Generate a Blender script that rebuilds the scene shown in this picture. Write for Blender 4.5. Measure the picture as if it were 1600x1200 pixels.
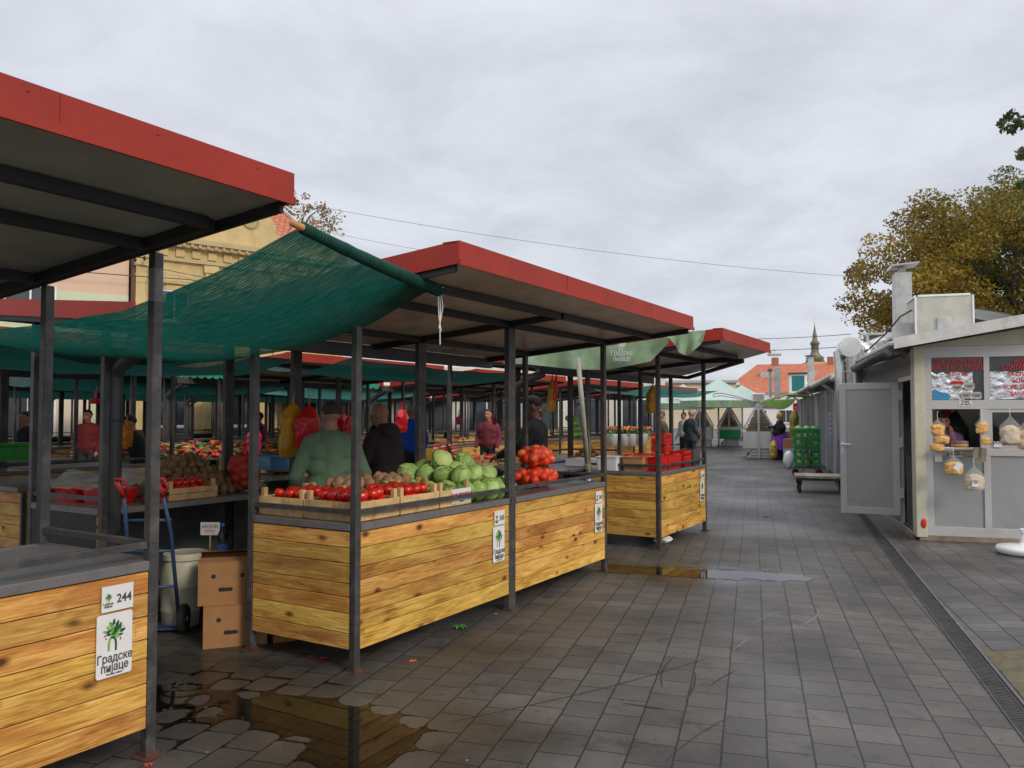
import bpy, math, random
import numpy as np
from mathutils import Vector, Matrix, noise
R = math.radians
PI = math.pi
for o in list(bpy.data.objects): bpy.data.objects.remove(o)
scene = bpy.context.scene
col = scene.collection
rnd = random.Random(7)

# ------------------------------------------------------------------ camera, sky, sun, exposure
cam_d = bpy.data.cameras.new('camera'); cam = bpy.data.objects.new('camera', cam_d); col.objects.link(cam)
cam.location = (0, 0, 1.6); cam.rotation_euler = (R(90) + math.atan(48/1250), 0, 0)
cam_d.sensor_width = 36; cam_d.lens = 1250/1600*36; cam_d.clip_start = .05; cam_d.clip_end = 2000
scene.camera = cam
SUN_AZ, SUN_EL = R(140), R(30)          # azimuth clockwise from +Y
world = bpy.data.worlds.new('World'); scene.world = world; world.use_nodes = True
nt = world.node_tree; nt.nodes.clear()
def N(nt, t, **k):
    n = nt.nodes.new(t)
    for a, b in k.items(): setattr(n, a, b)
    return n
def L(nt, a, b): nt.links.new(a, b)
wo = N(nt, 'ShaderNodeOutputWorld'); sky = N(nt, 'ShaderNodeTexSky')
sky.sky_type = 'NISHITA'; sky.sun_disc = False; sky.sun_elevation = SUN_EL; sky.sun_rotation = SUN_AZ
b1 = N(nt, 'ShaderNodeBackground'); b1.inputs[1].default_value = .08; L(nt, sky.outputs[0], b1.inputs[0])
tc = N(nt, 'ShaderNodeTexCoord'); sep = N(nt, 'ShaderNodeSeparateXYZ'); L(nt, tc.outputs['Generated'], sep.inputs[0])
# project directions onto a cloud layer so clouds flatten towards the horizon
add = N(nt, 'ShaderNodeMath', operation='ADD'); L(nt, sep.outputs[2], add.inputs[0]); add.inputs[1].default_value = .22
mx = N(nt, 'ShaderNodeMath', operation='MAXIMUM'); L(nt, add.outputs[0], mx.inputs[0]); mx.inputs[1].default_value = .05
dx = N(nt, 'ShaderNodeMath', operation='DIVIDE'); L(nt, sep.outputs[0], dx.inputs[0]); L(nt, mx.outputs[0], dx.inputs[1])
dy = N(nt, 'ShaderNodeMath', operation='DIVIDE'); L(nt, sep.outputs[1], dy.inputs[0]); L(nt, mx.outputs[0], dy.inputs[1])
cmb = N(nt, 'ShaderNodeCombineXYZ'); L(nt, dx.outputs[0], cmb.inputs[0]); L(nt, dy.outputs[0], cmb.inputs[1])
no = N(nt, 'ShaderNodeTexNoise'); L(nt, cmb.outputs[0], no.inputs['Vector'])
no.inputs['Scale'].default_value = 1.9; no.inputs['Detail'].default_value = 8; no.inputs['Roughness'].default_value = .62; no.inputs['Distortion'].default_value = .35
cr = N(nt, 'ShaderNodeValToRGB'); L(nt, no.outputs[0], cr.inputs[0])
cr.color_ramp.elements[0].position = .36; cr.color_ramp.elements[0].color = (.53, .545, .605, 1)
cr.color_ramp.elements[1].position = .64; cr.color_ramp.elements[1].color = (.67, .69, .755, 1)
zr = N(nt, 'ShaderNodeMapRange'); L(nt, sep.outputs[2], zr.inputs[0])
zr.inputs[1].default_value = .42; zr.inputs[2].default_value = 1.0; zr.inputs[3].default_value = 1.0; zr.inputs[4].default_value = 2.8
b2 = N(nt, 'ShaderNodeBackground'); L(nt, cr.outputs[0], b2.inputs[0]); L(nt, zr.outputs[0], b2.inputs[1])
ms = N(nt, 'ShaderNodeMixShader'); ms.inputs[0].default_value = .88; L(nt, b1.outputs[0], ms.inputs[1]); L(nt, b2.outputs[0], ms.inputs[2])
L(nt, ms.outputs[0], wo.inputs[0])
sd = bpy.data.lights.new('sun', 'SUN'); sd.energy = 1.3; sd.angle = R(14); sd.color = (1, .87, .70)
sun = bpy.data.objects.new('sun', sd); col.objects.link(sun)
sdir = Vector((math.sin(SUN_AZ)*math.cos(SUN_EL), math.cos(SUN_AZ)*math.cos(SUN_EL), math.sin(SUN_EL)))
sun.rotation_euler = sdir.to_track_quat('Z', 'Y').to_euler(); sun.location = (20, -20, 30)
vs = scene.view_settings; vs.view_transform = 'Standard'; vs.look = 'None'; vs.exposure = 0.3; vs.gamma = 1; vs.use_curve_mapping = False
scene.render.engine = 'CYCLES'
scene.cycles.max_bounces = 6; scene.cycles.transparent_max_bounces = 16

# ------------------------------------------------------------------ frames: market rows and kiosk row
MR = R(59)                                   # market frame: x along the rows, y deeper into the market
MO = Vector((-.98, 5.04, 0)); KO = Vector((5.04, 10.0, 0)); KR = -R(16.8)
MM = Matrix.Translation(MO) @ Matrix.Rotation(MR, 4, 'Z')
KM = Matrix.Translation(KO) @ Matrix.Rotation(KR, 4, 'Z')
def W(u, v, z=0): return MM @ Vector((u, v, z))
def KW(x, y, z=0): return KM @ Vector((x, y, z))

# ------------------------------------------------------------------ mesh builder
class MB:
    def __init__(s): s.v = []; s.f = []; s.mi = []; s.t = []; s.base = None
    def add(s, vs, fs, m=0, t=.5):
        n = len(s.v); s.v += [tuple(v) for v in vs]
        for f in fs: s.f.append(tuple(i+n for i in f)); s.mi.append(m); s.t.append(t)
        return s
    def box(s, x0, x1, y0, y1, z0, z1, m=0, t=.5):
        return s.add([(x0,y0,z0),(x1,y0,z0),(x1,y1,z0),(x0,y1,z0),(x0,y0,z1),(x1,y0,z1),(x1,y1,z1),(x0,y1,z1)],
                     [(0,3,2,1),(4,5,6,7),(0,1,5,4),(1,2,6,5),(2,3,7,6),(3,0,4,7)], m, t)
    def bbox(s, x0, x1, y0, y1, z0, z1, b=.004, m=0, t=.5):      # box with bevelled upright and top edges
        P = []
        for (z, i) in ((z0, 0), (z1-b, 0), (z1, b)):
            P += [(x0+b+i,y0+i,z),(x1-b-i,y0+i,z),(x1-i,y0+b+i,z),(x1-i,y1-b-i,z),(x1-b-i,y1-i,z),(x0+b+i,y1-i,z),(x0+i,y1-b-i,z),(x0+i,y0+b+i,z)]
        F = [tuple(range(7,-1,-1)), tuple(range(16,24))]
        for k in (0, 8):
            for i in range(8): j = (i+1) % 8; F.append((k+i, k+j, k+8+j, k+8+i))
        return s.add(P, F, m, t)
    def bar(s, p, q, w, h=None, up=(0,0,1), m=0, t=.5):          # square bar from p to q
        h = h or w; p = Vector(p); q = Vector(q); d = (q-p).normalized(); u = Vector(up)
        if abs(d.dot(u)) > .95: u = Vector((0,1,0))
        x = d.cross(u).normalized(); y = x.cross(d).normalized(); P = []
        for c in (p, q):
            for a, b in ((-1,-1),(1,-1),(1,1),(-1,1)): P.append(c + x*a*w/2 + y*b*h/2)
        return s.add(P, [(0,3,2,1),(4,5,6,7),(0,1,5,4),(1,2,6,5),(2,3,7,6),(3,0,4,7)], m, t)
    def tube(s, pts, r, n=10, m=0, t=.5, cap=True):
        pts = [Vector(p) for p in pts]; k = len(pts); rr = r if isinstance(r, (list, tuple)) else [r]*k
        P = []; a = None
        for i, p in enumerate(pts):
            d = (pts[min(i+1,k-1)] - pts[max(i-1,0)]).normalized()
            if a is None: a = d.orthogonal().normalized()
            else:
                a = (a - d*a.dot(d))
                a = a.normalized() if a.length > 1e-6 else d.orthogonal().normalized()
            b = d.cross(a)
            for j in range(n):
                g = 2*PI*j/n; P.append(p + (a*math.cos(g) + b*math.sin(g))*rr[i])
        F = [(i*n+j, i*n+(j+1)%n, (i+1)*n+(j+1)%n, (i+1)*n+j) for i in range(k-1) for j in range(n)]
        if cap: F += [tuple(range(n-1,-1,-1)), tuple((k-1)*n+j for j in range(n))]
        return s.add(P, F, m, t)
    def lathe(s, prof, n=20, c=(0,0,0), m=0, t=.5, sx=1, sy=1):
        P = []; k = len(prof)
        for r, z in prof:
            for j in range(n): g = 2*PI*j/n; P.append((c[0]+r*math.cos(g)*sx, c[1]+r*math.sin(g)*sy, c[2]+z))
        F = [(i*n+j, i*n+(j+1)%n, (i+1)*n+(j+1)%n, (i+1)*n+j) for i in range(k-1) for j in range(n)]
        F += [tuple(range(n-1,-1,-1)), tuple((k-1)*n+j for j in range(n))]
        return s.add(P, F, m, t)
    def ell(s, c, r, n=12, k=8, m=0, t=.5, M=None, fn=None):
        P = []; c = Vector(c)
        for i in range(k+1):
            a = PI*i/k
            for j in range(n):
                g = 2*PI*j/n; p = Vector((math.sin(a)*math.cos(g), math.sin(a)*math.sin(g), math.cos(a)))
                q = Vector((p.x*r[0], p.y*r[1], p.z*r[2]))
                if fn: q = fn(p, q)
                if M: q = M @ q
                P.append(c+q)
        F = [(i*n+j, (i+1)*n+j, (i+1)*n+(j+1)%n, i*n+(j+1)%n) for i in range(k) for j in range(n)]
        return s.add(P, F, m, t)
    def grid(s, fn, nu, nv, m=0, t=.5, th=0):
        P = [fn(i/nu, j/nv) for j in range(nv+1) for i in range(nu+1)]
        F = [(j*(nu+1)+i, j*(nu+1)+i+1, (j+1)*(nu+1)+i+1, (j+1)*(nu+1)+i) for j in range(nv) for i in range(nu)]
        return s.add(P, F, m, t)
    def prism(s, pts, d, m=0, t=.5):                              # closed outline (3d points) pushed along d
        n = len(pts); d = Vector(d); P = [Vector(p) for p in pts]; P += [p+d for p in P]
        F = [tuple(range(n-1,-1,-1)), tuple(range(n,2*n))] + [(i,(i+1)%n,n+(i+1)%n,n+i) for i in range(n)]
        return s.add(P, F, m, t)
    def cap(s, p, q, r1, r2=None, n=12, sx=1):                    # round-ended tapered limb
        r2 = r1 if r2 is None else r2; p = Vector(p); q = Vector(q); d = (q-p); l = max(d.length, 1e-5); d = d/l
        pts = []; rr = []
        for i in range(5): a = PI/2*i/4; pts.append(p - d*r1*math.cos(a)); rr.append(max(r1*math.sin(a), .0005))
        for i in range(5): a = PI/2*i/4; pts.append(q + d*r2*math.sin(a)); rr.append(max(r2*math.cos(a), .0005))
        return s.tube(pts, rr, n)
    def mesh(s, name, mats, smooth=False):
        me = bpy.data.meshes.new(name); me.from_pydata(s.v, [], s.f); ms_ = mats if isinstance(mats, (list, tuple)) else [mats]
        for m in ms_: me.materials.append(m)
        if len(ms_) > 1: me.polygons.foreach_set('material_index', s.mi)
        at = me.attributes.new('tone', 'FLOAT', 'FACE'); at.data.foreach_set('value', s.t)
        if smooth: me.polygons.foreach_set('use_smooth', [True]*len(me.polygons))
        me.update(); return me
    def build(s, name, mats, parent=None, smooth=False, loc=None, rz=None):
        o = bpy.data.objects.new(name, s.mesh(name, mats, smooth)); col.objects.link(o)
        if parent: o.parent = parent
        if loc is not None: o.location = loc
        if rz is not None: o.rotation_euler = (0, 0, rz)
        return o
def autosmooth(o, ang=40):
    me = o.data; me.polygons.foreach_set('use_smooth', [True]*len(me.polygons))
    try: me.set_sharp_from_angle(angle=R(ang))
    except Exception: pass
    return o
def put(name, me, parent=None, loc=(0,0,0), rot=(0,0,0), sc=None):
    o = bpy.data.objects.new(name, me); col.objects.link(o); o.parent = parent; o.location = loc; o.rotation_euler = rot
    if sc: o.scale = (sc,sc,sc) if isinstance(sc, (int, float)) else sc
    return o
def tag(o, label=None, cat=None, group=None, kind=None):
    if label: o['label'] = label
    if cat: o['category'] = cat
    if group: o['group'] = group
    if kind: o['kind'] = kind
    return o
def thing(name, label, cat, loc=(0,0,0), rz=0, group=None):
    o = bpy.data.objects.new(name, None); col.objects.link(o); o.empty_display_size = .1
    o.location = loc; o.rotation_euler = (0,0,rz); return tag(o, label, cat, group)
def dup(o, loc=None, rz=None, label=None, group=None, parent=None):
    kids = [c for c in KIDS.get(o.name, [])] or list(o.children)
    KIDS[o.name] = kids
    c = o.copy(); col.objects.link(c)
    if parent is not None: c.parent = parent
    if loc is not None: c.location = loc
    if rz is not None: c.rotation_euler = (0,0,rz)
    if label: c['label'] = label
    if group: c['group'] = group
    for k in kids: dup(k, parent=c)
    return c
KIDS = {}

# ------------------------------------------------------------------ materials
def mat(name, c, rough=.6, metal=0., var=.18, scale=6., bump=0., bscale=40., tone=0., dirt=None, dsc=2.5, spec=.5, coat=0., trans=0., alpha=1.):
    m = bpy.data.materials.new(name); m.use_nodes = True; nt = m.node_tree; p = nt.nodes['Principled BSDF']
    tc = N(nt, 'ShaderNodeTexCoord'); n1 = N(nt, 'ShaderNodeTexNoise'); L(nt, tc.outputs['Object'], n1.inputs['Vector'])
    n1.inputs['Scale'].default_value = scale; n1.inputs['Detail'].default_value = 5; n1.inputs['Roughness'].default_value = .6
    mr = N(nt, 'ShaderNodeMapRange'); L(nt, n1.outputs[0], mr.inputs[0]); mr.inputs[1].default_value = .3; mr.inputs[2].default_value = .7
    mr.inputs[3].default_value = 1-var; mr.inputs[4].default_value = 1+var
    cur = mr.outputs[0]
    if tone:
        at = N(nt, 'ShaderNodeAttribute', attribute_name='tone'); m2 = N(nt, 'ShaderNodeMapRange'); L(nt, at.outputs['Fac'], m2.inputs[0])
        m2.inputs[3].default_value = 1-tone; m2.inputs[4].default_value = 1+tone
        mu = N(nt, 'ShaderNodeMath', operation='MULTIPLY'); L(nt, cur, mu.inputs[0]); L(nt, m2.outputs[0], mu.inputs[1]); cur = mu.outputs[0]
    vm = N(nt, 'ShaderNodeVectorMath', operation='SCALE'); vm.inputs[0].default_value = c; L(nt, cur, vm.inputs['Scale'])
    out = vm.outputs[0]
    if dirt:
        n2 = N(nt, 'ShaderNodeTexNoise'); L(nt, tc.outputs['Object'], n2.inputs['Vector']); n2.inputs['Scale'].default_value = dsc; n2.inputs['Detail'].default_value = 7; n2.inputs['Roughness'].default_value = .7
        r2 = N(nt, 'ShaderNodeMapRange'); L(nt, n2.outputs[0], r2.inputs[0]); r2.inputs[1].default_value = .48; r2.inputs[2].default_value = .68; r2.inputs[4].default_value = .75
        mi = N(nt, 'ShaderNodeMix', data_type='RGBA'); L(nt, r2.outputs[0], mi.inputs[0]); L(nt, out, mi.inputs[6]); mi.inputs[7].default_value = (*dirt, 1); out = mi.outputs[2]
    L(nt, out, p.inputs['Base Color'])
    r3 = N(nt, 'ShaderNodeMapRange'); L(nt, n1.outputs[0], r3.inputs[0]); r3.inputs[3].default_value = max(0, rough-.12); r3.inputs[4].default_value = min(1, rough+.12); L(nt, r3.outputs[0], p.inputs['Roughness'])
    p.inputs['Metallic'].default_value = metal; p.inputs['Specular IOR Level'].default_value = spec
    if coat: p.inputs['Coat Weight'].default_value = coat; p.inputs['Coat Roughness'].default_value = .15
    if trans: p.inputs['Transmission Weight'].default_value = trans; p.inputs['IOR'].default_value = 1.2
    if alpha < 1: p.inputs['Alpha'].default_value = alpha
    if bump:
        n4 = N(nt, 'ShaderNodeTexNoise'); L(nt, tc.outputs['Object'], n4.inputs['Vector']); n4.inputs['Scale'].default_value = bscale; n4.inputs['Detail'].default_value = 4
        bu = N(nt, 'ShaderNodeBump'); bu.inputs['Strength'].default_value = bump; bu.inputs['Distance'].default_value = .02; L(nt, n4.outputs[0], bu.inputs['Height']); L(nt, bu.outputs[0], p.inputs['Normal'])
    return m
def wood(name, axis):
    m = bpy.data.materials.new(name); m.use_nodes = True; nt = m.node_tree; p = nt.nodes['Principled BSDF']
    tc = N(nt, 'ShaderNodeTexCoord'); at = N(nt, 'ShaderNodeAttribute', attribute_name='tone')
    ob = N(nt, 'ShaderNodeObjectInfo')
    ml = N(nt, 'ShaderNodeMath', operation='MULTIPLY_ADD'); L(nt, at.outputs['Fac'], ml.inputs[0]); ml.inputs[1].default_value = 37; 
    m5 = N(nt, 'ShaderNodeMath', operation='MULTIPLY'); L(nt, ob.outputs['Random'], m5.inputs[0]); m5.inputs[1].default_value = 23; L(nt, m5.outputs[0], ml.inputs[2])
    ad = N(nt, 'ShaderNodeVectorMath', operation='ADD'); L(nt, tc.outputs['Object'], ad.inputs[0]); L(nt, ml.outputs[0], ad.inputs[1])
    def mapped(a, b):
        mp = N(nt, 'ShaderNodeMapping'); L(nt, ad.outputs[0], mp.inputs[0]); mp.inputs['Scale'].default_value = (a,b,b) if axis == 'x' else (b,a,b); return mp.outputs[0]
    n0 = N(nt, 'ShaderNodeTexNoise'); L(nt, mapped(1.3, 5), n0.inputs['Vector']); n0.inputs['Scale'].default_value = 1.6; n0.inputs['Detail'].default_value = 3; n0.inputs['Distortion'].default_value = .6
    wv = N(nt, 'ShaderNodeTexNoise'); L(nt, mapped(1.6, 26), wv.inputs['Vector']); wv.inputs['Scale'].default_value = 2.2; wv.inputs['Detail'].default_value = 6; wv.inputs['Distortion'].default_value = 1.6
    mx_ = N(nt, 'ShaderNodeMath', operation='MULTIPLY_ADD'); L(nt, wv.outputs[0], mx_.inputs[0]); mx_.inputs[1].default_value = .60
    h = N(nt, 'ShaderNodeMath', operation='MULTIPLY'); L(nt, n0.outputs[0], h.inputs[0]); h.inputs[1].default_value = .50; L(nt, h.outputs[0], mx_.inputs[2])
    cr = N(nt, 'ShaderNodeValToRGB'); L(nt, mx_.outputs[0], cr.inputs[0]); e = cr.color_ramp.elements
    e[0].position = .33; e[0].color = (.24,.085,.014,1); e[1].position = .70; e[1].color = (.86,.555,.155,1)
    x = e.new(.44); x.color = (.52,.245,.045,1); x = e.new(.56); x.color = (.71,.41,.09,1)
    vo = N(nt, 'ShaderNodeTexVoronoi'); L(nt, mapped(1.7, 3.4), vo.inputs['Vector']); vo.inputs['Scale'].default_value = 2.3; vo.inputs['Randomness'].default_value = 1
    n6 = N(nt, 'ShaderNodeTexNoise'); L(nt, mapped(9, 14), n6.inputs['Vector']); n6.inputs['Scale'].default_value = 1.5
    sb = N(nt, 'ShaderNodeMath', operation='MULTIPLY_ADD'); L(nt, n6.outputs[0], sb.inputs[0]); sb.inputs[1].default_value = .09; L(nt, vo.outputs['Distance'], sb.inputs[2])
    kr = N(nt, 'ShaderNodeMapRange'); L(nt, sb.outputs[0], kr.inputs[0]); kr.inputs[1].default_value = .12; kr.inputs[2].default_value = .26; kr.inputs[3].default_value = .95; kr.inputs[4].default_value = 0
    n7 = N(nt, 'ShaderNodeTexNoise'); L(nt, mapped(.9, 3.2), n7.inputs['Vector']); n7.inputs['Scale'].default_value = 1.7; n7.inputs['Detail'].default_value = 5; n7.inputs['Distortion'].default_value = .8
    r7 = N(nt, 'ShaderNodeMapRange'); L(nt, n7.outputs[0], r7.inputs[0]); r7.inputs[1].default_value = .52; r7.inputs[2].default_value = .64; r7.inputs[4].default_value = .6
    m7 = N(nt, 'ShaderNodeMix', data_type='RGBA'); L(nt, r7.outputs[0], m7.inputs[0]); L(nt, cr.outputs[0], m7.inputs[6]); m7.inputs[7].default_value = (.40,.155,.03,1)
    mi = N(nt, 'ShaderNodeMix', data_type='RGBA'); L(nt, kr.outputs[0], mi.inputs[0]); L(nt, m7.outputs[2], mi.inputs[6]); mi.inputs[7].default_value = (.09,.028,.008,1)
    tr = N(nt, 'ShaderNodeMath', operation='FRACT'); m8 = N(nt, 'ShaderNodeMath', operation='MULTIPLY'); L(nt, at.outputs['Fac'], m8.inputs[0]); m8.inputs[1].default_value = 7.3; L(nt, m8.outputs[0], tr.inputs[0])
    hs = N(nt, 'ShaderNodeHueSaturation'); L(nt, mi.outputs[2], hs.inputs['Color']); r9 = N(nt, 'ShaderNodeMapRange'); L(nt, tr.outputs[0], r9.inputs[0]); r9.inputs[3].default_value = .70; r9.inputs[4].default_value = 1.12; L(nt, r9.outputs[0], hs.inputs['Value'])
    r10 = N(nt, 'ShaderNodeMapRange'); L(nt, at.outputs['Fac'], r10.inputs[0]); r10.inputs[3].default_value = .485; r10.inputs[4].default_value = .512; L(nt, r10.outputs[0], hs.inputs['Hue'])
    n9 = N(nt, 'ShaderNodeTexNoise'); L(nt, mapped(3, 75), n9.inputs['Vector']); n9.inputs['Scale'].default_value = 3; n9.inputs['Detail'].default_value = 4
    r11 = N(nt, 'ShaderNodeMapRange'); L(nt, n9.outputs[0], r11.inputs[0]); r11.inputs[1].default_value = .35; r11.inputs[2].default_value = .65; r11.inputs[3].default_value = .80; r11.inputs[4].default_value = 1.12
    n12 = N(nt, 'ShaderNodeTexNoise'); L(nt, tc.outputs['Object'], n12.inputs['Vector']); n12.inputs['Scale'].default_value = 6; n12.inputs['Detail'].default_value = 8; n12.inputs['Roughness'].default_value = .75
    r12 = N(nt, 'ShaderNodeMapRange'); L(nt, n12.outputs[0], r12.inputs[0]); r12.inputs[1].default_value = .60; r12.inputs[2].default_value = .72; r12.inputs[3].default_value = 1; r12.inputs[4].default_value = .6
    m11 = N(nt, 'ShaderNodeMath', operation='MULTIPLY'); L(nt, r11.outputs[0], m11.inputs[0]); L(nt, r12.outputs[0], m11.inputs[1])
    v11 = N(nt, 'ShaderNodeVectorMath', operation='SCALE'); L(nt, hs.outputs[0], v11.inputs[0]); L(nt, m11.outputs[0], v11.inputs['Scale'])
    L(nt, v11.outputs[0], p.inputs['Base Color']); p.inputs['Roughness'].default_value = .42; p.inputs['Specular IOR Level'].default_value = .35
    bu = N(nt, 'ShaderNodeBump'); bu.inputs['Strength'].default_value = .2; bu.inputs['Distance'].default_value = .01; L(nt, n9.outputs[0], bu.inputs['Height']); L(nt, bu.outputs[0], p.inputs['Normal'])
    return m
def flat(name, c, rough=.6): return mat(name, c, rough, var=.06, scale=9)
M = {}
M['wood'] = wood('honey_planks', 'x'); M['woody'] = wood('honey_planks_cross', 'y')
M['crate'] = mat('crate_wood', (.62,.42,.2), .7, tone=.2, var=.2, scale=14, dirt=(.35,.2,.08), dsc=9)
M['steel'] = mat('dark_painted_steel', (.045,.044,.043), .42, var=.3, scale=9, dirt=(.12,.11,.10), dsc=7, bump=.05, bscale=90)
M['beam'] = mat('near_black_beam', (.018,.019,.02), .5, var=.3)
M['ctop'] = mat('worn_counter_metal', (.16,.155,.155), .35, var=.25, scale=5, dirt=(.09,.07,.06), dsc=5, bump=.05, bscale=30)
M['red'] = mat('red_painted_metal', (.32,.028,.014), .45, var=.14, scale=2.2, dirt=(.22,.024,.014), dsc=2.0, spec=.3)
M['roof'] = mat('roof_underside', (.56,.47,.36), .3, var=.2, scale=1.5, dirt=(.36,.29,.21), dsc=2.2, bump=.15, bscale=5)
M['roof2'] = mat('roof_underside_grey', (.30,.32,.27), .3, var=.2, scale=1.5, dirt=(.20,.21,.17), dsc=2.2, bump=.15, bscale=5)
M['lining'] = mat('zinc_lining', (.17,.2,.19), .45, metal=.3, var=.3, scale=3, dirt=(.07,.08,.07), dsc=4)
M['pipe'] = mat('grey_drain_pipe', (.06,.065,.07), .4, var=.15)
M['white'] = mat('white_plate', (.74,.74,.73), .4, var=.05)
M['ink'] = flat('dark_ink', (.06,.07,.07), .6)
M['lg'] = flat('leaf_light_green', (.16,.42,.05)); M['dg'] = flat('leaf_dark_green', (.01,.09,.05)); M['mg'] = flat('leaf_magenta', (.45,.03,.12))
M['alu'] = mat('grey_aluminium', (.50,.50,.485), .42, metal=.15, var=.06, scale=2, dirt=(.40,.395,.37), dsc=2)
M['alup'] = mat('grey_kiosk_panel', (.30,.32,.32), .38, var=.07, scale=1.5, dirt=(.25,.26,.26), dsc=1.6)
M['cream'] = mat('cream_corner_post', (.55,.53,.40), .5, var=.08, scale=2, dirt=(.42,.4,.3), dsc=3)
M['zinc'] = mat('galvanised_sheet', (.50,.50,.48), .4, metal=.35, var=.16, scale=4, dirt=(.33,.32,.28), dsc=5, bump=.1, bscale=12)
M['chrome'] = mat('shiny_duct', (.62,.62,.6), .25, metal=.85, var=.15, scale=5, bump=.1, bscale=10)
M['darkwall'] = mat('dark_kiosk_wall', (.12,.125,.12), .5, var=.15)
M['black'] = flat('black', (.012,.012,.013), .5)
M['rubber'] = flat('rubber', (.02,.02,.02), .8)
M['redtext'] = flat('red_lettering', (.62,.012,.012), .4)
M['conc'] = mat('concrete', (.26,.22,.16), .85, var=.3, scale=12, dirt=(.12,.1,.07), dsc=6, bump=.4, bscale=30)
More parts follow.
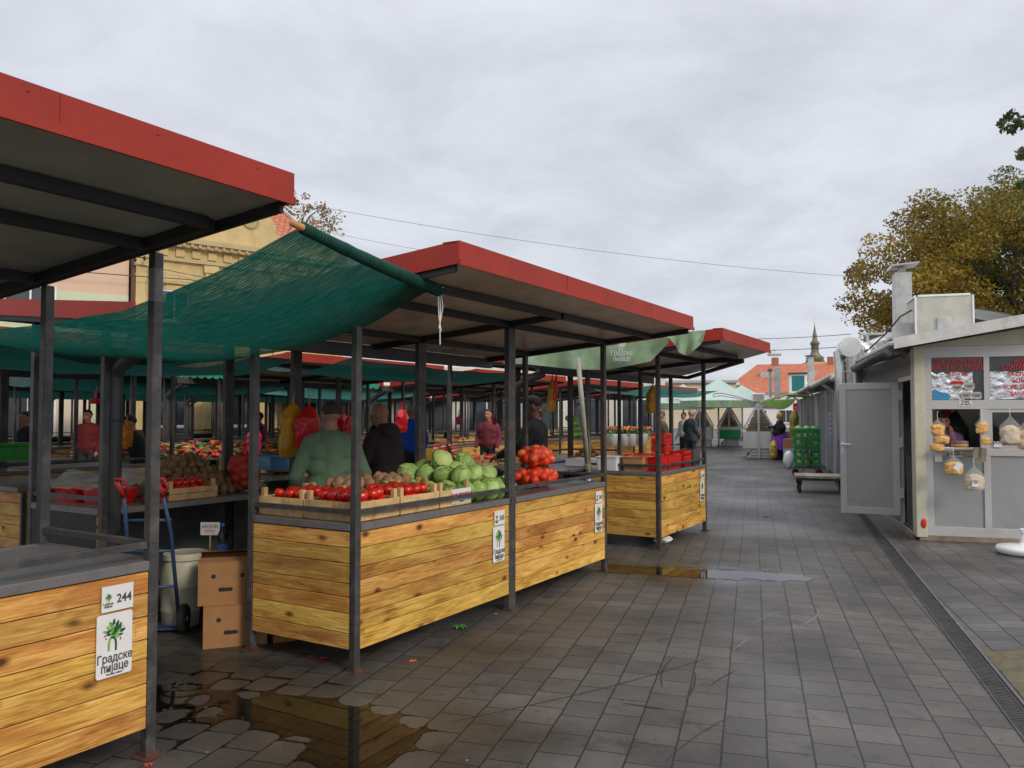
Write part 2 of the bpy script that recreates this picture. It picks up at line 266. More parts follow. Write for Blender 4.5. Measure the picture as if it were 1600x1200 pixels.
# ------------------------------------------------------------------ ground
def paver_mat(name, base, wet=1.0):
    m = bpy.data.materials.new(name); m.use_nodes = True; nt = m.node_tree; p = nt.nodes['Principled BSDF']
    tc = N(nt, 'ShaderNodeTexCoord'); sp = N(nt, 'ShaderNodeSeparateXYZ'); L(nt, tc.outputs['Object'], sp.inputs[0])
    wob = N(nt, 'ShaderNodeTexNoise'); L(nt, tc.outputs['Object'], wob.inputs['Vector']); wob.inputs['Scale'].default_value = 3; wob.inputs['Detail'].default_value = 3
    wm = N(nt, 'ShaderNodeMath', operation='MULTIPLY_ADD'); L(nt, wob.outputs[0], wm.inputs[0]); wm.inputs[1].default_value = .014; wm.inputs[2].default_value = -.007
    sx = N(nt, 'ShaderNodeMath', operation='ADD'); L(nt, sp.outputs[0], sx.inputs[0]); L(nt, wm.outputs[0], sx.inputs[1])
    sy = N(nt, 'ShaderNodeMath', operation='ADD'); L(nt, sp.outputs[1], sy.inputs[0]); L(nt, wm.outputs[0], sy.inputs[1])
    cb = N(nt, 'ShaderNodeCombineXYZ'); L(nt, sy.outputs[0], cb.inputs[0]); L(nt, sx.outputs[0], cb.inputs[1])
    br = N(nt, 'ShaderNodeTexBrick'); L(nt, cb.outputs[0], br.inputs['Vector']); br.offset = .37; br.offset_frequency = 2; br.squash_frequency = 3; br.squash = 1.0
    for k, v in (('Scale',1),('Mortar Size',.0055),('Mortar Smooth',.3),('Brick Width',.24),('Row Height',.21),('Bias',0)): br.inputs[k].default_value = v
    b = Vector(base); br.inputs['Color1'].default_value = (*(b*.80),1); br.inputs['Color2'].default_value = (*(b*1.16),1); br.inputs['Mortar'].default_value = (.010,.009,.008,1)
    n1 = N(nt, 'ShaderNodeTexNoise'); L(nt, tc.outputs['Object'], n1.inputs['Vector']); n1.inputs['Scale'].default_value = .8; n1.inputs['Detail'].default_value = 9; n1.inputs['Roughness'].default_value = .62
    r1 = N(nt, 'ShaderNodeMapRange'); L(nt, n1.outputs[0], r1.inputs[0]); r1.inputs[1].default_value = .34; r1.inputs[2].default_value = .66; r1.inputs[3].default_value = .52; r1.inputs[4].default_value = 1.4
    n2 = N(nt, 'ShaderNodeTexNoise'); L(nt, tc.outputs['Object'], n2.inputs['Vector']); n2.inputs['Scale'].default_value = 34; n2.inputs['Detail'].default_value = 4
    r2 = N(nt, 'ShaderNodeMapRange'); L(nt, n2.outputs[0], r2.inputs[0]); r2.inputs[3].default_value = .86; r2.inputs[4].default_value = 1.14
    mu = N(nt, 'ShaderNodeMath', operation='MULTIPLY'); L(nt, r1.outputs[0], mu.inputs[0]); L(nt, r2.outputs[0], mu.inputs[1])
    # irregular dark stains
    n3 = N(nt, 'ShaderNodeTexNoise'); L(nt, tc.outputs['Object'], n3.inputs['Vector']); n3.inputs['Scale'].default_value = 3.3; n3.inputs['Detail'].default_value = 8; n3.inputs['Roughness'].default_value = .75
    r3 = N(nt, 'ShaderNodeMapRange'); L(nt, n3.outputs[0], r3.inputs[0]); r3.inputs[1].default_value = .56; r3.inputs[2].default_value = .66; r3.inputs[3].default_value = 1; r3.inputs[4].default_value = .52
    mu2 = N(nt, 'ShaderNodeMath', operation='MULTIPLY'); L(nt, mu.outputs[0], mu2.inputs[0]); L(nt, r3.outputs[0], mu2.inputs[1])
    n8 = N(nt, 'ShaderNodeTexNoise'); L(nt, tc.outputs['Object'], n8.inputs['Vector']); n8.inputs['Scale'].default_value = 11; n8.inputs['Detail'].default_value = 6; n8.inputs['Roughness'].default_value = .8
    r8 = N(nt, 'ShaderNodeMapRange'); L(nt, n8.outputs[0], r8.inputs[0]); r8.inputs[1].default_value = .585; r8.inputs[2].default_value = .66; r8.inputs[3].default_value = 1; r8.inputs[4].default_value = .5
    mu3 = N(nt, 'ShaderNodeMath', operation='MULTIPLY'); L(nt, mu2.outputs[0], mu3.inputs[0]); L(nt, r8.outputs[0], mu3.inputs[1]); mu2 = mu3
    # damp margins round the pools
    cur = None
    for cx, cy, sx_, sy_ in ((-4.5,-7.25,1.7,.95),(-2.7,-2.7,1.6,.7)):
        mp_ = N(nt, 'ShaderNodeMapping'); mp_.inputs['Location'].default_value = (-cx/sx_, -cy/sy_, 0); mp_.inputs['Scale'].default_value = (1/sx_, 1/sy_, 0); L(nt, tc.outputs['Object'], mp_.inputs[0])
        ln = N(nt, 'ShaderNodeVectorMath', operation='LENGTH'); L(nt, mp_.outputs[0], ln.inputs[0]); ad_ = N(nt, 'ShaderNodeMath', operation='MULTIPLY_ADD'); L(nt, n1.outputs[0], ad_.inputs[0]); ad_.inputs[1].default_value = 1.5; L(nt, ln.outputs['Value'], ad_.inputs[2])
        rw = N(nt, 'ShaderNodeMapRange'); L(nt, ad_.outputs[0], rw.inputs[0]); rw.inputs[1].default_value = 1.35; rw.inputs[2].default_value = 1.85; rw.inputs[3].default_value = .66; rw.inputs[4].default_value = 1
        if cur is None: cur = rw.outputs[0]
        else: mm_ = N(nt, 'ShaderNodeMath', operation='MULTIPLY'); L(nt, cur, mm_.inputs[0]); L(nt, rw.outputs[0], mm_.inputs[1]); cur = mm_.outputs[0]
    wetf = cur; mu4 = N(nt, 'ShaderNodeMath', operation='MULTIPLY'); L(nt, mu2.outputs[0], mu4.inputs[0]); L(nt, wetf, mu4.inputs[1]); mu2 = mu4
    vm = N(nt, 'ShaderNodeVectorMath', operation='SCALE'); L(nt, br.outputs['Color'], vm.inputs[0]); L(nt, mu2.outputs[0], vm.inputs['Scale'])
    # small pale flecks (spilled lime, gum)
    n5 = N(nt, 'ShaderNodeTexVoronoi'); L(nt, tc.outputs['Object'], n5.inputs['Vector']); n5.inputs['Scale'].default_value = 2.6
    r5 = N(nt, 'ShaderNodeMapRange'); L(nt, n5.outputs['Distance'], r5.inputs[0]); r5.inputs[1].default_value = .022; r5.inputs[2].default_value = .03; r5.inputs[3].default_value = .6; r5.inputs[4].default_value = 0
    mi = N(nt, 'ShaderNodeMix', data_type='RGBA'); L(nt, r5.outputs[0], mi.inputs[0]); L(nt, vm.outputs[0], mi.inputs[6]); mi.inputs[7].default_value = (.3,.3,.29,1)
    L(nt, mi.outputs[2], p.inputs['Base Color'])
    n4 = N(nt, 'ShaderNodeTexNoise'); L(nt, tc.outputs['Object'], n4.inputs['Vector']); n4.inputs['Scale'].default_value = .55; n4.inputs['Detail'].default_value = 8
    r4 = N(nt, 'ShaderNodeMapRange'); L(nt, n4.outputs[0], r4.inputs[0]); r4.inputs[1].default_value = .42; r4.inputs[2].default_value = .66; r4.inputs[3].default_value = .62; r4.inputs[4].default_value = .34
    mr4 = N(nt, 'ShaderNodeMath', operation='MULTIPLY'); L(nt, r4.outputs[0], mr4.inputs[0]); L(nt, wetf, mr4.inputs[1]); L(nt, mr4.outputs[0], p.inputs['Roughness']); p.inputs['Specular IOR Level'].default_value = .5
    h = N(nt, 'ShaderNodeMath', operation='MULTIPLY_ADD'); L(nt, br.outputs['Fac'], h.inputs[0]); h.inputs[1].default_value = -1.0; L(nt, n2.outputs[0], h.inputs[2])
    bu = N(nt, 'ShaderNodeBump'); bu.inputs['Strength'].default_value = .4; bu.inputs['Distance'].default_value = .004; L(nt, h.outputs[0], bu.inputs['Height']); L(nt, bu.outputs[0], p.inputs['Normal'])
    return m
M['paver'] = paver_mat('dark_concrete_pavers', (.082,.074,.063))
M['paver2'] = paver_mat('raised_pavement_pavers', (.085,.079,.072))
g = MB(); g.add([(-400,-120,0),(400,-120,0),(400,600,0),(-400,600,0)], [(0,1,2,3)])
tag(g.build('ground', M['paver'], loc=KO, rz=KR), kind='structure')
# drain line along the raised pavement (kiosk frame)
def drain_x(y): return -.69 + (y+6.6)*.0345 if y < 12 else -.69+18.6*.0345
pl = MB(); ys = [-10,-8,-6.6,-4,-2,0,2,4,6,8,10,12,16,24,40,60]
for a, b in zip(ys[:-1], ys[1:]):
    xa, xb = drain_x(a)+.13, drain_x(b)+.13
    if a >= -6.6 or True:
        pl.add([(xa,a,0),(xb,b,0),(xb,b,.014),(xa,a,.014)], [(0,3,2,1)]); pl.add([(xa,a,.014),(xb,b,.014),(xb+.42,b,.05),(xa+.42,a,.05)], [(0,3,2,1)]); pl.add([(xa+.42,a,.05),(xb+.42,b,.05),(14,b,.05),(14,a,.05)], [(0,3,2,1)])
tag(pl.build('raised_pavement', M['paver2'], loc=KO, rz=KR), kind='structure')
kb = MB()
for a in np.arange(-10, 12, .8): kb.bar((drain_x(a)+.138,a+.004,.009),(drain_x(a+.796)+.138,a+.796,.009), .022, .018, t=rnd.random())
M['kerb'] = mat('kerb_stone', (.12,.115,.108), .6, var=.25, scale=14, tone=.15, dirt=(.05,.048,.045), dsc=7)
tag(kb.build('kerb', M['kerb'], loc=KO, rz=KR), kind='structure')
dr = MB()
for a in np.arange(-9, 12, .028): x = drain_x(a); dr.box(x+.012, x+.112, a, a+.013, .001, .006)
for a, b in zip(ys[:10], ys[1:11]):
    for o in (0, .112): dr.bar((drain_x(a)+o+.006,a,.004),(drain_x(b)+o+.006,b,.004), .012, .006)
    dr.add([(drain_x(a),a,.0015),(drain_x(a)+.125,a,.0015),(drain_x(b)+.125,b,.0015),(drain_x(b),b,.0015)], [(0,1,2,3)], 1)
tag(dr.build('drain_channel', [mat('drain_iron', (.075,.075,.072), .5, metal=.4, dirt=(.05,.035,.02), dsc=8), M['black']], loc=KO, rz=KR), kind='structure')
# mud patch in the raised pavement
def mudf(a, b):
    y = -7.4+2.9*b; x = drain_x(y)+.15+1.3*a; s = .014+.036*min(1, (x-drain_x(y)-.13)/.42)
    g = 1-math.hypot((x-.0)/.85, (y+6.0)/1.25) + .35*noise.noise(Vector((x*2.2, y*2.2, 5)))+.12*noise.noise(Vector((x*9, y*9, 5)))
    return (x, y, s+min(.008+.006*noise.noise(Vector((x*14, y*14, 2))), max(-.012, g*.08)))
mud = MB().grid(mudf, 60, 120)
tag(mud.build('mud_patch', mat('wet_mud', (.10,.075,.035), .6, var=.4, scale=10, dirt=(.06,.09,.03), dsc=5, bump=.6, bscale=25), loc=KO, rz=KR), kind='structure')

# puddles: a flat water sheet that dips below the pavers outside the pool
M['water'] = bpy.data.materials.new('puddle_water'); M['water'].use_nodes = True
nt = M['water'].node_tree; nt.nodes.clear(); om = N(nt, 'ShaderNodeOutputMaterial'); gl = N(nt, 'ShaderNodeBsdfGlossy'); gl.inputs['Roughness'].default_value = .03; gl.inputs['Color'].default_value = (.9,.9,.9,1)
tp = N(nt, 'ShaderNodeBsdfTransparent'); tp.inputs['Color'].default_value = (.72,.64,.50,1); fr = N(nt, 'ShaderNodeFresnel'); fr.inputs[0].default_value = 1.33
mxs = N(nt, 'ShaderNodeMixShader'); L(nt, fr.outputs[0], mxs.inputs[0]); L(nt, tp.outputs[0], mxs.inputs[1]); L(nt, gl.outputs[0], mxs.inputs[2]); L(nt, mxs.outputs[0], om.inputs[0])
def puddle(x0, x1, y0, y1, fld, step=.014, dome=.55):
    nx, ny = int((x1-x0)/step), int((y1-y0)/step)
    def fn(a, b):
        x = x0+(x1-x0)*a; y = y0+(y1-y0)*b; row = math.floor(x/.21); off = 0 if row % 2 else .24*.37
        cx = abs((x-row*.21)/.21-.5)*2; yy = y+off; cy = abs((yy/.24) % 1 - .5)*2
        d = max(0, 1-cx**3.2)*max(0, 1-cy**3.2)
        g = fld(x, y) - dome*d**.6 + .30*noise.noise(Vector((x*5, y*5, 0))) + .05*noise.noise(Vector((x*23, y*23, 0)))
        return (x, y, min(.0028, max(-.02, g*.05)))
    o = MB().grid(fn, nx, ny).build('puddle', M['water'], loc=KO, rz=KR); return tag(o, kind='structure')
def sm(a, b, x): t = min(1, max(0, (x-a)/(b-a))); return t*t*(3-2*t)
def f1(x, y):
    e1 = 1-math.hypot((x+4.2)/.88, (y+7.22+.12*(x+4.2))/.33); e2 = 1-math.hypot((x+3.75)/.36, (y+7.5)/.42)
    e3 = .42*(1-math.hypot((x+5.05)/1.1, (y+7.2)/.75)); return max(e1*1.7, e2*1.5, e3*1.45)
puddle(-6.0, -3.2, -8.0, -6.5, f1, .016)
def f2(x, y):
    e1 = 1-max(abs(x+2.75)/.85, abs(y+2.70)/.26)**2; e2 = 1-math.hypot((x+1.95)/.72, (y+2.66)/.27); e3 = .5*(1-math.hypot((x+2.1)/.9,(y+2.5)/.4)); return max(e1*1.6, e2*1.8, e3*.55)
puddle(-3.8, -1.1, -3.2, -2.0, f2, .016)
# tyre scuffs drawn on the paving as thin dark rubber
sc = MB()
def scuff(px, w=.012, m=0):
    P = []
    for i, (x, y) in enumerate(px):
        a = Vector(px[min(i+1, len(px)-1)]) - Vector(px[max(i-1, 0)]); n_ = Vector((-a.y, a.x)).normalized()*w*.5*(.3+.65*math.sin(PI*(i+.5)/len(px)))*(1+.3*noise.noise(Vector((x*9,y*9,1)))); P.append(((x+n_.x, y+n_.y, .0016), (x-n_.x, y-n_.y, .0016)))
    for a, b in zip(P[:-1], P[1:]): sc.add([a[0], a[1], b[1], b[0]], [(0,1,2,3)], m)
def arc(p, q, bend, n=24): 
    p = Vector(p); q = Vector(q); d = q-p; nn = Vector((-d.y, d.x)); return [tuple(p+d*i/n+nn*bend*math.sin(PI*i/n)) for i in range(n+1)]
scuff(arc((-.33,4.23),(1.29,5.33),-.03,60), .013); scuff(arc((.88,4.75),(1.08,5.37),.06), .016); scuff(arc((1.14,5.04),(.97,4.53),.03), .016)
scuff(arc((1.17,4.79),(1.4,5.07),.02), .01); scuff(arc((.71,3.76),(1.15,4.3),.03), .008); scuff(arc((.62,4.5),(.82,4.42),0), .022)
for a in ((1.84,6.19,2.16,6.56,.01),(2.29,6.65,2.51,6.65,0),(2.51,6.6,2.2,6.15,.05),(1.5,5.5,1.7,5.8,.0),(3.17,10.4,3.5,9.9,.02),(2.9,9.6,3.4,9.75,0)): scuff(arc(a[:2],a[2:4],a[4]), .011, 1)
sco = sc.build('scuff_marks', [mat('rubber_scuff', (.035,.033,.03), .8, var=.5, scale=25), mat('pale_scrape', (.2,.2,.19), .8, var=.4, scale=30)]); tag(sco, kind='structure')

# ------------------------------------------------------------------ lettering (text curves turned into meshes in a scratch scene)
tmp = bpy.data.scenes.new('tmp')
def bake(o):
    tmp.collection.objects.link(o)
    with bpy.context.temp_override(scene=tmp, view_layer=tmp.view_layers[0]):
        dg = bpy.context.evaluated_depsgraph_get(); dg.update()
        me = bpy.data.meshes.new_from_object(o.evaluated_get(dg))
    tmp.collection.objects.unlink(o); bpy.data.objects.remove(o); return me
def text_mesh(s, size, m, ext=.0008, bold=0., sx=1., align='CENTER'):
    c = bpy.data.curves.new('lettering', 'FONT'); c.body = s; c.size = size; c.extrude = ext; c.offset = bold; c.align_x = align; c.space_line = .8; c.resolution_u = 3
    me = bake(bpy.data.objects.new('lettering', c)); me.materials.clear(); me.materials.append(m)
    if sx != 1: me.transform(Matrix.Diagonal((sx,1,1,1)))
    return me
FRONT = (R(90), 0, 0)                        # lettering facing local -y

# ------------------------------------------------------------------ kiosk with the serving window
K = thing('snack_kiosk', 'grey aluminium snack kiosk with open door, serving window and red lettering', 'kiosk', KO + Vector((0,0,.05)), KR)
def fx(k): k = (k-800)/1250; return (10*k-5.04)/(.957+.289*k)
AL = MB(); z0 = .06
for a, b, c, d in ((0.0,3.4,.06,.17),(0.0,3.4,1.05,1.13),(0.0,3.4,1.62,1.73),(0.0,3.4,2.26,2.40)): AL.bbox(a+.2*0+.02, b, 0, .06, c, d, .004)
for a, b, c, d in ((.02,.19,.17,1.05),(.02,.19,1.13,1.62),(.02,.19,1.73,2.26),(.745,.82,.17,1.05),(.72,.80,1.13,1.62),(.765,.83,1.73,2.26),(1.5,1.58,.17,1.05),(1.5,1.58,1.13,1.62),(1.5,1.58,1.73,2.26),(2.3,2.38,.17,1.05),(2.3,2.38,1.13,1.62),(2.3,2.38,1.73,2.26)):
    AL.bbox(a, b, .0015, .0585, c, d, .003)
AL.build('facade_frame', M['alu'], K)
pn = MB()
for a, b in ((.19,.745),(.82,1.5),(1.58,2.3),(2.38,3.4)): pn.box(a-.005, b+.005, .018, .03, .165, 1.055)
pn.build('lower_panel', M['alup'], K)
gm = mat('dark_window_glass', (.035,.04,.04), .12, var=.2, coat=.3)
foil = mat('crumpled_foil', (.75,.75,.75), .22, metal=.9, var=.2, scale=6, bump=1.0, bscale=14)
gt = bpy.data.materials.new('clear_glass'); gt.use_nodes = True; n_ = gt.node_tree; n_.nodes.clear(); om = N(n_, 'ShaderNodeOutputMaterial'); g1 = N(n_, 'ShaderNodeBsdfGlossy'); g1.inputs['Roughness'].default_value = .03; g2 = N(n_, 'ShaderNodeBsdfTransparent'); g2.inputs['Color'].default_value = (.85,.87,.87,1); ff = N(n_, 'ShaderNodeFresnel'); ff.inputs[0].default_value = 1.5; mm = N(n_, 'ShaderNodeMixShader'); L(n_, ff.outputs[0], mm.inputs[0]); L(n_, g2.outputs[0], mm.inputs[1]); L(n_, g1.outputs[0], mm.inputs[2]); L(n_, mm.outputs[0], om.inputs[0]); M['glass'] = gt
def foil_sheet(x0, x1, za, zb, par, seed):
    def fn(a, b):
        top = zb - .05*abs(noise.noise(Vector((a*4, seed, 0)))) ; bot = za + .02*noise.noise(Vector((a*5, seed+5, 0)))
        return (x0+(x1-x0)*a, .012+.006*noise.noise(Vector((a*7,b*7,seed))), bot+(top-bot)*b)
    MB().grid(fn, 26, 20).build('foil_lining', foil, par, smooth=False)
wins = [(.19,.765,1.73,2.26), (.83,1.5,1.73,2.26), (1.58,2.3,1.73,2.26), (2.38,3.4,1.73,2.26)]
for i, (a, b, c, d) in enumerate(wins):
    w = MB().box(a-.004, b+.004, .026, .034, c-.004, d+.004).build('upper_window', gm, K)
    foil_sheet(a+.005, (a+b)/2+.17 if i == 0 else b-.02, c+.01, c+.35, w, i*3.1)
    rows = [[('КОРЕ ЗА РОЗЕН ТОРТЕ', .075, 2.185, .62), ('ДОМАЋЕ ЗА ЗА. ПРОДАЈА', .075, 2.11, .62), ('ЗА СЛАТКО', .06, 2.03, .7)],
            [('КОРЕ', .085, 2.17, .8), ('СЛАТКЕ ПИТЕ', .08, 2.10, .8), ('ЗА СЛАТКО', .07, 2.02, .8), ('БОМБЕ', .08, 1.94, .8), ('КОРЕ ЗА ПИТУ', .07, 1.86, .8), ('БАКЛАВА', .07, 1.78, .8)], [], []][i]
    for s, sz, z, sxx in rows:
        put('lettering', text_mesh(s, sz, M['redtext'], bold=.001, sx=sxx), w, ((a+b)/2 if i == 0 else (a+b)/2+.02, .004, z), FRONT)
    if i == 0:
        MB().prism([(.40,.003,1.925),(.54,.003,1.92),(.55,.003,1.95),(.53,.003,1.965),(.42,.003,1.968),(.395,.003,1.95)], (0,.004,0)).build('red_sticker', M['redtext'], w)
        MB().prism([(.205,.002,1.735),(.38,.002,1.735),(.40,.002,1.775),(.36,.002,1.82),(.29,.002,1.83),(.22,.002,1.87),(.205,.002,1.85)], (0,.004,0)).build('blue_sticker', flat('blue_sticker', (.04,.25,.5)), w)
        for (cx, cz, rx, rz_) in ((.475,1.885,.045,.042),(.61,1.90,.055,.045),(.57,1.79,.06,.042),(.69,1.785,.05,.045)):
            st = MB(); P = []
            for k in range(24):
                g_ = 2*PI*k/24; c_, s_ = math.cos(g_), math.sin(g_); P.append((cx+rx*abs(c_)**.6*(1 if c_ > 0 else -1), .001, cz+rz_*abs(s_)**.6*(1 if s_ > 0 else -1)))
            st.prism(P, (0,.003,0)); so = st.build('grey_sticker', M['grey_st'] if 'grey_st' in M else M.setdefault('grey_st', flat('grey_sticker', (.42,.42,.38))), w)
            put('lettering', text_mesh('ДОМАЋЕ\nКОРЕ', .022, M['ink'], sx=.9), so, (cx, -.0006, cz), FRONT)
# serving hatch (open) and the glazed window beside it
MB().bbox(.2,.71,-.16,.05,1.128,1.15,.004).build('serving_sill', M['alu'], K)
w = MB().box(.83,1.5,.03,.036,1.13,1.62).build('side_window', M['glass'], K)
fr_ = MB()
for a, b, c, d in ((.80,1.5,1.13,1.18),(.80,1.5,1.58,1.62),(.80,.85,1.18,1.58),(1.45,1.5,1.18,1.58)): fr_.bbox(a, b, .01, .05, c, d, .003)
fr_.build('window_frame', M['alu'], w)
w2 = MB().box(1.58,3.4,.03,.036,1.13,1.62).build('side_window', M['glass'], K)
# body
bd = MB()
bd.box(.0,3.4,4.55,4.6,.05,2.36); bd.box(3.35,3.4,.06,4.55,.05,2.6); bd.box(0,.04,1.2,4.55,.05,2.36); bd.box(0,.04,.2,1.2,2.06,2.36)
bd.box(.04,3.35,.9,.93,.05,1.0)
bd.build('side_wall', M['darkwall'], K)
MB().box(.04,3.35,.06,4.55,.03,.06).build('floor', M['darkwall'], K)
MB().bbox(-.015,.105,-.03,.19,.04,2.40,.006).build('corner_post', M['cream'], K)
MB().box(.02,3.4,-.02,.06,-.05,.058).box(-.03,.02,.19,4.6,-.05,.05).build('concrete_base', M['conc'], K)
gab = MB(); gab.prism([(.0,.01,2.402),(3.4,.01,2.402),(3.4,.01,2.95),(.0,.01,2.40)], (0,.03,0)); gab.build('gable_panel', M['cream'], K)
# roof sheet with pale front verge
rf = MB(); sl = .172; zr_ = lambda x: 2.395+sl*(x+.25)
rf.prism([(-.27,-.34,zr_(-.27)+.012),(3.5,-.34,zr_(3.5)+.012),(3.5,-.34,zr_(3.5)+.075),(-.27,-.34,zr_(-.27)+.075)], (0,5.0,0))
rr = rf.build('roof', M['zinc'], K)
MB().prism([(-.285,-.36,zr_(-.285)-.035),(3.5,-.36,zr_(3.5)-.035),(3.5,-.36,zr_(3.5)+.10),(-.285,-.36,zr_(-.285)+.10)], (0,.018,0)).build('verge', mat('pale_verge', (.56,.57,.54), .5, var=.12, dirt=(.38,.37,.3), dsc=5), rr)
cg = MB()
for i in range(34): y = -.3+i*.145; cg.bbox(-.335,-.272, y, y+.085, zr_(-.3)+.02, zr_(-.3)+.06, .01)
cg.build('corrugated_edge', M['zinc'], rr)
gt_ = MB(); gt_.tube([(-.36,-.3,2.30),(-.36,4.66,2.30)], .06, 12); gt_.build('gutter', M['steel'], K, smooth=True)
MB().tube([(-.36,-.26,2.3),(-.2,-.12,2.33),(-.12,.0,2.3)], .045, 10).build('gutter_outlet', M['steel'], K, smooth=True)
# open door
D = thing('door', '', ''); D.parent = K; D.location = (0, 1.17, 0); D.rotation_euler = (0,0,R(-10.5))
dm = MB(); dm.bbox(-.77,-.68,-.02,.02,.16,2.0,.004).bbox(-.09,0,-.02,.02,.16,2.0,.004).bbox(-.68,-.09,-.0195,.0195,.16,.25,.003).bbox(-.68,-.09,-.0195,.0195,1.91,2.0,.003)
dm.build('door_frame', M['alu'], D); MB().box(-.685,-.085,-.008,.008,.245,1.915).build('door_panel', mat('door_panel', (.36,.36,.33), .3, var=.08, scale=1.2, coat=.2), D)
hd = MB(); hd.bar((-.735,-.02,1.13),(-.735,-.06,1.13), .02); hd.tube([(-.75,-.06,1.13),(-.62,-.062,1.13)], .011, 8); hd.bbox(-.75,-.72,-.026,-.019,1.0,1.16,.002); hd.build('handle', M['white'], D)
for z in (.4,1.1,1.75): MB().bbox(.0,.05,-.05,.0,z,z+.14,.006).build('hinge', M['alu'], D)
df = MB(); df.bbox(.0,.055,1.18,1.24,.05,2.06,.004).bbox(-.01,.05,.19,.25,.05,2.06,.004).bbox(0,.05,.25,1.18,2.0,2.06,.004); df.build('door_jamb', M['alu'], K)
MB().box(.3,.305,.35,.8,.9,1.95).build('inner_curtain', flat('olive_curtain', (.16,.15,.07)), K)
# inside the kiosk: coats and bags behind the seller
def paper(name, label, x, z, w_, h_, par=None, txt=None, loc=None, y=-.004, sz=.03, rot=0):
    o = MB().box(-w_/2,w_/2,-.0015,.0015,-h_/2,h_/2).build(name, M['white'])
    if par: o.parent = par; o.location = (x, y, z)
    else: o.location = KW(x, y, z); o.rotation_euler = (0, 0, KR); tag(o, label, 'sign')
    if rot: o.rotation_euler = (0, rot, o.rotation_euler[2])
    if txt: put('lettering', text_mesh(txt, sz, M['ink'], bold=.0008), o, (0,-.003,sz*.25), FRONT)
    return o
paper('price_card', 'small white card with black writing under the left red lettered window of the kiosk', .56, 1.735, .14, .065, txt='КОРЕ\nза питу', sz=.034)
paper('price_card', 'small white card with black writing just below the kiosk serving hatch', .44, 1.12, .16, .075, txt='КОРЕ\nза савијачу', sz=.034)
paper('price_card', 'blank white paper square on the upper left corner of the grey kiosk panel', .25, 1.06, .085, .085, y=.01)
paper('price_card', 'small white card with writing in the lower corner of the kiosk window beside the hatch', .90, 1.24, .09, .07, txt='ЈАЈА', sz=.035)
rt = MB(); rt.ell((0,0,0),(.035,.012,.06),10,8, fn=lambda p,q: q*(1+.4*noise.noise(p*3)))
o = rt.build('red_tape', M['redtext'], smooth=True); o.location = KW(.07,-.03,.26); tag(o, 'scrap of red tape at the foot of the cream kiosk corner', 'tape')

# roof machinery
def P3(px, py, d): return None
H = thing('chimney', 'tall square galvanised chimney with flat cap on the kiosk roof', 'chimney', KW(.56,4.2,0), KR)
MB().bbox(-.135,.135,-.155,.155,2.62,4.06,.006).build('shaft', M['zinc'], H)
MB().bbox(-.06,.06,-.06,.06,4.02,4.16,.004).build('neck', M['zinc'], H)
MB().prism([(-.20,-.25,4.16),(.24,-.25,4.19),(.24,-.25,4.215),(-.20,-.25,4.185)], (0,.5,0)).prism([(-.20,-.25,4.16),(-.25,-.25,4.09),(-.24,-.25,4.08),(-.19,-.25,4.15)], (0,.5,0)).build('cap', M['zinc'], H)
for z in (2.95,3.45,3.8): MB().bbox(-.138,.138,-.158,.158,z,z+.012,.002).build('seam', M['zinc'], H)
A = thing('ventilation_box', 'large square galvanised ventilation box with white edges on the kiosk roof', 'ventilation unit', KW(.78,2.1,0), KR)
MB().bbox(-.37,.37,0,.75,2.50,3.36,.004).build('casing', mat('dull_zinc', (.47,.47,.40), .5, metal=.15, var=.15, scale=3, dirt=(.36,.36,.3), dsc=4), A)
ed = MB()
for x in (-.395,.37): ed.bbox(x,x+.025,-.012,.02,2.5,3.36,.003)
ed.bbox(-.35,.35,-.012,.02,3.355,3.385,.003); ed.bbox(-.395,-.37,.02,.77,3.355,3.385,.003)
ed.build('edge_trim', M['white'], A); MB().bbox(-.10,.09,-.03,0,2.86,3.04,.004).build('vent_cover', M['zinc'], A)
cbx = MB(); cbx.tube([(-.38,.3,3.2),(-.55,.25,3.1),(-.75,.3,2.85),(-.95,.5,2.65),(-1.02,.6,2.6)], .013, 6); cbx.build('cable', M['black'], A)
MB().box(-.62,-.372,.25,.6,2.6,3.0).build('side_duct', M['zinc'], A)
E1 = thing('elbow_duct', 'round shiny elbow duct with closed disc end beside the kiosk wall', 'duct', KW(-.42,3.0,0), KR)
e = MB(); e.tube([(0,-.02,2.70),(0,.55,2.70)], .165, 28); e.build('duct_drum', M['chrome'], E1); autosmooth(E1.children[0])
e = MB(); e.lathe([(.001,-.004),(.155,-.004),(.163,.0),(.163,.01),(.001,.012)], 28); e2 = e.build('disc_end', mat('glint_white_disc', (.80,.80,.74), .35, var=.08, bump=.3, bscale=20), E1); e2.location = (0,-.03,2.70); e2.rotation_euler = (R(90),0,0)  # sun glint on the disc end put into its whitish base colour
e = MB(); e.tube([(.06,.12,2.64),(.075,.12,2.45),(.08,.12,1.5),(.09,.12,1.0)], .125, 20); e.tube([(.06,.12,2.3),(.06,.12,2.32)], .131, 20); e.tube([(-.13,.35,2.65),(-.12,.3,2.4),(-.08,.3,1.2)], .10, 20); e.build('riser', M['chrome'], E1); autosmooth(E1.children[-1] if len(E1.children) > 2 else E1.children[0])
E2 = thing('roof_duct', 'wide round metal duct lying across the kiosk roof edge', 'duct', KW(0,0,0), KR)
e = MB(); e.tube([(-.25,3.7,2.66),(-.05,3.95,2.70),(.18,4.3,2.80),(.42,4.5,2.90)], .155, 22); e.build('duct_pipe', M['chrome'], E2, smooth=True)
e = MB(); e.tube([(-.25,3.62,2.66),(-.25,3.70,2.66)], .15, 22); e.tube([(-.06,3.93,2.70),(-.03,3.97,2.705)], .162, 22); e.build('duct_collar', M['zinc'], E2)
CV = thing('curved_canopy', 'small white curved canopy on thin legs above the kiosk roof', 'canopy', KW(1.55,3.6,0), KR)
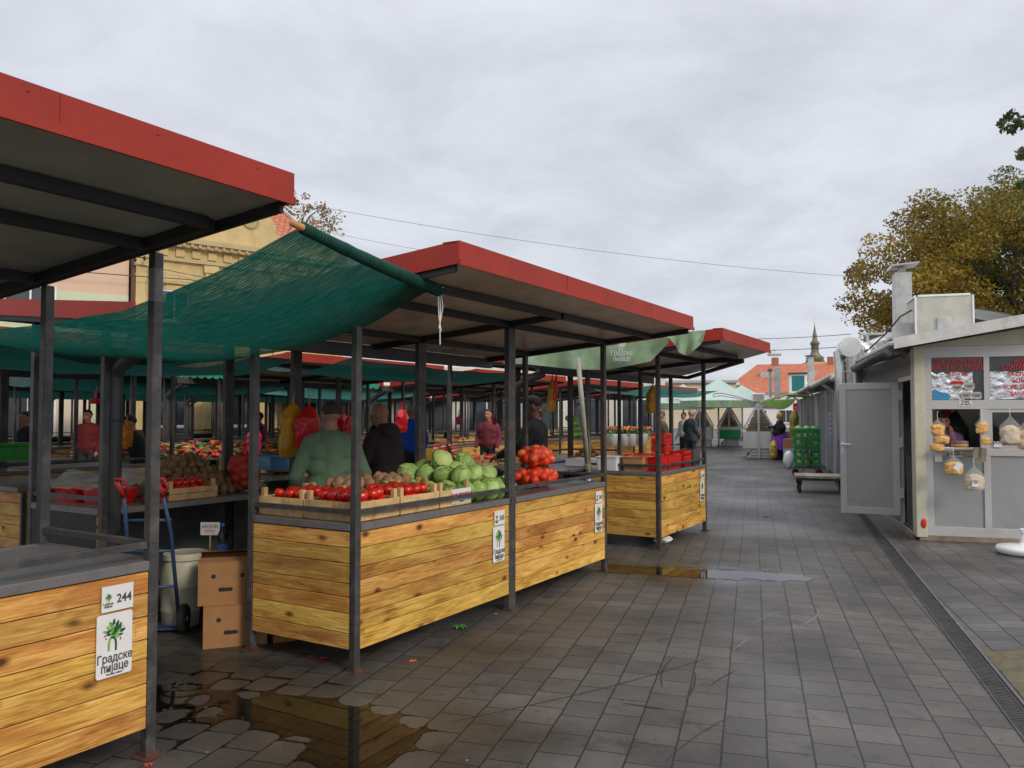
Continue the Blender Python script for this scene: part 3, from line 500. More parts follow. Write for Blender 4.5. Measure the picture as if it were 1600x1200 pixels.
MB().grid(lambda a, b: (-.35+1.2*a, b*1.0, 3.37-.30*abs(a-.1)**1.4), 14, 2).build('canopy_sheet', M['white'], CV)
MB().grid(lambda a, b: (-.35+1.2*a, b*1.0, 3.355-.30*abs(a-.1)**1.4), 14, 2).build('canopy_lining', M['zinc'], CV)
MB().bar((-.2,.05,2.7),(-.16,.05,3.34),.025).bar((.5,.05,2.8),(.5,.05,3.2),.025).build('leg', M['zinc'], CV)

# further kiosks in the row
shut = mat('roller_shutter', (.21,.225,.245), .4, metal=.2, var=.1, dirt=(.15,.16,.18), dsc=3)
def row_kiosk(y0, y1, zr0, label, nshut, dy=0):
    k = thing('row_kiosk', label, 'kiosk', KW(0,y0,.05), KR); D_ = y1-y0
    b = MB(); b.box(.06,3.2,.0,D_-.05,0,2.25); b.build('wall', mat('grey_kiosk_wall', (.16,.17,.17), .5, var=.12, dirt=(.11,.115,.11), dsc=2), k)
    w_ = D_/nshut
    for i in range(nshut):
        s = MB(); n = 46
        for j in range(n): z = .06+j*.045; s.prism([(.045,i*w_+.14,z),(.025,i*w_+.14,z+.012),(.025,i*w_+.14,z+.032),(.045,i*w_+.14,z+.042)], (0,w_-.3,0))
        s.build('shutter', shut, k)
        p = MB(); p.bbox(-.01,.055,i*w_+.0,i*w_+.13,0,2.2,.004); p.build('pilaster', M['alu'], k)
    MB().prism([(-.33,-.05,zr0),(3.3,-.05,zr0+.62),(3.3,-.05,zr0+.68),(-.33,-.05,zr0+.06)], (0,D_,0)).build('roof', M['zinc'], k)
    MB().tube([(-.38,-.05,zr0-.02),(-.38,D_-.05,zr0-.02)], .06, 10).build('gutter', M['zinc'], k, smooth=True)
    MB().tube([(-.38,D_*.52,zr0-.02),(-.2,D_*.52,zr0-.16),(-.03,D_*.52,zr0-.25),(-.03,D_*.52,.1)], .035, 8).build('downpipe', M['white'], k, smooth=True)
    return k
k2 = row_kiosk(6.6, 12.7, 2.36, 'second kiosk of the row with closed grey roller shutters behind the open door', 3)
k3 = row_kiosk(12.8, 19.3, 2.38, 'third kiosk of the row with closed dark shutters beyond the green crates', 2)
k4 = row_kiosk(19.4, 30, 2.38, 'farthest kiosk of the row behind the woman in the purple skirt', 3)
k5 = row_kiosk(4.75, 6.5, 2.3, 'narrow grey kiosk squeezed behind the open kiosk door', 1)
sg = MB()
for i in range(4):
    for j in range(7): sg.box(.018,.022, 5.0+i*.2, 5.0+i*.2+.15, .75+j*.13, .75+j*.13+.09)
sg.build('sticker_grid', mat('faded_sticker', (.33,.35,.42), .5), k2)
MB().box(.016,.022,4.6,5.4,.72,1.0).build('blue_poster', mat('blue_poster', (.16,.2,.42), .5), k2)
o = MB().bbox(-.075,.075,-.02,.02,.6,2.0,.01).build('banner_post', M['redtext']); o.location = KW(-.55,18.4,0); o.rotation_euler = (0,0,KR); tag(o, 'tall narrow red sign with white writing beside the woman in purple', 'sign')
for i, s in enumerate('СИРМЛЕКО'): put('lettering', text_mesh(s, .14, M['white'], bold=.003), o, (0,-.024,1.76-i*.15), FRONT)
# clutter on the far kiosk roofs
def roof_thing(nm, label, cat, x, y, parts):
    t = thing(nm, label, cat, KW(x, y, 0), KR)
    for n2, mb, m in parts: mb.build(n2, m, t)
    return t
roof_thing('dormer_window', 'white framed box with teal glass on the far kiosk roof', 'window', -.35, 20.5, [('frame', MB().bbox(-.30,.32,0,.8,2.4,3.12,.02), M['white']), ('glass', MB().box(-.21,.23,-.01,-.001,2.48,3.04), flat('teal_glass', (.02,.16,.17), .2)), ('hood', MB().bbox(-.34,.36,-.1,.9,3.12,3.17,.01), M['steel'])])
roof_thing('flue', 'thin grey square flue rising above the far kiosk roofs', 'chimney', -.9, 27, [('shaft', MB().bbox(-.13,.13,-.13,.13,2.3,3.75,.01), M['zinc'])])
roof_thing('flue', 'slim dark flue pipe with cap above the far kiosk roofs', 'chimney', -1.2, 27.5, [('shaft', MB().tube([(0,0,2.4),(0,0,3.6)], .07, 12), M['zinc']), ('cap', MB().lathe([(.13,3.6),(.13,3.64),(.02,3.75)],12), M['steel'])])
roof_thing('flue', 'tall rusty topped flue right of the teal roof window', 'chimney', -.02, 18.5, [('shaft', MB().bbox(-.10,.10,-.10,.10,2.4,3.62,.01), M['zinc']), ('cap', MB().bbox(-.18,.18,-.15,.15,3.62,3.66,.01), M['steel'])])
roof_thing('air_conditioner', 'boxy metal cooling unit frame on the roof behind the elbow duct', 'cooling unit', .9, 8.6, [('case', MB().bbox(-.35,.5,0,.7,2.55,3.4,.01), mat('brown_unit', (.10,.08,.06), .6)), ('frame', MB().bbox(-.38,-.32,-.04,.0,2.5,3.45,.005).bbox(.47,.53,-.04,0,2.5,3.45,.005).bbox(-.32,.47,-.04,0,3.4,3.45,.005), M['zinc'])])

# ------------------------------------------------------------------ background buildings
def window(par, M4, w_, h_, glass, frame=M['white'], sill=True, deep=.12):
    f = MB(); t = .07
    for a, b, c, d in ((-w_/2,w_/2,0,t),(-w_/2,w_/2,h_-t,h_),(-w_/2,-w_/2+t,t,h_-t),(w_/2-t,w_/2,t,h_-t),(-.03,.03,t,h_-t)): f.box(a,b,-.04,.05,c,d)
    if sill: f.box(-w_/2-.1,w_/2+.1,-.14,-.04,-.06,0)
    o = f.build('window', frame, par); o.matrix_local = M4
    MB().box(-w_/2+t,w_/2-t,.0,.02,t,h_-t).build('pane', glass, o); return o
M['pane'] = mat('dark_pane', (.05,.06,.07), .15, var=.3, scale=1)
def at_(x, y, z): return Matrix.Translation((x,y,z))
YR = math.atan2(.629, .777)
yb = thing('ornate_building', 'ornate ochre yellow town house with stucco cornice and orange tiled roof', 'building', (-15.2,32,0), YR)
ym = mat('ochre_stucco', (.54,.42,.20), .85, var=.12, scale=.8, dirt=(.38,.29,.13), dsc=1.1, bump=.3, bscale=8); yd = mat('weathered_stucco', (.46,.37,.19), .85, var=.25, scale=2, dirt=(.28,.24,.17), dsc=2)
MB().box(0,9.2,0,9,0,8.9).build('wall', ym, yb)
cn = MB(); cn.box(-.05,9.25,-.42,-.002,8.72,8.92).box(0,9.2,-.30,-.002,8.55,8.72).box(0,9.2,-.15,-.002,7.95,8.1).box(0,9.2,-.10,-.002,7.2,7.3)
for i in range(28): cn.box(.1+i*.33,.22+i*.33,-.38,-.30,8.58,8.715)
cn.build('cornice', yd, yb)
orn = MB()
for i in range(14): orn.box(.25+i*.66,.6+i*.66,-.10,-.002,8.16,8.48)
for cx in (1.55, 4.5, 7.5):
    orn.prism([(cx-.95,-.22,7.0),(cx+.95,-.22,7.0),(cx+.95,-.22,7.1),(cx,-.22,7.62),(cx-.95,-.22,7.1)], (0,.2,0)); orn.box(cx-.8,cx-.62,-.12,-.002,4.9,7.0); orn.box(cx+.62,cx+.8,-.12,-.002,4.9,7.0); orn.box(cx-.95,cx+.95,-.16,-.002,4.7,4.88)
    orn.prism([(cx-.5,-.10,6.75),(cx+.5,-.10,6.75),(cx+.3,-.10,6.97),(cx-.3,-.10,6.97)], (0,.08,0))
for cx in (.25, 3.0, 6.0, 8.95): orn.box(cx-.22,cx+.22,-.14,-.002,1.0,7.9); orn.box(cx-.3,cx+.3,-.2,-.14,7.6,7.9)
orn.build('stucco_ornament', ym, yb)
for cx in (1.55, 4.5, 7.5):
    window(yb, at_(cx,-.03,4.95), 1.15, 1.8, M['pane']); window(yb, at_(cx,-.03,1.1), 1.3, 2.0, M['pane'])
par_ = MB(); P = [(0,8.92),(9.2,8.92),(9.2,9.35),(7.9,9.4)]
for k in range(9): a = PI*k/8; P.append((7.2+.55*math.cos(a), 9.5+.5*math.sin(a)))
P += [(6.3,9.6)]
for k in range(13): a = PI*k/12; P.append((4.7+1.2*math.cos(a)*(1 if k else 1), 9.75+1.05*math.sin(a)))
P += [(3.2,9.65),(2.2,9.5),(0,9.45)]
par_.prism([(x,-.05,z) for x, z in P], (0,.35,0)); par_.build('parapet', ym, yb)
med = MB()
for cx, cz, r_ in ((4.7,10.15,.38),(7.2,9.62,.3)):
    t_ = [(r_,.0),(r_,.06),(r_*.82,.1),(r_*.78,.03),(.02,.05)]; P = []
    med.lathe([(r_,.0),(r_,.07),(r_*.8,.1),(r_*.76,.03),(r_*.3,.03),(.02,.09)], 20)
    for i in range(len(med.v)-6*20, len(med.v)): x, y, z = med.v[i]; med.v[i] = (cx+x, -.055-z, cz+y)
med.build('medallion', yd, yb)
tile = bpy.data.materials.new('orange_roof_tiles'); tile.use_nodes = True; nt = tile.node_tree; p = nt.nodes['Principled BSDF']
tc = N(nt, 'ShaderNodeTexCoord'); br = N(nt, 'ShaderNodeTexBrick'); L(nt, tc.outputs['UV'], br.inputs['Vector']); 
br.inputs['Scale'].default_value = 1; br.inputs['Brick Width'].default_value = .30; br.inputs['Row Height'].default_value = .34; br.inputs['Mortar Size'].default_value = .025; br.inputs['Color1'].default_value = (.44,.125,.055,1); br.inputs['Color2'].default_value = (.54,.17,.075,1); br.inputs['Mortar'].default_value = (.2,.05,.02,1)  # distance haze put into the tile colours as a slight desaturation
n1 = N(nt, 'ShaderNodeTexNoise'); L(nt, tc.outputs['Object'], n1.inputs['Vector']); n1.inputs['Scale'].default_value = .6; n1.inputs['Detail'].default_value = 6; r1 = N(nt, 'ShaderNodeMapRange'); L(nt, n1.outputs[0], r1.inputs[0]); r1.inputs[3].default_value = .7; r1.inputs[4].default_value = 1.25
vm = N(nt, 'ShaderNodeVectorMath', operation='SCALE'); L(nt, br.outputs['Color'], vm.inputs[0]); L(nt, r1.outputs[0], vm.inputs['Scale']); L(nt, vm.outputs[0], p.inputs['Base Color']); p.inputs['Roughness'].default_value = .75
bu = N(nt, 'ShaderNodeBump'); bu.inputs['Strength'].default_value = .6; bu.inputs['Distance'].default_value = .05; bu.invert = True; L(nt, br.outputs['Fac'], bu.inputs['Height']); L(nt, bu.outputs[0], p.inputs['Normal'])
def roof_quad(par, quads, name='roof', m=None):
    b = MB()
    for q in quads: b.add(q, [tuple(range(len(q)))])
    o = b.build(name, m or tile, par); me = o.data; uv = me.uv_layers.new(name='UVMap')
    for pl_ in me.polygons:
        vs_ = [me.vertices[i].co for i in pl_.vertices]; e1 = (vs_[1]-vs_[0]).normalized(); n_ = pl_.normal; e2_ = n_.cross(e1)
        for li, v in zip(pl_.loop_indices, vs_): d = v-vs_[0]; uv.data[li].uv = (d.dot(e1), d.dot(e2_))
    return o
roof_quad(yb, [[(0,.3,8.9),(9.2,.3,8.9),(7.6,4.5,12.3),(0,4.5,12.3)], [(9.2,.3,8.9),(9.2,8.7,8.9),(7.6,4.5,12.3)], [(9.2,8.7,8.9),(0,8.7,8.9),(0,4.5,12.3),(7.6,4.5,12.3)]])
MB().bar((9.25,.25,8.98),(7.62,4.5,12.4),.16,.12).build('verge', M['zinc'], yb)
MB().tube([(-.08,-.12,0),(-.08,-.12,8.1)], .07, 8).build('drainpipe', mat('brown_pipe', (.12,.05,.035), .6), yb)
pb = thing('plain_building', 'plain house with salmon upper wall and pale green band beside the ochre one', 'building', (-15.2,32,0), YR)
MB().box(-16,-.2,.02,9,6.35,8.6).build('upper_wall', mat('salmon_render', (.62,.44,.32), .85, var=.07, scale=1, dirt=(.55,.41,.31), dsc=1), pb)
MB().box(-16,-.2,.0,9,0,6.35).build('lower_wall', mat('pale_green_render', (.52,.58,.42), .85, var=.07, scale=1, dirt=(.44,.5,.36), dsc=1), pb)
roof_quad(pb, [[(-16,-.3,8.6),(-.2,-.3,8.6),(-.2,4.5,11),(-16,4.5,11)], [(-.2,-.3,8.6),(-.2,9,8.6),(-.2,4.5,11)]])
for cx in (-3.6, -7.2, -10.8): window(pb, at_(cx,-.03,5.25), 1.7, 1.2, M['pane']); window(pb, at_(cx,-.03,1.0), 2.6, 2.2, M['pane'])
MB().box(-6.1,-5.2,-.05,-.002,5.3,6.3).build('blue_shutter', flat('blue_shutter', (.03,.14,.28)), pb)
# wires on the two facades
wr = MB(); wr.tube([(-9,-.5,7.2),(-5,-.5,6.95),(-.1,-.5,7.1),(2,-.4,7.2),(5,-.4,6.85)], .018, 5); wr.tube([(-.1,-.45,7.6),(2.6,-.4,7.35),(6,-.4,7.0)], .014, 5)
for i in range(3): wr.ell((-.1+.35*i,-.5,7.75+.1*(i%2)), (.06,.06,.1), 8, 6)
o = wr.build('service_cable', M['black'], loc=(-15.2,32,0), rz=YR); tag(o, 'black service cable with insulators strung along the yellow and salmon facades', 'cable')
# row of shops closing the market
sb_ = thing('shop_row', 'long pale low shop building seen through the far side of the market', 'building', (-8.3,37.8,0), math.atan2(.42,.907))
MB().box(0,18.8,0,8,0,4.0).build('wall', mat('pale_shop_wall', (.6,.58,.52), .8, var=.1, scale=.5, dirt=(.45,.43,.38), dsc=1), sb_)
for i in range(6):
    wv_ = window(sb_, at_(1.6+i*3.05,-.03,.3), 2.1, 2.2, M['pane'])
    MB().box(-1.2,1.2,-.1,-.04,2.35,2.85).build('shop_sign', [flat('sign_a', (.6,.6,.58)), flat('sign_b', (.45,.03,.04)), flat('sign_c', (.05,.15,.42)), flat('sign_d', (.5,.35,.08))][i % 4], wv_)
sb2 = thing('shop_row', 'cream shops with bright windows far left behind the market posts', 'building', (-34,16,0), math.atan2(.629,.777))
MB().box(0,23,0,6,0,4.2).build('wall', mat('cream_shop_wall', (.62,.53,.42), .8, var=.1, scale=.5), sb2)
for i in range(7): window(sb2, at_(1.8+i*3.2,-.03,.4), 1.8, 2.2, M['white'] if i % 2 else M['pane'])

# far town at the end of the street
tw = thing('town_building', 'long cream town building with orange hipped roof at the end of the street', 'building', (33,118,0), R(-14))
MB().box(0,34,0,12,0,6.3).build('wall', mat('cream_facade', (.58,.53,.40), .85, var=.08, scale=.3), tw)
MB().box(-.3,34.3,-.5,-.01,5.95,6.3).box(-.2,34.2,-.25,-.01,3.5,3.7).build('cornice', M['white'], tw)
roof_quad(tw, [[(-.4,-.5,6.3),(34.4,-.5,6.3),(31,5.5,9.3),(3.4,5.5,9.3)], [(-.4,-.5,6.3),(3.4,5.5,9.3),(-.4,12,6.3)], [(34.4,-.5,6.3),(34.4,12,6.3),(31,5.5,9.3)]])
for i in range(9): window(tw, at_(2.2+i*3.7,-.03,3.9), 1.5, 2.2, M['pane'])
for i in range(5):
    d_ = MB().box(-.9,.9,-.1,1.6,0,1.0).build('roof_window', M['zinc'], tw); d_.location = (4.5+i*6,1.2,6.9)
for x in (6,14,22,28): o = MB().box(-.5,.5,-.4,.4,0,1.4).build('chimney', mat('brick_stack', (.33,.13,.07), .8), tw); o.location = (x,5.5,8.9)
tw2 = thing('town_building', 'beige two storey town house left of the orange roofed building', 'building', (14.2,95,0), R(-14))
MB().box(-1,12,0,9,0,5.6).build('wall', mat('beige_facade', (.60,.50,.34), .85, var=.08, scale=.3), tw2)
MB().box(-1.2,12.2,-.3,-.01,5.3,5.6).build('cornice', M['zinc'], tw2)
roof_quad(tw2, [[(-1.2,-.3,5.6),(12.2,-.3,5.6),(12.2,4.5,6.2),(-1.2,4.5,6.2)]], m=M['zinc'])
for i in range(4): window(tw2, at_(1+i*3,-.03,2.9), 1.2, 1.9, M['pane'])
tw3 = thing('town_building', 'small white shop with red roof and magenta sign at the street end', 'building', (28.6,99,0), R(-14))
MB().box(0,7,0,7,0,4.3).build('wall', M['white'], tw3); roof_quad(tw3, [[(-.3,-.3,4.3),(7.3,-.3,4.3),(7.3,3.5,5.8),(-.3,3.5,5.8)]])
MB().box(1.5,4.8,-.12,-.01,2.4,3.4).build('shop_sign', flat('magenta_sign', (.3,.05,.15)), tw3)
for i in range(2): window(tw3, at_(2+i*3,-.03,.6), 1.6, 1.6, M['pane'])
ch = thing('church_tower', 'distant yellow church tower with dark onion spire on the skyline', 'church', (83.5,220,0))
MB().box(-2.6,2.6,-2.6,2.6,0,16).build('tower', mat('church_yellow', (.55,.42,.16), .8), ch)
MB().lathe([(2.6,16),(2.2,16.9),(2.5,17.2),(1.3,18.2),(1.0,19),(1.0,20.8),(1.35,21.1),(.8,22.0),(.6,22.5),(.6,23.4),(.4,24.2),(.10,26.2),(.05,27.0)], 14).build('spire', mat('spire_copper', (.12,.11,.09), .5, dirt=(.4,.28,.08), dsc=1), ch, smooth=True)
MB().bar((0,0,27),(0,0,28.6),.18).bar((-.5,0,28),(.5,0,28),.12).build('cross', M['white'], ch)
fw = MB().box(-40,40,0,10,0,3.2).build('street_end_building', mat('grey_far_wall', (.38,.36,.32), .85)); fw.location = (20,150,0); tag(fw, 'low grey building closing the far end of the street', 'building')

# overhead wires
def cable(name, label, p, q, sag, r=.012, n=30):
    p = Vector(p); q = Vector(q); o = MB().tube([p.lerp(q, i/n) - Vector((0,0,4*sag*(i/n)*(1-i/n))) for i in range(n+1)], r, 5).build(name, M['black']); return tag(o, label, 'cable')
def PX(px, py, d):
    x = (px-800)/1250; y = (600-py)/1250; th = math.atan(48/1250); c, s = math.cos(th), math.sin(th); r = Vector((x, c-y*s, s+y*c)); return Vector((0,0,1.6)) + r*(d/r.y)
cable('overhead_cable', 'long thin overhead cable crossing the sky from the bare tree to the autumn tree', PX(440,312,30), PX(1330,432,34), .35, .007)
cable('overhead_cable', 'faint overhead cable dipping behind the middle red roof', PX(440,345,34), PX(720,400,30), .1, .006)
cable('overhead_cable', 'overhead street cable above the distant orange roof, upper of the two', PX(1090,529,60), PX(1330,522,50), .15, .02)
cable('overhead_cable', 'lower overhead street cable carrying the hanging street lamp', PX(1100,548,60), PX(1400,536,40), .15, .02)
sl_ = MB().bbox(-.45,.45,-.2,.2,0,.22,.06).bar((0,0,.2),(0,0,.5),.04).build('hanging_lamp', M['zinc']); sl_.location = PX(1210,556,56); tag(sl_, 'grey street lamp hanging from the cable over the street', 'street lamp')
# ------------------------------------------------------------------ trees
def leaf_mat():
    m = bpy.data.materials.new('autumn_leaves'); m.use_nodes = True; nt = m.node_tree; p = nt.nodes['Principled BSDF']
    at = N(nt, 'ShaderNodeAttribute', attribute_name='lcol'); L(nt, at.outputs['Color'], p.inputs['Base Color']); p.inputs['Roughness'].default_value = .6
    tr = N(nt, 'ShaderNodeBsdfTranslucent'); L(nt, at.outputs['Color'], tr.inputs[0]); mx = N(nt, 'ShaderNodeMixShader'); mx.inputs[0].default_value = .3
    L(nt, p.outputs[0], mx.inputs[1]); L(nt, tr.outputs[0], mx.inputs[2]); L(nt, mx.outputs[0], nt.nodes['Material Output'].inputs[0]); return m
M['leaf'] = leaf_mat(); M['bark'] = mat('bark', (.06,.045,.035), .9, var=.3, scale=5)
def tree(label, x, y, h, crown, pal, seed, nleaf=130, leaf=.16, nclump=150, zone=None, name='autumn_tree'):
    """crown = (cx,cy,cz,rx,ry,rz) relative to base"""
    rg = np.random.default_rng(seed); t = thing(name, label, 'tree', (x, y, 0)); cx, cy, cz, rx, ry, rz = crown
    C = []
    while len(C) < nclump:
        q = rg.normal(size=3); q /= np.linalg.norm(q); rad = rg.uniform(.35, 1)**.6
        lump = 1 + .22*noise.noise(Vector(q*2.2)+Vector((seed,0,0)))
        p = q*rad*lump
        if p[2] < -.75: continue
        C.append((cx+p[0]*rx, cy+p[1]*ry, cz+p[2]*rz))
    C = np.array(C); tb = MB(); top = Vector((cx*.6, cy*.6, cz-rz*.2))
    tb.tube([(0,0,-.1),(cx*.15,cy*.15,h*.12),(cx*.3,cy*.3,h*.25),tuple(top)], [h*.032,h*.024,h*.02,h*.012], 10)
    for c in C[::5]:
        st = Vector((cx*.25, cy*.25, h*.2)).lerp(top, rg.uniform(.2, 1)); e = Vector(c); mid = st.lerp(e, .5)+Vector((0,0,.12*(e-st).length)); tb.tube([st, mid, e], [h*.006, h*.0035, .012], 5)
    tb.build('trunk', M['bark'], t)
    V = []; colr = []
    pal = np.array(pal)
    for c in C:
        k = rg.integers(int(nleaf*.6), int(nleaf*1.3)); sp = rg.uniform(.45, .85)*min(rx, rz)/4.2
        zf = (c[2]-cz)/rz; xf = (c[0]-cx)/rx
        w = rg.dirichlet(np.ones(len(pal))*.5)
        if zone: w = zone(xf, zf, w)
        base = w @ pal
        off = rg.normal(size=(k,3)); off *= (rg.uniform(.2,1,size=(k,1))**.5)*sp/np.linalg.norm(off,axis=1,keepdims=True)*np.array([1.15,1.15,.8]); P = c+off
        a = rg.normal(size=(k,3)); a /= np.linalg.norm(a,axis=1,keepdims=True); b = rg.normal(size=(k,3)); b = np.cross(a,b); b /= np.linalg.norm(b,axis=1,keepdims=True)
        s = leaf*rg.uniform(.5,1.2,size=(k,1))
        V.append(np.stack([P-a*s*.5, P+b*s*.35, P+a*s*.6, P-b*s*.35], 1).reshape(-1,3))
        colr.append(np.repeat(np.clip(base*rg.uniform(.75,1.3,size=(k,1)) * rg.uniform(.55,1.35), 0, 1), 1, axis=0))
    V = np.concatenate(V); cl = np.concatenate(colr); n = len(V)//4
    me = bpy.data.meshes.new('crown'); me.vertices.add(len(V)); me.vertices.foreach_set('co', V.ravel()); me.loops.add(len(V)); me.loops.foreach_set('vertex_index', np.arange(len(V)))
    me.polygons.add(n); me.polygons.foreach_set('loop_start', np.arange(n)*4); me.update(calc_edges=True)
    at = me.attributes.new('lcol', 'FLOAT_COLOR', 'FACE'); at.data.foreach_set('color', np.concatenate([cl, np.ones((n,1))],1).ravel()); me.materials.append(M['leaf'])
    o = bpy.data.objects.new('crown', me); col.objects.link(o); o.parent = t; return t
ORG, OLV, GRN, DRK, BRN, YEL = (.48,.16,.015), (.22,.23,.018), (.10,.16,.016), (.03,.055,.012), (.27,.12,.05), (.46,.28,.02)
def zoneA(xf, zf, w):
    k = min(1, max(0, .35-xf*.85)); b = np.array([k*.75, .8, .9-k*.4, .35, .0, k*.35]); w = w*np.array([.7,1,1,1,.2,.8]); w = w*.8 + b; return w/w.sum()
tree('broad autumn tree with orange and olive leaves filling the sky above the kiosk roof', 21.0, 33, 11, (0,0,6.9,6.9,5,4.3), [ORG,OLV,GRN,DRK,BRN,YEL], 3, 260, .145, 380, zoneA)
tree('taller green and olive tree standing behind the orange one at the right edge', 25.5, 37, 14, (0,0,8.6,6.0,5,4.6), [OLV,GRN,DRK,(.16,.15,.02)], 5, 220, .16, 240)
tree('dark evergreen crown low between the autumn trees behind the kiosk', 20.6, 29.5, 7, (0,0,4.4,1.7,1.7,1.9), [DRK,(.02,.05,.03)], 8, 170, .13, 50, name='evergreen_tree')
tree('brown leaved tree low at the right edge behind the white canopy', 20.0, 26.0, 6.6, (1.2,0,4.0,2.3,2,2.2), [BRN,ORG,(.2,.12,.06)], 11, 130, .13, 70)
tree('green branch of a near tree reaching into the upper right corner', 11.5, 12.2, 7.5, (-.6,0,5.9,3.35,2.2,1.2), [DRK,GRN,(.12,.11,.03)], 14, 150, .10, 70)
tree('thin half bare tree behind the ochre building roof', -12.7, 47, 15.5, (0,0,12.9,2.5,3,2.3), [BRN,(.2,.15,.07),OLV], 17, 36, .16, 90)
tree('half bare brown tree standing behind the salmon house', -22, 52, 12, (0,0,8,3,3,3), [BRN,OLV], 19, 60, .2, 50)

# ------------------------------------------------------------------ market stalls
Z0 = 2.455; SL = .088; TOP = .915
def zu(y, z0=Z0): return z0 - SL*(y+.88)
def plank_panel(L0, L1, axis, pos, z0=.14, z1=.87, n=7, seed=0):
    b = MB(); rg = random.Random(seed); h = (z1-z0)/n; zs = [z0]+[z0+h*(k+rg.uniform(-.16,.16)) for k in range(1,n)]+[z1]
    for i in range(n):
        a, c = zs[i], zs[i+1]-.006; t = rg.random()
        if axis == 'x': b.bbox(L0, L1, pos, pos+.022, a, c, .003, 0, t)
        else: b.bbox(pos, pos+.022, L0, L1, a, c, .003, 0, t)
    if axis == 'x': b.box(L0+.01, L1-.01, pos+.0225, pos+.026, z0, z1, 1)
    else: b.box(pos+.0225, pos+.026, L0+.01, L1-.01, z0, z1, 1)
    return b
def emblem(par, cx, cz, s, mono=None):
    rg = random.Random(4); b = MB(); y = -.0035
    for i, (x, z, r_, a) in enumerate([(0,.52,.10,90),(-.12,.47,.10,110),(.13,.47,.10,65),(-.05,.36,.12,95),(.09,.35,.13,60),(-.2,.36,.09,130),(.22,.36,.12,70),(-.3,.25,.09,160),(-.17,.24,.1,20),(-.06,.24,.10,100),(.05,.2,.14,40),(.2,.22,.1,30),(.32,.2,.11,20),(-.3,.12,.06,200),(-.16,.14,.09,-10),(.1,.08,.13,15),(.26,.07,.08,10),(-.1,.5,.04,0),(.02,.6,.04,0),(.16,.0,.05,40),(-.26,.02,.04,0),(.34,.32,.035,0),(.24,-.06,.055,90)]):
        P = []; a = R(a); m = (3 if i in (21,22,13) else (1 if i % 2 else 2)) if not mono else 0
        for k in range(12):
            g_ = 2*PI*k/12; u_ = math.cos(g_)*r_; v_ = math.sin(g_)*r_*.5*(1-.35*math.cos(g_)); P.append((cx+s*(x+u_*math.cos(a)-v_*math.sin(a)), y, cz+s*(z+u_*math.sin(a)+v_*math.cos(a))))
        b.add(P, [tuple(range(12))], m)
    def stroke(pts, w_, m):
        for (x0_, z0_), (x1_, z1_) in zip(pts[:-1], pts[1:]):
            d = Vector((x1_-x0_, z1_-z0_)).normalized()*w_/2; b.add([(cx+s*(x0_-d.y),y,cz+s*(z0_+d.x)),(cx+s*(x0_+d.y),y,cz+s*(z0_-d.x)),(cx+s*(x1_+d.y),y,cz+s*(z1_-d.x)),(cx+s*(x1_-d.y),y,cz+s*(z1_+d.x))], [(0,1,2,3)], m)
    stroke([(-.17,-.4),(-.17,-.15),(-.13,.0),(-.03,.1)], .075, 0 if mono else 1); stroke([(-.10,.03),(0,.02),(.06,-.05),(.08,-.18),(.08,-.42)], .075, 0 if mono else 2)
    return b.build('emblem', [mono] if mono else [M['ink'], M['lg'], M['dg'], M['mg']], par)
TXT_NAME = text_mesh('Градске\nпијаце', .052, M['ink'], bold=.0006, sx=.82)
TXT_SMALL = text_mesh('Градске\nпијаце', .014, M['ink'], sx=.9)
TXT_TINY = text_mesh('Београд, пијаце', .011, M['ink'], sx=.9)
def signs(stall, x, num, y=-.032):
    s1 = MB().bbox(-.076,.076,-.002,.002,-.055,.058,.001).build('number_plate', M['white'], stall); s1.location = (x, y, .775)
    emblem(s1, -.046, -.0, .042); put('lettering', TXT_SMALL, s1, (-.046,-.004,-.024), FRONT)
    put('numeral', text_mesh(num, .054, M['ink'], bold=.0008, sx=.9), s1, (.030,-.004,-.02), FRONT)
    P = []
    for cx, cz, a0 in ((.073,.128,0),(-.073,.128,90),(-.073,-.128,180),(.073,-.128,270)):
        for k in range(4): a = R(a0+k*30); P.append((cx+.012*math.cos(a), -.002, cz+.012*math.sin(a)))
    s2 = MB().prism(P, (0,.004,0)).build('logo_plate', M['white'], stall); s2.location = (x-.012, y, .57)
    emblem(s2, -.005, .03, .135); put('lettering', TXT_NAME, s2, (.002,-.004,-.073), FRONT); put('lettering', TXT_TINY, s2, (0,-.004,-.13), FRONT)
SEED = [0]; RUST = mat('rusty_foot', (.09,.035,.02), .85, var=.4, scale=20)
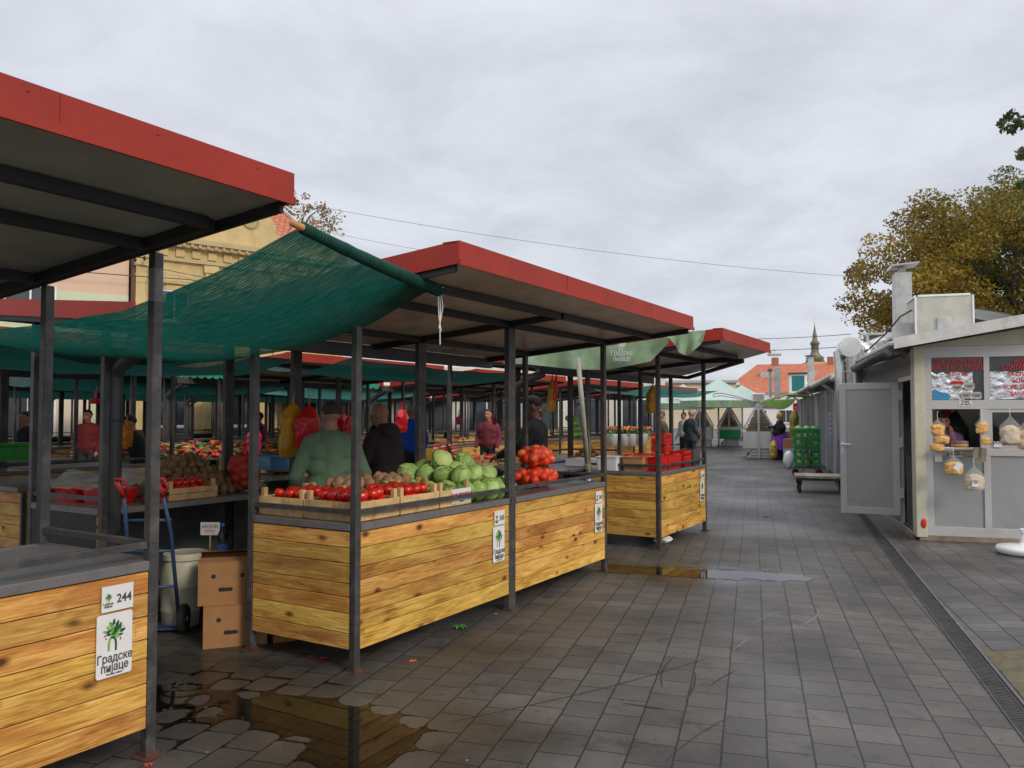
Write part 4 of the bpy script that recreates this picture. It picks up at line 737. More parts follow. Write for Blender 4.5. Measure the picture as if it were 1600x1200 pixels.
def make_stall(label, loc, rz, mods=(1.87,1.86), z0=Z0, roof_m='roof', far=None, left_panel=True, right_panel=True, nums=None, gutter=True, lining=True, inner=True, name='market_stall', group=None, ov=(.15,.15), rails=True):
    SEED[0] += 10; sd_ = SEED[0]
    t = thing(name, label, 'market stall', loc, rz, group); xs = [0]
    for m in mods: xs.append(xs[-1]+m)
    Lx = xs[-1]; G = .93; wsz = .05
    for i, x in enumerate(xs):
        for y in (0, G):
            z = zu(y, z0)-.055; b = MB()
            dbl = (0 < i < len(xs)-1)
            if dbl: b.bbox(x-.052, x-.002, y-wsz/2, y+wsz/2, 0, z, .004).bbox(x+.002, x+.052, y-wsz/2, y+wsz/2, 0, z, .004)
            else: b.bbox(x-wsz/2, x+wsz/2, y-wsz/2, y+wsz/2, 0, z, .004)
            b.box(x-.055, x+.055, y-.055, y+.055, .0, .006, 1).box(x-.032-(.022 if dbl else 0), x+.032+(.022 if dbl else 0), y-.032, y+.032, .006, .022, 1)
            for zz in (.3,.66,.94,1.0): b.ell((x+(-.027 if dbl else 0), y-wsz/2, zz), (.008,.004,.008), 6, 4)
            b.build('post', [M['steel'], RUST], t)
    for i in range(len(mods)):
        a, c = xs[i]+(.054 if i else .027), xs[i+1]-(.054 if i < len(mods)-1 else .027)
        plank_panel(a, c, 'x', -.022, seed=sd_+i).build('front_panel', [M['wood'], M['black']], t)
        if lining: MB().box(a, c, .03, .036, .12, .86).build('lining_sheet', M['lining'], t)
        f = MB().bbox(a, c, -.03, .02, .872, TOP, .004).bbox(a, c, .02, G-.03, .885, TOP-.003, .003).bbox(a, c, G-.03, G+.02, .872, TOP, .004)
        f.build('counter_top', M['ctop'], t)
        if rails: MB().bbox(a, c, -.016, .014, .972, 1.003, .004).build('rail', M['steel'], t)
        if nums and nums[i]: signs(t, c-.16, nums[i])
    if left_panel:
        plank_panel(.03, G-.03, 'y', -.022, seed=sd_+5).build('side_panel', [M['woody'], M['black']], t)
        MB().bbox(-.028, .024, .026, G-.026, .873, TOP+.001, .004).build('counter_edge', M['ctop'], t)
        if rails: MB().bbox(-.016, .014, .026, G-.026, .972, 1.003, .004).build('rail', M['steel'], t)
    if right_panel:
        plank_panel(.03, G-.03, 'y', Lx, seed=sd_+6).build('side_panel', [M['woody'], M['black']], t)
        MB().bbox(Lx-.024, Lx+.028, .026, G-.026, .873, TOP+.001, .004).build('counter_edge', M['ctop'], t)
        if rails: MB().bbox(Lx-.014, Lx+.016, .026, G-.026, .972, 1.003, .004).build('rail', M['steel'], t)
    # roof
    x0, x1 = -ov[0], Lx+ov[1]; yf, yb_ = -.88, 1.5
    pts = [(x0,yf),(x1,yf)] + (far or [(x1,yb_)]) + [(x0,yb_)]
    P = [(x,y,zu(y,z0)) for x, y in pts]; MB().prism(P, (0,0,.03)).build('roof_sheet', M[roof_m], t)
    fa = MB(); fa.box(x0-.02, x1+.02, yf-.022, yf-.004, z0-.012, z0+.118); fa.box(x0-.02, x1+.02, yf-.034, yf-.022, z0-.020, z0+.012)
    fa.box(x0-.02, x1+.02, yf-.004, yf+.09, z0+.104, z0+.118)
    for x in [v for v in (x0+1.3, x0+2.9) if v < x1-.3]: fa.box(x, x+.012, yf-.0245, yf-.022, z0+.012, z0+.117)
    for x in np.arange(x0+.1, x1, .45): fa.ell((x, yf-.023, z0+.09), (.006,.003,.006), 6, 4)
    fa.build('front_fascia', M['red'], t)
    for xa, ok in ((x0-.02, 1), (x1+.002, not far)):
        if ok: MB().prism([(xa,yf-.003,z0-.012),(xa,yb_,zu(yb_,z0)-.012),(xa,yb_,zu(yb_,z0)+.118),(xa,yf-.003,z0+.118)], (.018,0,0)).build('side_fascia', M['red'], t)
    if far:
        q = [(x1, yf)]+list(far); sf = MB()
        for (a0,a1),(c0,c1) in zip(q[:-1], q[1:]): sf.prism([(a0,a1,zu(a1,z0)+.0),(c0,c1,zu(c1,z0)+.0),(c0,c1,zu(c1,z0)+.05),(a0,a1,zu(a1,z0)+.05)], (.02,-.01,0))
    if far: sf.build('slanted_edge', M['red'], t)
    bm = MB(); dz = -.0265
    xe = [x0+.06]+xs[1:-1]+[x1-.06] if not far else [x0+.06]+xs[1:]
    for x in xe: bm.bar((x,-.47,zu(-.47,z0)+dz),(x,yb_,zu(yb_,z0)+dz), .045, .05)
    for x in (x0+.012, x1-.012): bm.bar((x,yf+.02,zu(yf+.02,z0)+dz),(x,yb_,zu(yb_,z0)+dz),.022,.045) if not (far and x > Lx) else None
    bm.build('cross_beam', M['beam'], t)
    lb = MB()
    for y in (-.47, 0, G): 
        segs = sorted([x0+.03]+[v for x in xe for v in (x-.025, x+.025)]+[x1-.03])
        for a, c in zip(segs[::2], segs[1::2]):
            if c-a > .06: lb.bar((a,y,zu(y,z0)+dz-.001),(c,y,zu(y,z0)+dz-.001), .042, .05)
    if far:
        q0, q1 = (x1-.05, -.55), (far[0][0]-.35, far[0][1]-.1)
        lb.bar((*q0, zu(q0[1],z0)+dz-.06), (*q1, zu(q1[1],z0)+dz-.06), .05, .05)
        lb.bar((Lx, .0, z0-.10), (*q0, zu(q0[1],z0)+dz-.055), .05, .05); lb.bar((Lx,G,zu(G,z0)-.085),(*q1, zu(q1[1],z0)+dz-.06),.05,.05)
    lb.build('long_beam', M['beam'], t)
    if gutter: MB().prism([(x0,1.45,2.13),(x0,1.512,2.13),(x0,1.512,2.235),(x0,1.45,2.235)], (x1-x0,0,0)).build('gutter', M['pipe'], t)
    return t
def add_downpipe(t, x=.0, y=.93, side=1):
    b = MB(); b.tube([(x+.1,y+.53,2.14),(x+.1*side,y+.3,2.06),(x+.09,y+.02,1.93),(x+.085,y-.0,1.86),(x+.085,y,1.7),(x+.085,y,.05)], .055, 14); b.tube([(x+.085,y,1.55),(x+.085,y,1.57)], .062, 14); b.build('downpipe', M['pipe'], t, smooth=True)
# front island
S1 = make_stall('nearest market stall at the left edge, empty worn counter and number 244 plate', W(-1.42-3.73,0), MR, roof_m='roof2', nums=(None,'244'), ov=(.15,.0), z0=2.51)
S2 = make_stall('middle market stall numbered 243, tomato crates and cabbages on its honey plank counter', W(0,0), MR, nums=('243','242'), left_panel=True)
S3 = make_stall('last front row stall, folded green cloth above and plastic tubs on its counter', W(5.3,0), MR, mods=(1.76,), z0=2.44, nums=('241',), far=[(3.9,.93),(4.3,1.5)], ov=(.37,.02), gutter=False)
MB().bbox(2.99,3.04,.9,.95,0,2.2,.004).build('post', M['steel'], S3)
B1 = make_stall('stall backing onto the nearest one at the left edge', W(-.35-1.5,3.03), MR+PI, roof_m='roof2')
B2 = make_stall('stall backing onto number 243, with the potato heap on its counter', W(-.35+3.73,3.03), MR+PI)
add_downpipe(B2, 3.73-.16, .93)
B3 = make_stall('stall backing onto the last front stall, partly hidden in shade', W(9.0,3.03), MR+PI); add_downpipe(B3, 3.6, .93)
KIDS.clear()
# deeper islands: copies of one proto stall
P0 = make_stall('proto', (0,0,0), 0, name='market_stall', group='market stalls deeper inside the market', lining=False)
P1 = make_stall('proto', (0,0,0), 0, name='market_stall', group='market stalls deeper inside the market', lining=False); add_downpipe(P1, 3.6)
ordw = ['first','second','third','fourth','fifth','sixth','seventh','eighth','ninth','tenth']
def vis(u, v):
    for du in (-.2, 3.9):
        for dv in (-.9, 1.5):
            p = W(u+du, v+dv)
            if p.y > 1 and abs(p.x/p.y) < .68: return True
    return False
cnt = 0; used = [False, False]
for isl, (v0, us) in enumerate([(6.8, [-5.4,-.1,5.2,10.5,15.8,21.1]), (13.6, [-5.2,.1,5.4,10.7,16.0,21.3,26.6]), (20.4, [0,5.3,10.6,15.9,21.2,26.5])]):
    k = 0
    for u in us:
        for row in (0, 1):
            if row == 0: loc, rz = W(u, v0), MR; ok = vis(u, v0)
            else: loc, rz = W(u+3.73-.2, v0+3.03), MR+PI; ok = vis(u, v0+1.5)
            if not ok: continue
            src = P0 if row == 0 else P1
            lab = 'red edged stall, %s island behind the front, %s from left, %s side' % (ordw[isl], ordw[k//1 % 10], 'near' if row == 0 else 'far')
            if not used[row]: src.location = loc; src.rotation_euler = (0,0,rz); src['label'] = lab; used[row] = True
            else: dup(src, loc, rz, lab)
        if ok: k += 1
# a low wooden counter standing in the aisle at the far left
ct = thing('wooden_counter', 'low honey plank counter at the left edge behind the empty stall', 'counter', W(.3,4.45), MR)
plank_panel(0,1.3,'y',0,z0=.12,z1=.87,seed=77).build('side_panel', [M['woody'], M['black']], ct); MB().bbox(-.03,1.9,0,1.3,.872,.915,.004).build('counter_top', M['ctop'], ct); plank_panel(0.03,1.9,'x',-.022,seed=78).build('front_panel', [M['wood'], M['black']], ct)
for x, y in ((0.02,.0),(0.02,1.3),(1.9,0),(1.9,1.3)): MB().bbox(x-.02,x+.025,y-.025,y+.02,0,.87,.003).build('leg', M['steel'], ct)

# ------------------------------------------------------------------ shade nets
def net_mat(name, c, holes=.16, c2=None):
    m = bpy.data.materials.new(name); m.use_nodes = True; nt = m.node_tree; p = nt.nodes['Principled BSDF']; tc = N(nt, 'ShaderNodeTexCoord')
    sp = N(nt, 'ShaderNodeSeparateXYZ'); L(nt, tc.outputs['Object'], sp.inputs[0])
    sx = N(nt, 'ShaderNodeMath', operation='MULTIPLY'); L(nt, sp.outputs[0], sx.inputs[0]); sx.inputs[1].default_value = 2*PI/.017
    sn = N(nt, 'ShaderNodeMath', operation='SINE'); L(nt, sx.outputs[0], sn.inputs[0])
    no = N(nt, 'ShaderNodeTexNoise'); mp = N(nt, 'ShaderNodeMapping'); mp.inputs['Scale'].default_value = (95, 9, 9); L(nt, tc.outputs['Object'], mp.inputs[0]); L(nt, mp.outputs[0], no.inputs['Vector']); no.inputs['Scale'].default_value = 1; no.inputs['Detail'].default_value = 3
    n2 = N(nt, 'ShaderNodeTexNoise'); L(nt, tc.outputs['Object'], n2.inputs['Vector']); n2.inputs['Scale'].default_value = 1.7; n2.inputs['Detail'].default_value = 5
    # colour: ribs darker
    a = N(nt, 'ShaderNodeMath', operation='MULTIPLY_ADD'); L(nt, sn.outputs[0], a.inputs[0]); a.inputs[1].default_value = .15; L(nt, no.outputs[0], a.inputs[2])
    mr = N(nt, 'ShaderNodeMapRange'); L(nt, a.outputs[0], mr.inputs[0]); mr.inputs[1].default_value = .3; mr.inputs[2].default_value = .75; mr.inputs[3].default_value = .55; mr.inputs[4].default_value = 1.35
    vm = N(nt, 'ShaderNodeVectorMath', operation='SCALE'); vm.inputs[0].default_value = c; L(nt, mr.outputs[0], vm.inputs['Scale']); L(nt, vm.outputs[0], p.inputs['Base Color']); p.inputs['Roughness'].default_value = .8
    b = N(nt, 'ShaderNodeMath', operation='MULTIPLY_ADD'); L(nt, n2.outputs[0], b.inputs[0]); b.inputs[1].default_value = 1.1; L(nt, a.outputs[0], b.inputs[2])
    m3 = N(nt, 'ShaderNodeMapRange'); L(nt, b.outputs[0], m3.inputs[0]); m3.inputs[1].default_value = 1.12; m3.inputs[2].default_value = 1.42; m3.inputs[3].default_value = holes*.35; m3.inputs[4].default_value = holes*2.6
    tl = N(nt, 'ShaderNodeBsdfTranslucent'); L(nt, vm.outputs[0], tl.inputs[0]); m4 = N(nt, 'ShaderNodeMixShader'); m4.inputs[0].default_value = .45; L(nt, p.outputs[0], m4.inputs[1]); L(nt, tl.outputs[0], m4.inputs[2])
    tp = N(nt, 'ShaderNodeBsdfTransparent'); mx = N(nt, 'ShaderNodeMixShader'); L(nt, m3.outputs[0], mx.inputs[0]); L(nt, m4.outputs[0], mx.inputs[1]); L(nt, tp.outputs[0], mx.inputs[2]); L(nt, mx.outputs[0], nt.nodes['Material Output'].inputs[0]); return m
M['net'] = net_mat('green_shade_net', (.008,.10,.072), .07); M['net2'] = net_mat('pale_green_net', (.07,.22,.18), .12); M['net3'] = net_mat('dark_green_net', (.006,.045,.035), .05)
def interp(tab, x):
    for (a, p), (b, q) in zip(tab[:-1], tab[1:]):
        if x <= b: return p+(q-p)*max(0,(x-a))/(b-a)
    return tab[-1][1]
NT = thing('shade_net', 'big sagging dark green shade net tied on a wooden pole between the two nearest roofs', 'shade net', W(0,0), MR)
eA = [(-.56,2.51),(.1,2.33),(.84,2.20),(1.6,2.17),(2.24,2.165),(2.95,2.19)]; eB = [(-.56,2.35),(-.1,2.17),(.43,2.05),(1.24,1.985),(2.36,1.99),(2.95,2.02)]
def netf(a, b):
    v = -.54+3.5*b; u = -1.04+1.06*a; z = interp(eA, v)*(1-a)+interp(eB, v)*a - .07*math.sin(PI*a)*math.sin(PI*min(1,b*1.1)) + .008*noise.noise(Vector((u*6,v*3,0)))
    return (u, v, z)
MB().grid(netf, 30, 70).build('net', M['net'], NT, smooth=True)
pole = MB(); pp = [Vector((-1.09,-.56,2.525)).lerp(Vector((.05,-.60,2.345)), i/16)+Vector((0,0,-.012*math.sin(PI*i/16))) for i in range(17)]
pole.tube(pp, [.018]*17, 10); pole.build('pole', mat('raw_pole_wood', (.5,.25,.08), .7), NT, smooth=True)
rl = MB(); rl.tube(pp[1:], [.030+.010*i/15+.004*noise.noise(Vector((i*.9,0,0))) for i in range(16)], 14); rl.build('rolled_net', M['net'], NT, smooth=True)
st = MB()
for dx_ in (0,.012,-.01): st.tube([Vector((.05,-.60,2.37))+Vector((dx_,0,0)), Vector((.055+dx_*2,-.61,2.25)), Vector((.05+dx_,-.61,2.14+abs(dx_)*4)), Vector((.052-dx_,-.61,2.02+abs(dx_)*8))], .0035, 5)
st.tube([(.03,-.56,2.31),(.04,-.64,2.36),(.07,-.6,2.395),(.02,-.56,2.33)], .004, 5); st2 = MB(); st2.tube([(-1.08,-.52,2.49),(-1.06,-.62,2.56),(-1.05,-.54,2.58),(-1.09,-.5,2.62)], .004, 5)
st.build('string', M['white'], NT); st2.build('knot_string', M['white'], NT)
# nets over the inner aisles
def aisle_net(label, u0, u1, v0, v1, zA, sag, m, nu=10, nv=12, par=None):
    o = MB().grid(lambda a, b: (u0+(u1-u0)*a, v0+(v1-v0)*b, zA-sag*math.sin(PI*b)-sag*.3*math.sin(PI*a)+.03*noise.noise(Vector((a*5,b*4,u0)))), nu, nv).build('shade_net', m, loc=W(0,0), rz=MR, smooth=True)
    return tag(o, label, 'shade net')
aisle_net('dark green net hung low over the aisle behind the potato stall', -1.2, 3.2, 3.9, 6.2, 2.28, .18, M['net3'])
aisle_net('pale green net slung over the aisle at the far left', -1.0, 2.6, 9.9, 12.8, 2.45, .25, M['net2'])
aisle_net('dark net roofing the aisle behind the two standing men', 4.2, 9.0, 3.9, 6.0, 2.35, .15, M['net3'])
aisle_net('teal net stretched across the deep aisle right of the double post', 10, 15, 10.2, 13.2, 2.4, .3, M['net2'])
aisle_net('dark green net over the aisle beyond the pepper display', 4, 9.5, 10.2, 13.0, 2.4, .3, M['net3'])
aisle_net('pale teal net low over the aisle beside the far cabbages', 16, 22, 4.2, 6.2, 2.38, .2, M['net2'])
aisle_net('dark net across the last aisle of the market', 2, 22, 17.2, 20, 2.4, .3, M['net3'])
M['val'] = mat('green_awning_cloth', (.01,.27,.16), .7, var=.1)
def valance(label, u0, u1, v, z, n):
    b = MB(); w_ = (u1-u0)/n
    for i in range(n):
        P = [(u0+i*w_,v,z),(u0+(i+1)*w_,v,z)] + [(u0+(i+.5)*w_+w_/2*math.cos(R(a)),v,z-.05-.055*math.sin(R(a))) for a in range(0,181,20)]
        b.prism(P, (0,.006,0))
    return tag(b.build('scalloped_awning', M['val'], loc=W(0,0), rz=MR), label, 'awning')
valance('green scalloped awning edge under the shade net at the far left', .5, 1.35, 5.9, 2.22, 6)
valance('green scalloped awning edge left of the bent grey downpipe', 2.55, 4.1, 6.2, 2.22, 12)
valance('green scalloped awning edge above the pepper display, left piece', 8.5, 9.6, 8.0, 2.26, 6)
valance('green scalloped awning edge above the pepper display, right piece', 10.6, 12.6, 8.4, 2.26, 10)
# green market cloth between middle roof and last roof
CL = thing('market_cloth', 'folded green cloth with a white tree logo hung under the last front roof', 'cloth', W(4.55,0), MR)
clm = mat('green_cloth', (.17,.26,.14), .75, var=.35, scale=2.4, dirt=(.36,.44,.33), dsc=1.2)
def cl_f(a, b):
    v = -.42+2.1*a; drop = .17+.05*math.sin(a*5)+.05*math.sin(a*2.2+1)
    if a < .10: drop *= .35+6.5*a
    return (.03*math.sin(a*22)*b-.05*b, v, 2.475-.088*(v+.88)*.6-drop*b-.03*math.sin(PI*a))
MB().grid(cl_f, 60, 10).build('cloth', clm, CL, smooth=True)
def cl_g(a, b):
    v = -.83+.44*a; drop = .05+.19*math.sin(PI*min(1,max(0,a*1.15)))**1.0
    return (-.03+.035*math.sin(a*19)*b-.06*b, v, 2.50-.01*a-drop*b-.035*(1-a)*b)
MB().grid(cl_g, 30, 10).build('cloth_flap', clm, CL, smooth=True)
lg = thing('x','','');
lg.name = 'cloth_logo'; lg.parent = CL; lg.location = (-.105,.10,2.345); lg.rotation_euler = (0,0,-R(90)); lg.scale = (1.6,1,1.6)
emblem(lg, 0, .01, .085, mono=M['white']); put('lettering', text_mesh('Градске\nпијаце', .05, M['white'], sx=.82), lg, (0,-.004,-.052), FRONT)
wp = thing('leaning_pole', 'dirty white plastic pole leaning beside the last front stall', 'pole', W(0,0), MR)
b = MB(); b.tube([(4.70,.6,0.02),(4.63,.6,.86)], .028, 12); b.build('lower_tube', M['white'], wp, smooth=True)
b = MB(); b.tube([(4.63,.6,.86),(4.36,.6,2.24)], [.031,.026], 12); b.build('upper_tube', mat('stained_plastic', (.36,.37,.30), .6, var=.2, dirt=(.2,.2,.14)), wp, smooth=True)
b = MB(); b.tube([(4.645,.6,.84),(4.638,.6,.90)], .033, 12); b.build('blue_band', flat('blue_tape', (.04,.15,.4)), wp)
b = MB()
for z in (.98,1.0,1.02,.8): b.tube([(4.63-(z-.86)*.2+.04*math.cos(a), .6+.04*math.sin(a), z+.004*math.sin(3*a)) for a in [i*PI/6 for i in range(13)]], .006, 5)
b.tube([(4.60,.56,1.02),(4.56,.55,1.2),(4.58,.56,1.32),(4.54,.56,1.42)], .005, 5); b.build('rope', flat('rope', (.35,.3,.2)), wp)

# ------------------------------------------------------------------ people
SKIN = mat('skin', (.42,.20,.13), .5, var=.1, scale=12); SKIN_SHADE = mat('skin_shaded', (.22,.10,.065), .5, var=.1)  # second skin colour is darkened to stand in for shade on the vendor
def rem(mb, vox, sm_=2, disp=0, seed=0):
    me = mb.mesh('m', [M['black']]); o = bpy.data.objects.new('m', me); r = o.modifiers.new('r', 'REMESH'); r.mode = 'VOXEL'; r.voxel_size = vox; r.use_smooth_shade = True
    s = o.modifiers.new('s', 'SMOOTH'); s.factor = .5; s.iterations = sm_
    out = bake(o); out.materials.clear()
    if disp:
        n = len(out.vertices); co = np.empty(n*3); out.vertices.foreach_get('co', co); co = co.reshape(-1,3); no_ = np.empty(n*3); out.vertices.foreach_get('normal', no_); no_ = no_.reshape(-1,3)
        for i in range(n):
            p = Vector(co[i]); d = noise.noise(Vector((p.x*7+seed, p.y*7, p.z*13)))*.6 + noise.noise(Vector((p.x*16+seed, p.y*16, p.z*26)))*.4; co[i] += no_[i]*d*disp
        out.vertices.foreach_set('co', co.ravel()); out.update()
    return out
def person(label, loc, rz, h=1.75, top=(.1,.1,.1), legs=(.03,.03,.04), hair=(.02,.015,.01), skin=None, arms=None, lean=0., head=(0,0), coat=None, bald=False, vox=.013, hood=False, skirt=None, cap=None, scarf=None, name='person', stride=0., grouplabel=None, hairlong=False, belly=0., face=True):
    s = h/1.75; skin = skin or SKIN; t = thing('person', label, 'person', loc, rz)
    LN = Matrix.Translation((0,0,.95)) @ Matrix.Rotation(-lean, 4, 'X') @ Matrix.Translation((0,0,-.95))
    U_ = lambda x, y, z: LN @ Vector((x, y, z))
    arms = arms or [((-.25,-.03,1.14),(-.24,.12,.92)), ((.25,-.03,1.14),(.24,.12,.92))]
    hz = Vector(head)  # yaw, pitch
    HC = U_(0,.02,1.625); HM = LN.to_3x3().to_4x4() @ Matrix.Rotation(head[0], 4, 'Z') @ Matrix.Rotation(-head[1], 4, 'X')
    Hp = lambda x, y, z: HC + (HM @ Vector((x, y, z)))
    B = MB()
    hm = HM.to_3x3()
    B.ell(HC+hm@Vector((0,-.008,.02)), (.075,.094,.098), 20, 14, M=hm); B.ell(HC+hm@Vector((0,.022,-.045)), (.057,.066,.075), 16, 12, M=hm)
    B.cap(Hp(0,.092,.01), Hp(0,.108,-.022), .010, .014); B.cap(Hp(-.02,.084,-.062), Hp(.02,.084,-.062), .011, .011); B.ell(Hp(0,.078,-.10), (.022,.018,.018), 10, 6)
    for sx in (-1, 1): B.ell(Hp(sx*.078,-.005,-.008), (.012,.02,.034), 8, 6, M=hm); B.cap(Hp(sx*.05,.07,.035), Hp(sx*.018,.085,.04), .012, .012); B.ell(Hp(sx*.042,.058,-.035), (.022,.025,.025), 8, 6)
    B.cap(U_(0,-.005,1.44), HC+hm@Vector((0,-.01,-.04)), .06, .052)
    B.cap(U_(-.12,0,1.37), U_(.12,0,1.37), .07, .07); B.cap(U_(-.09,0,1.30), U_(.09,0,1.30), .10, .10); B.cap(U_(-.07,0,1.1), U_(.07,0,1.1), .10, .10); B.cap((-.08,0,.95), (.08,0,.95), .105, .105)
    B.cap(U_(0,0,1.35), (0,0,.98), .12, .12)
    J = []
    for sx, (el, wr_) in zip((-1, 1), arms):
        sh = U_(sx*.185, -.01, 1.365); el = U_(*el); wr_ = U_(*wr_); J.append((sh, el, wr_)); B.cap(sh, el, .055, .042); B.cap(el, wr_, .041, .027)
        d = (wr_-el).normalized(); side = d.cross(Vector((0,0,1))); side = side.normalized() if side.length > .1 else Vector((1,0,0)); side = side*(-sx)
        pc = wr_ + d*.05; B.cap(wr_, pc, .026, .03); B.cap(pc-side*.022, pc+side*.022, .018, .018)
        cur = d.cross(side).normalized()*(sx) ; 
        for k, (o_, l_) in enumerate(((-.034,.066),(-.012,.078),(.011,.074),(.032,.058))):
            a0 = pc+side*o_+d*.018; a1 = a0+(d*.8+cur*-.25).normalized()*l_*.5; a2 = a1+(d*.6+cur*-.7).normalized()*l_*.5; B.cap(a0,a1,.0095,.009,8); B.cap(a1,a2,.009,.0075,8)
        B.cap(wr_+d*.02-side*.024, wr_+d*.065-side*.058, .011, .009, 8)
    FT = []
    for sx in (-1, 1):
        st_ = stride*sx; hp = Vector((sx*.095,0,.92)); kn = Vector((sx*.10, st_*.5+.02, .49)); an = Vector((sx*.11, st_, .09)); FT.append((hp,kn,an))
        B.cap(hp, kn, .085, .058); B.cap(kn, an, .055, .036); B.cap(an+Vector((0,0,-.03)), an+Vector((sx*.02,.15,-.045)), .038, .03)
    mb_ = rem(B, vox); mb_.materials.append(skin); put('body', mb_, t)
    # clothing
    C = MB(); e = .018; bot = (coat or .88)
    C.cap(U_(-.125,-.0,1.375), U_(.125,-.0,1.375), .068+e, .068+e); C.cap(U_(-.03,-.01,1.45), U_(-.16,-.005,1.39), .038+e, .055+e); C.cap(U_(.03,-.01,1.45), U_(.16,-.005,1.39), .038+e, .055+e); C.cap(U_(-.10,0,1.30), U_(.10,0,1.30), .112+e, .112+e); C.cap(U_(-.085,0,1.18), U_(.085,0,1.18), .108+e+belly, .108+e+belly); C.cap((-.085,belly*.5,1.02), (.085,belly*.5,1.02), .11+e+belly, .11+e+belly)
    C.cap(U_(0,0,1.36), (0,0,1.0), .13+e, .13+e)
    z = 1.0
    while z > bot+.12: C.cap((-.09,0,z),(.09,0,z), .125+e+(1-z)*.08, .125+e+(1-z)*.08); z -= .06
    if hood: C.ell(U_(0,-.10,1.44), (.13,.075,.09), 16, 10); C.cap(U_(-.07,-.05,1.48), U_(.07,-.05,1.48), .055, .055)
    else: C.lathe([(.078,-.03),(.074,.03)], 18, U_(0,-.005,1.46))
    for sh, el, wr_ in J:
        d = (wr_-el).normalized(); C.cap(sh, el, .062+e*.8, .05+e*.6); C.cap(el, wr_-d*.015, .05+e*.6, .034+e*.5)
    me = rem(C, vox, 2, .009 if vox < .02 else .005, rnd.random()*50); me.materials.append(mat('cloth_top', top, .85, var=.12, scale=5, bump=.2, bscale=120)); put('coat' if coat else 'sweater', me, t)
    T_ = MB()
    if skirt:
        T_.lathe([(.19,1.05),(.27,.9),(.34,.62),(.38,.36),(.35,.36),(.19,1.0)], 24, sy=.9)
        for sx in (-1,1): pass
        me = rem(T_, vox, 1, .014, 3); me.materials.append(mat('skirt_cloth', skirt, .8, var=.2)); put('skirt', me, t); T_ = MB()
    for hp, kn, an in FT: T_.cap(hp, kn, .098, .07); T_.cap(kn, an+Vector((0,0,.01)), .068, .055)
    T_.cap((-.06,0,.93),(.06,0,.93), .115, .115)
    me = rem(T_, vox, 1, .006 if vox < .02 else 0, 9); me.materials.append(mat('cloth_legs', legs, .85, var=.15)); put('trousers', me, t)
    S_ = MB()
    for hp, kn, an in FT:
        sx = 1 if an.x > 0 else -1; S_.cap(an+Vector((0,-.02,-.035)), an+Vector((sx*.02,.16,-.045)), .048, .04)
    me = rem(S_, vox, 1); me.materials.append(M['black']); put('shoes', me, t)
    if hair and not bald or cap or scarf:
        Hh = MB(); c = cap or scarf or hair
        def hf(p, q):
            return q
        HB = MB(); n, k = 24, 16; r = Vector((.080,.101,.105)) if not scarf else Vector((.10,.12,.125))
        for i in range(k+1):
            for j in range(n):
                a = PI*i/k; g_ = 2*PI*j/n; p = Vector((math.sin(a)*math.cos(g_), math.sin(a)*math.sin(g_), math.cos(a)))
                lim = (.42 if p.y > .3 else (.02 if p.y > -.2 else -.30)) if not hairlong and not scarf else (.35 if p.y > .45 else -1.2)
                rr = 1.0 if p.z > lim else .86
                q = Vector((p.x*r.x, p.y*r.y, p.z*r.z))*rr*(1+.03*noise.noise(p*6)); HB.v.append(tuple(HC+hm@(q+Vector((0,-.012,.022)))))
        HB.f = [(i*n+j,(i+1)*n+j,(i+1)*n+(j+1)%n,i*n+(j+1)%n) for i in range(k) for j in range(n)]; HB.mi = [0]*len(HB.f); HB.t = [.5]*len(HB.f)
        if cap: HB.cap(Hp(0,.07,.075), Hp(0,.15,.06), .03, .018)
        HB.build('cap' if cap else ('headscarf' if scarf else 'hair'), mat('hair', c, .75, var=.3, scale=30, bump=.3, bscale=60), t, smooth=True)
    if face:
        E_ = MB(); Fm = MB()
        for sx in (-1,1): E_.ell(Hp(sx*.031,.083,.012), (.013,.008,.008), 10, 6, M=hm); Fm.cap(Hp(sx*.048,.085,.034), Hp(sx*.018,.094,.036), .0045, .0045, 6)
        E_.build('eyes', flat('eye_dark', (.03,.02,.015), .2), t, smooth=True); Fm.build('eyebrows', flat('brow', (.04,.025,.02)), t, smooth=True)
        MB().cap(Hp(-.020,.094,-.064), Hp(.020,.094,-.064), .0055, .0055, 8).build('lips', flat('lips', (.33,.07,.06)), t, smooth=True)
    t.scale = (s,s,s)
    return t
person('man with short dark hair in a green sweater seen from behind at the tomato crates', W(1.30,1.46), R(24), 1.72, top=(.155,.25,.155), hair=(.05,.038,.03), arms=[((-.30,-.02,1.10),(-.27,.16,.92)),((.30,-.02,1.10),(.27,.16,.92))], vox=.011, belly=.004, head=(R(10),R(12)))
person('bald man in a dark brown hooded coat standing left of the cabbages', W(2.35,1.72), R(58), 1.73, top=(.042,.026,.028), hair=None, bald=True, coat=.55, hood=True, arms=[((-.26,.05,1.14),(-.18,.26,1.02)),((.26,.05,1.14),(.20,.26,1.02))], lean=.10, head=(R(8),R(22)), vox=.012, belly=.02)
person('vendor in black clothes standing in shade behind the steel post next to the onions', W(4.15,1.05), R(80), 1.82, top=(.012,.012,.013), skin=SKIN_SHADE, arms=[((-.26,.12,1.20),(-.2,.36,1.10)),((.26,.12,1.18),(.2,.38,1.08))], head=(R(5),R(15)), vox=.014, coat=.6)
kp = person('woman with a dark headband smiling out of the kiosk hatch, cheeks in her hands', KW(.40,.56,.05), KR+PI-R(6), 1.62, top=(.42,.20,.30), hair=(.04,.03,.03), arms=[((-.17,.20,1.24),(-.10,.13,1.50)),((.17,.20,1.24),(.10,.13,1.50))], lean=.34, head=(0,-.2), vox=.010, hairlong=True, skin=mat('flushed_skin', (.74,.33,.21), .45, var=.08))
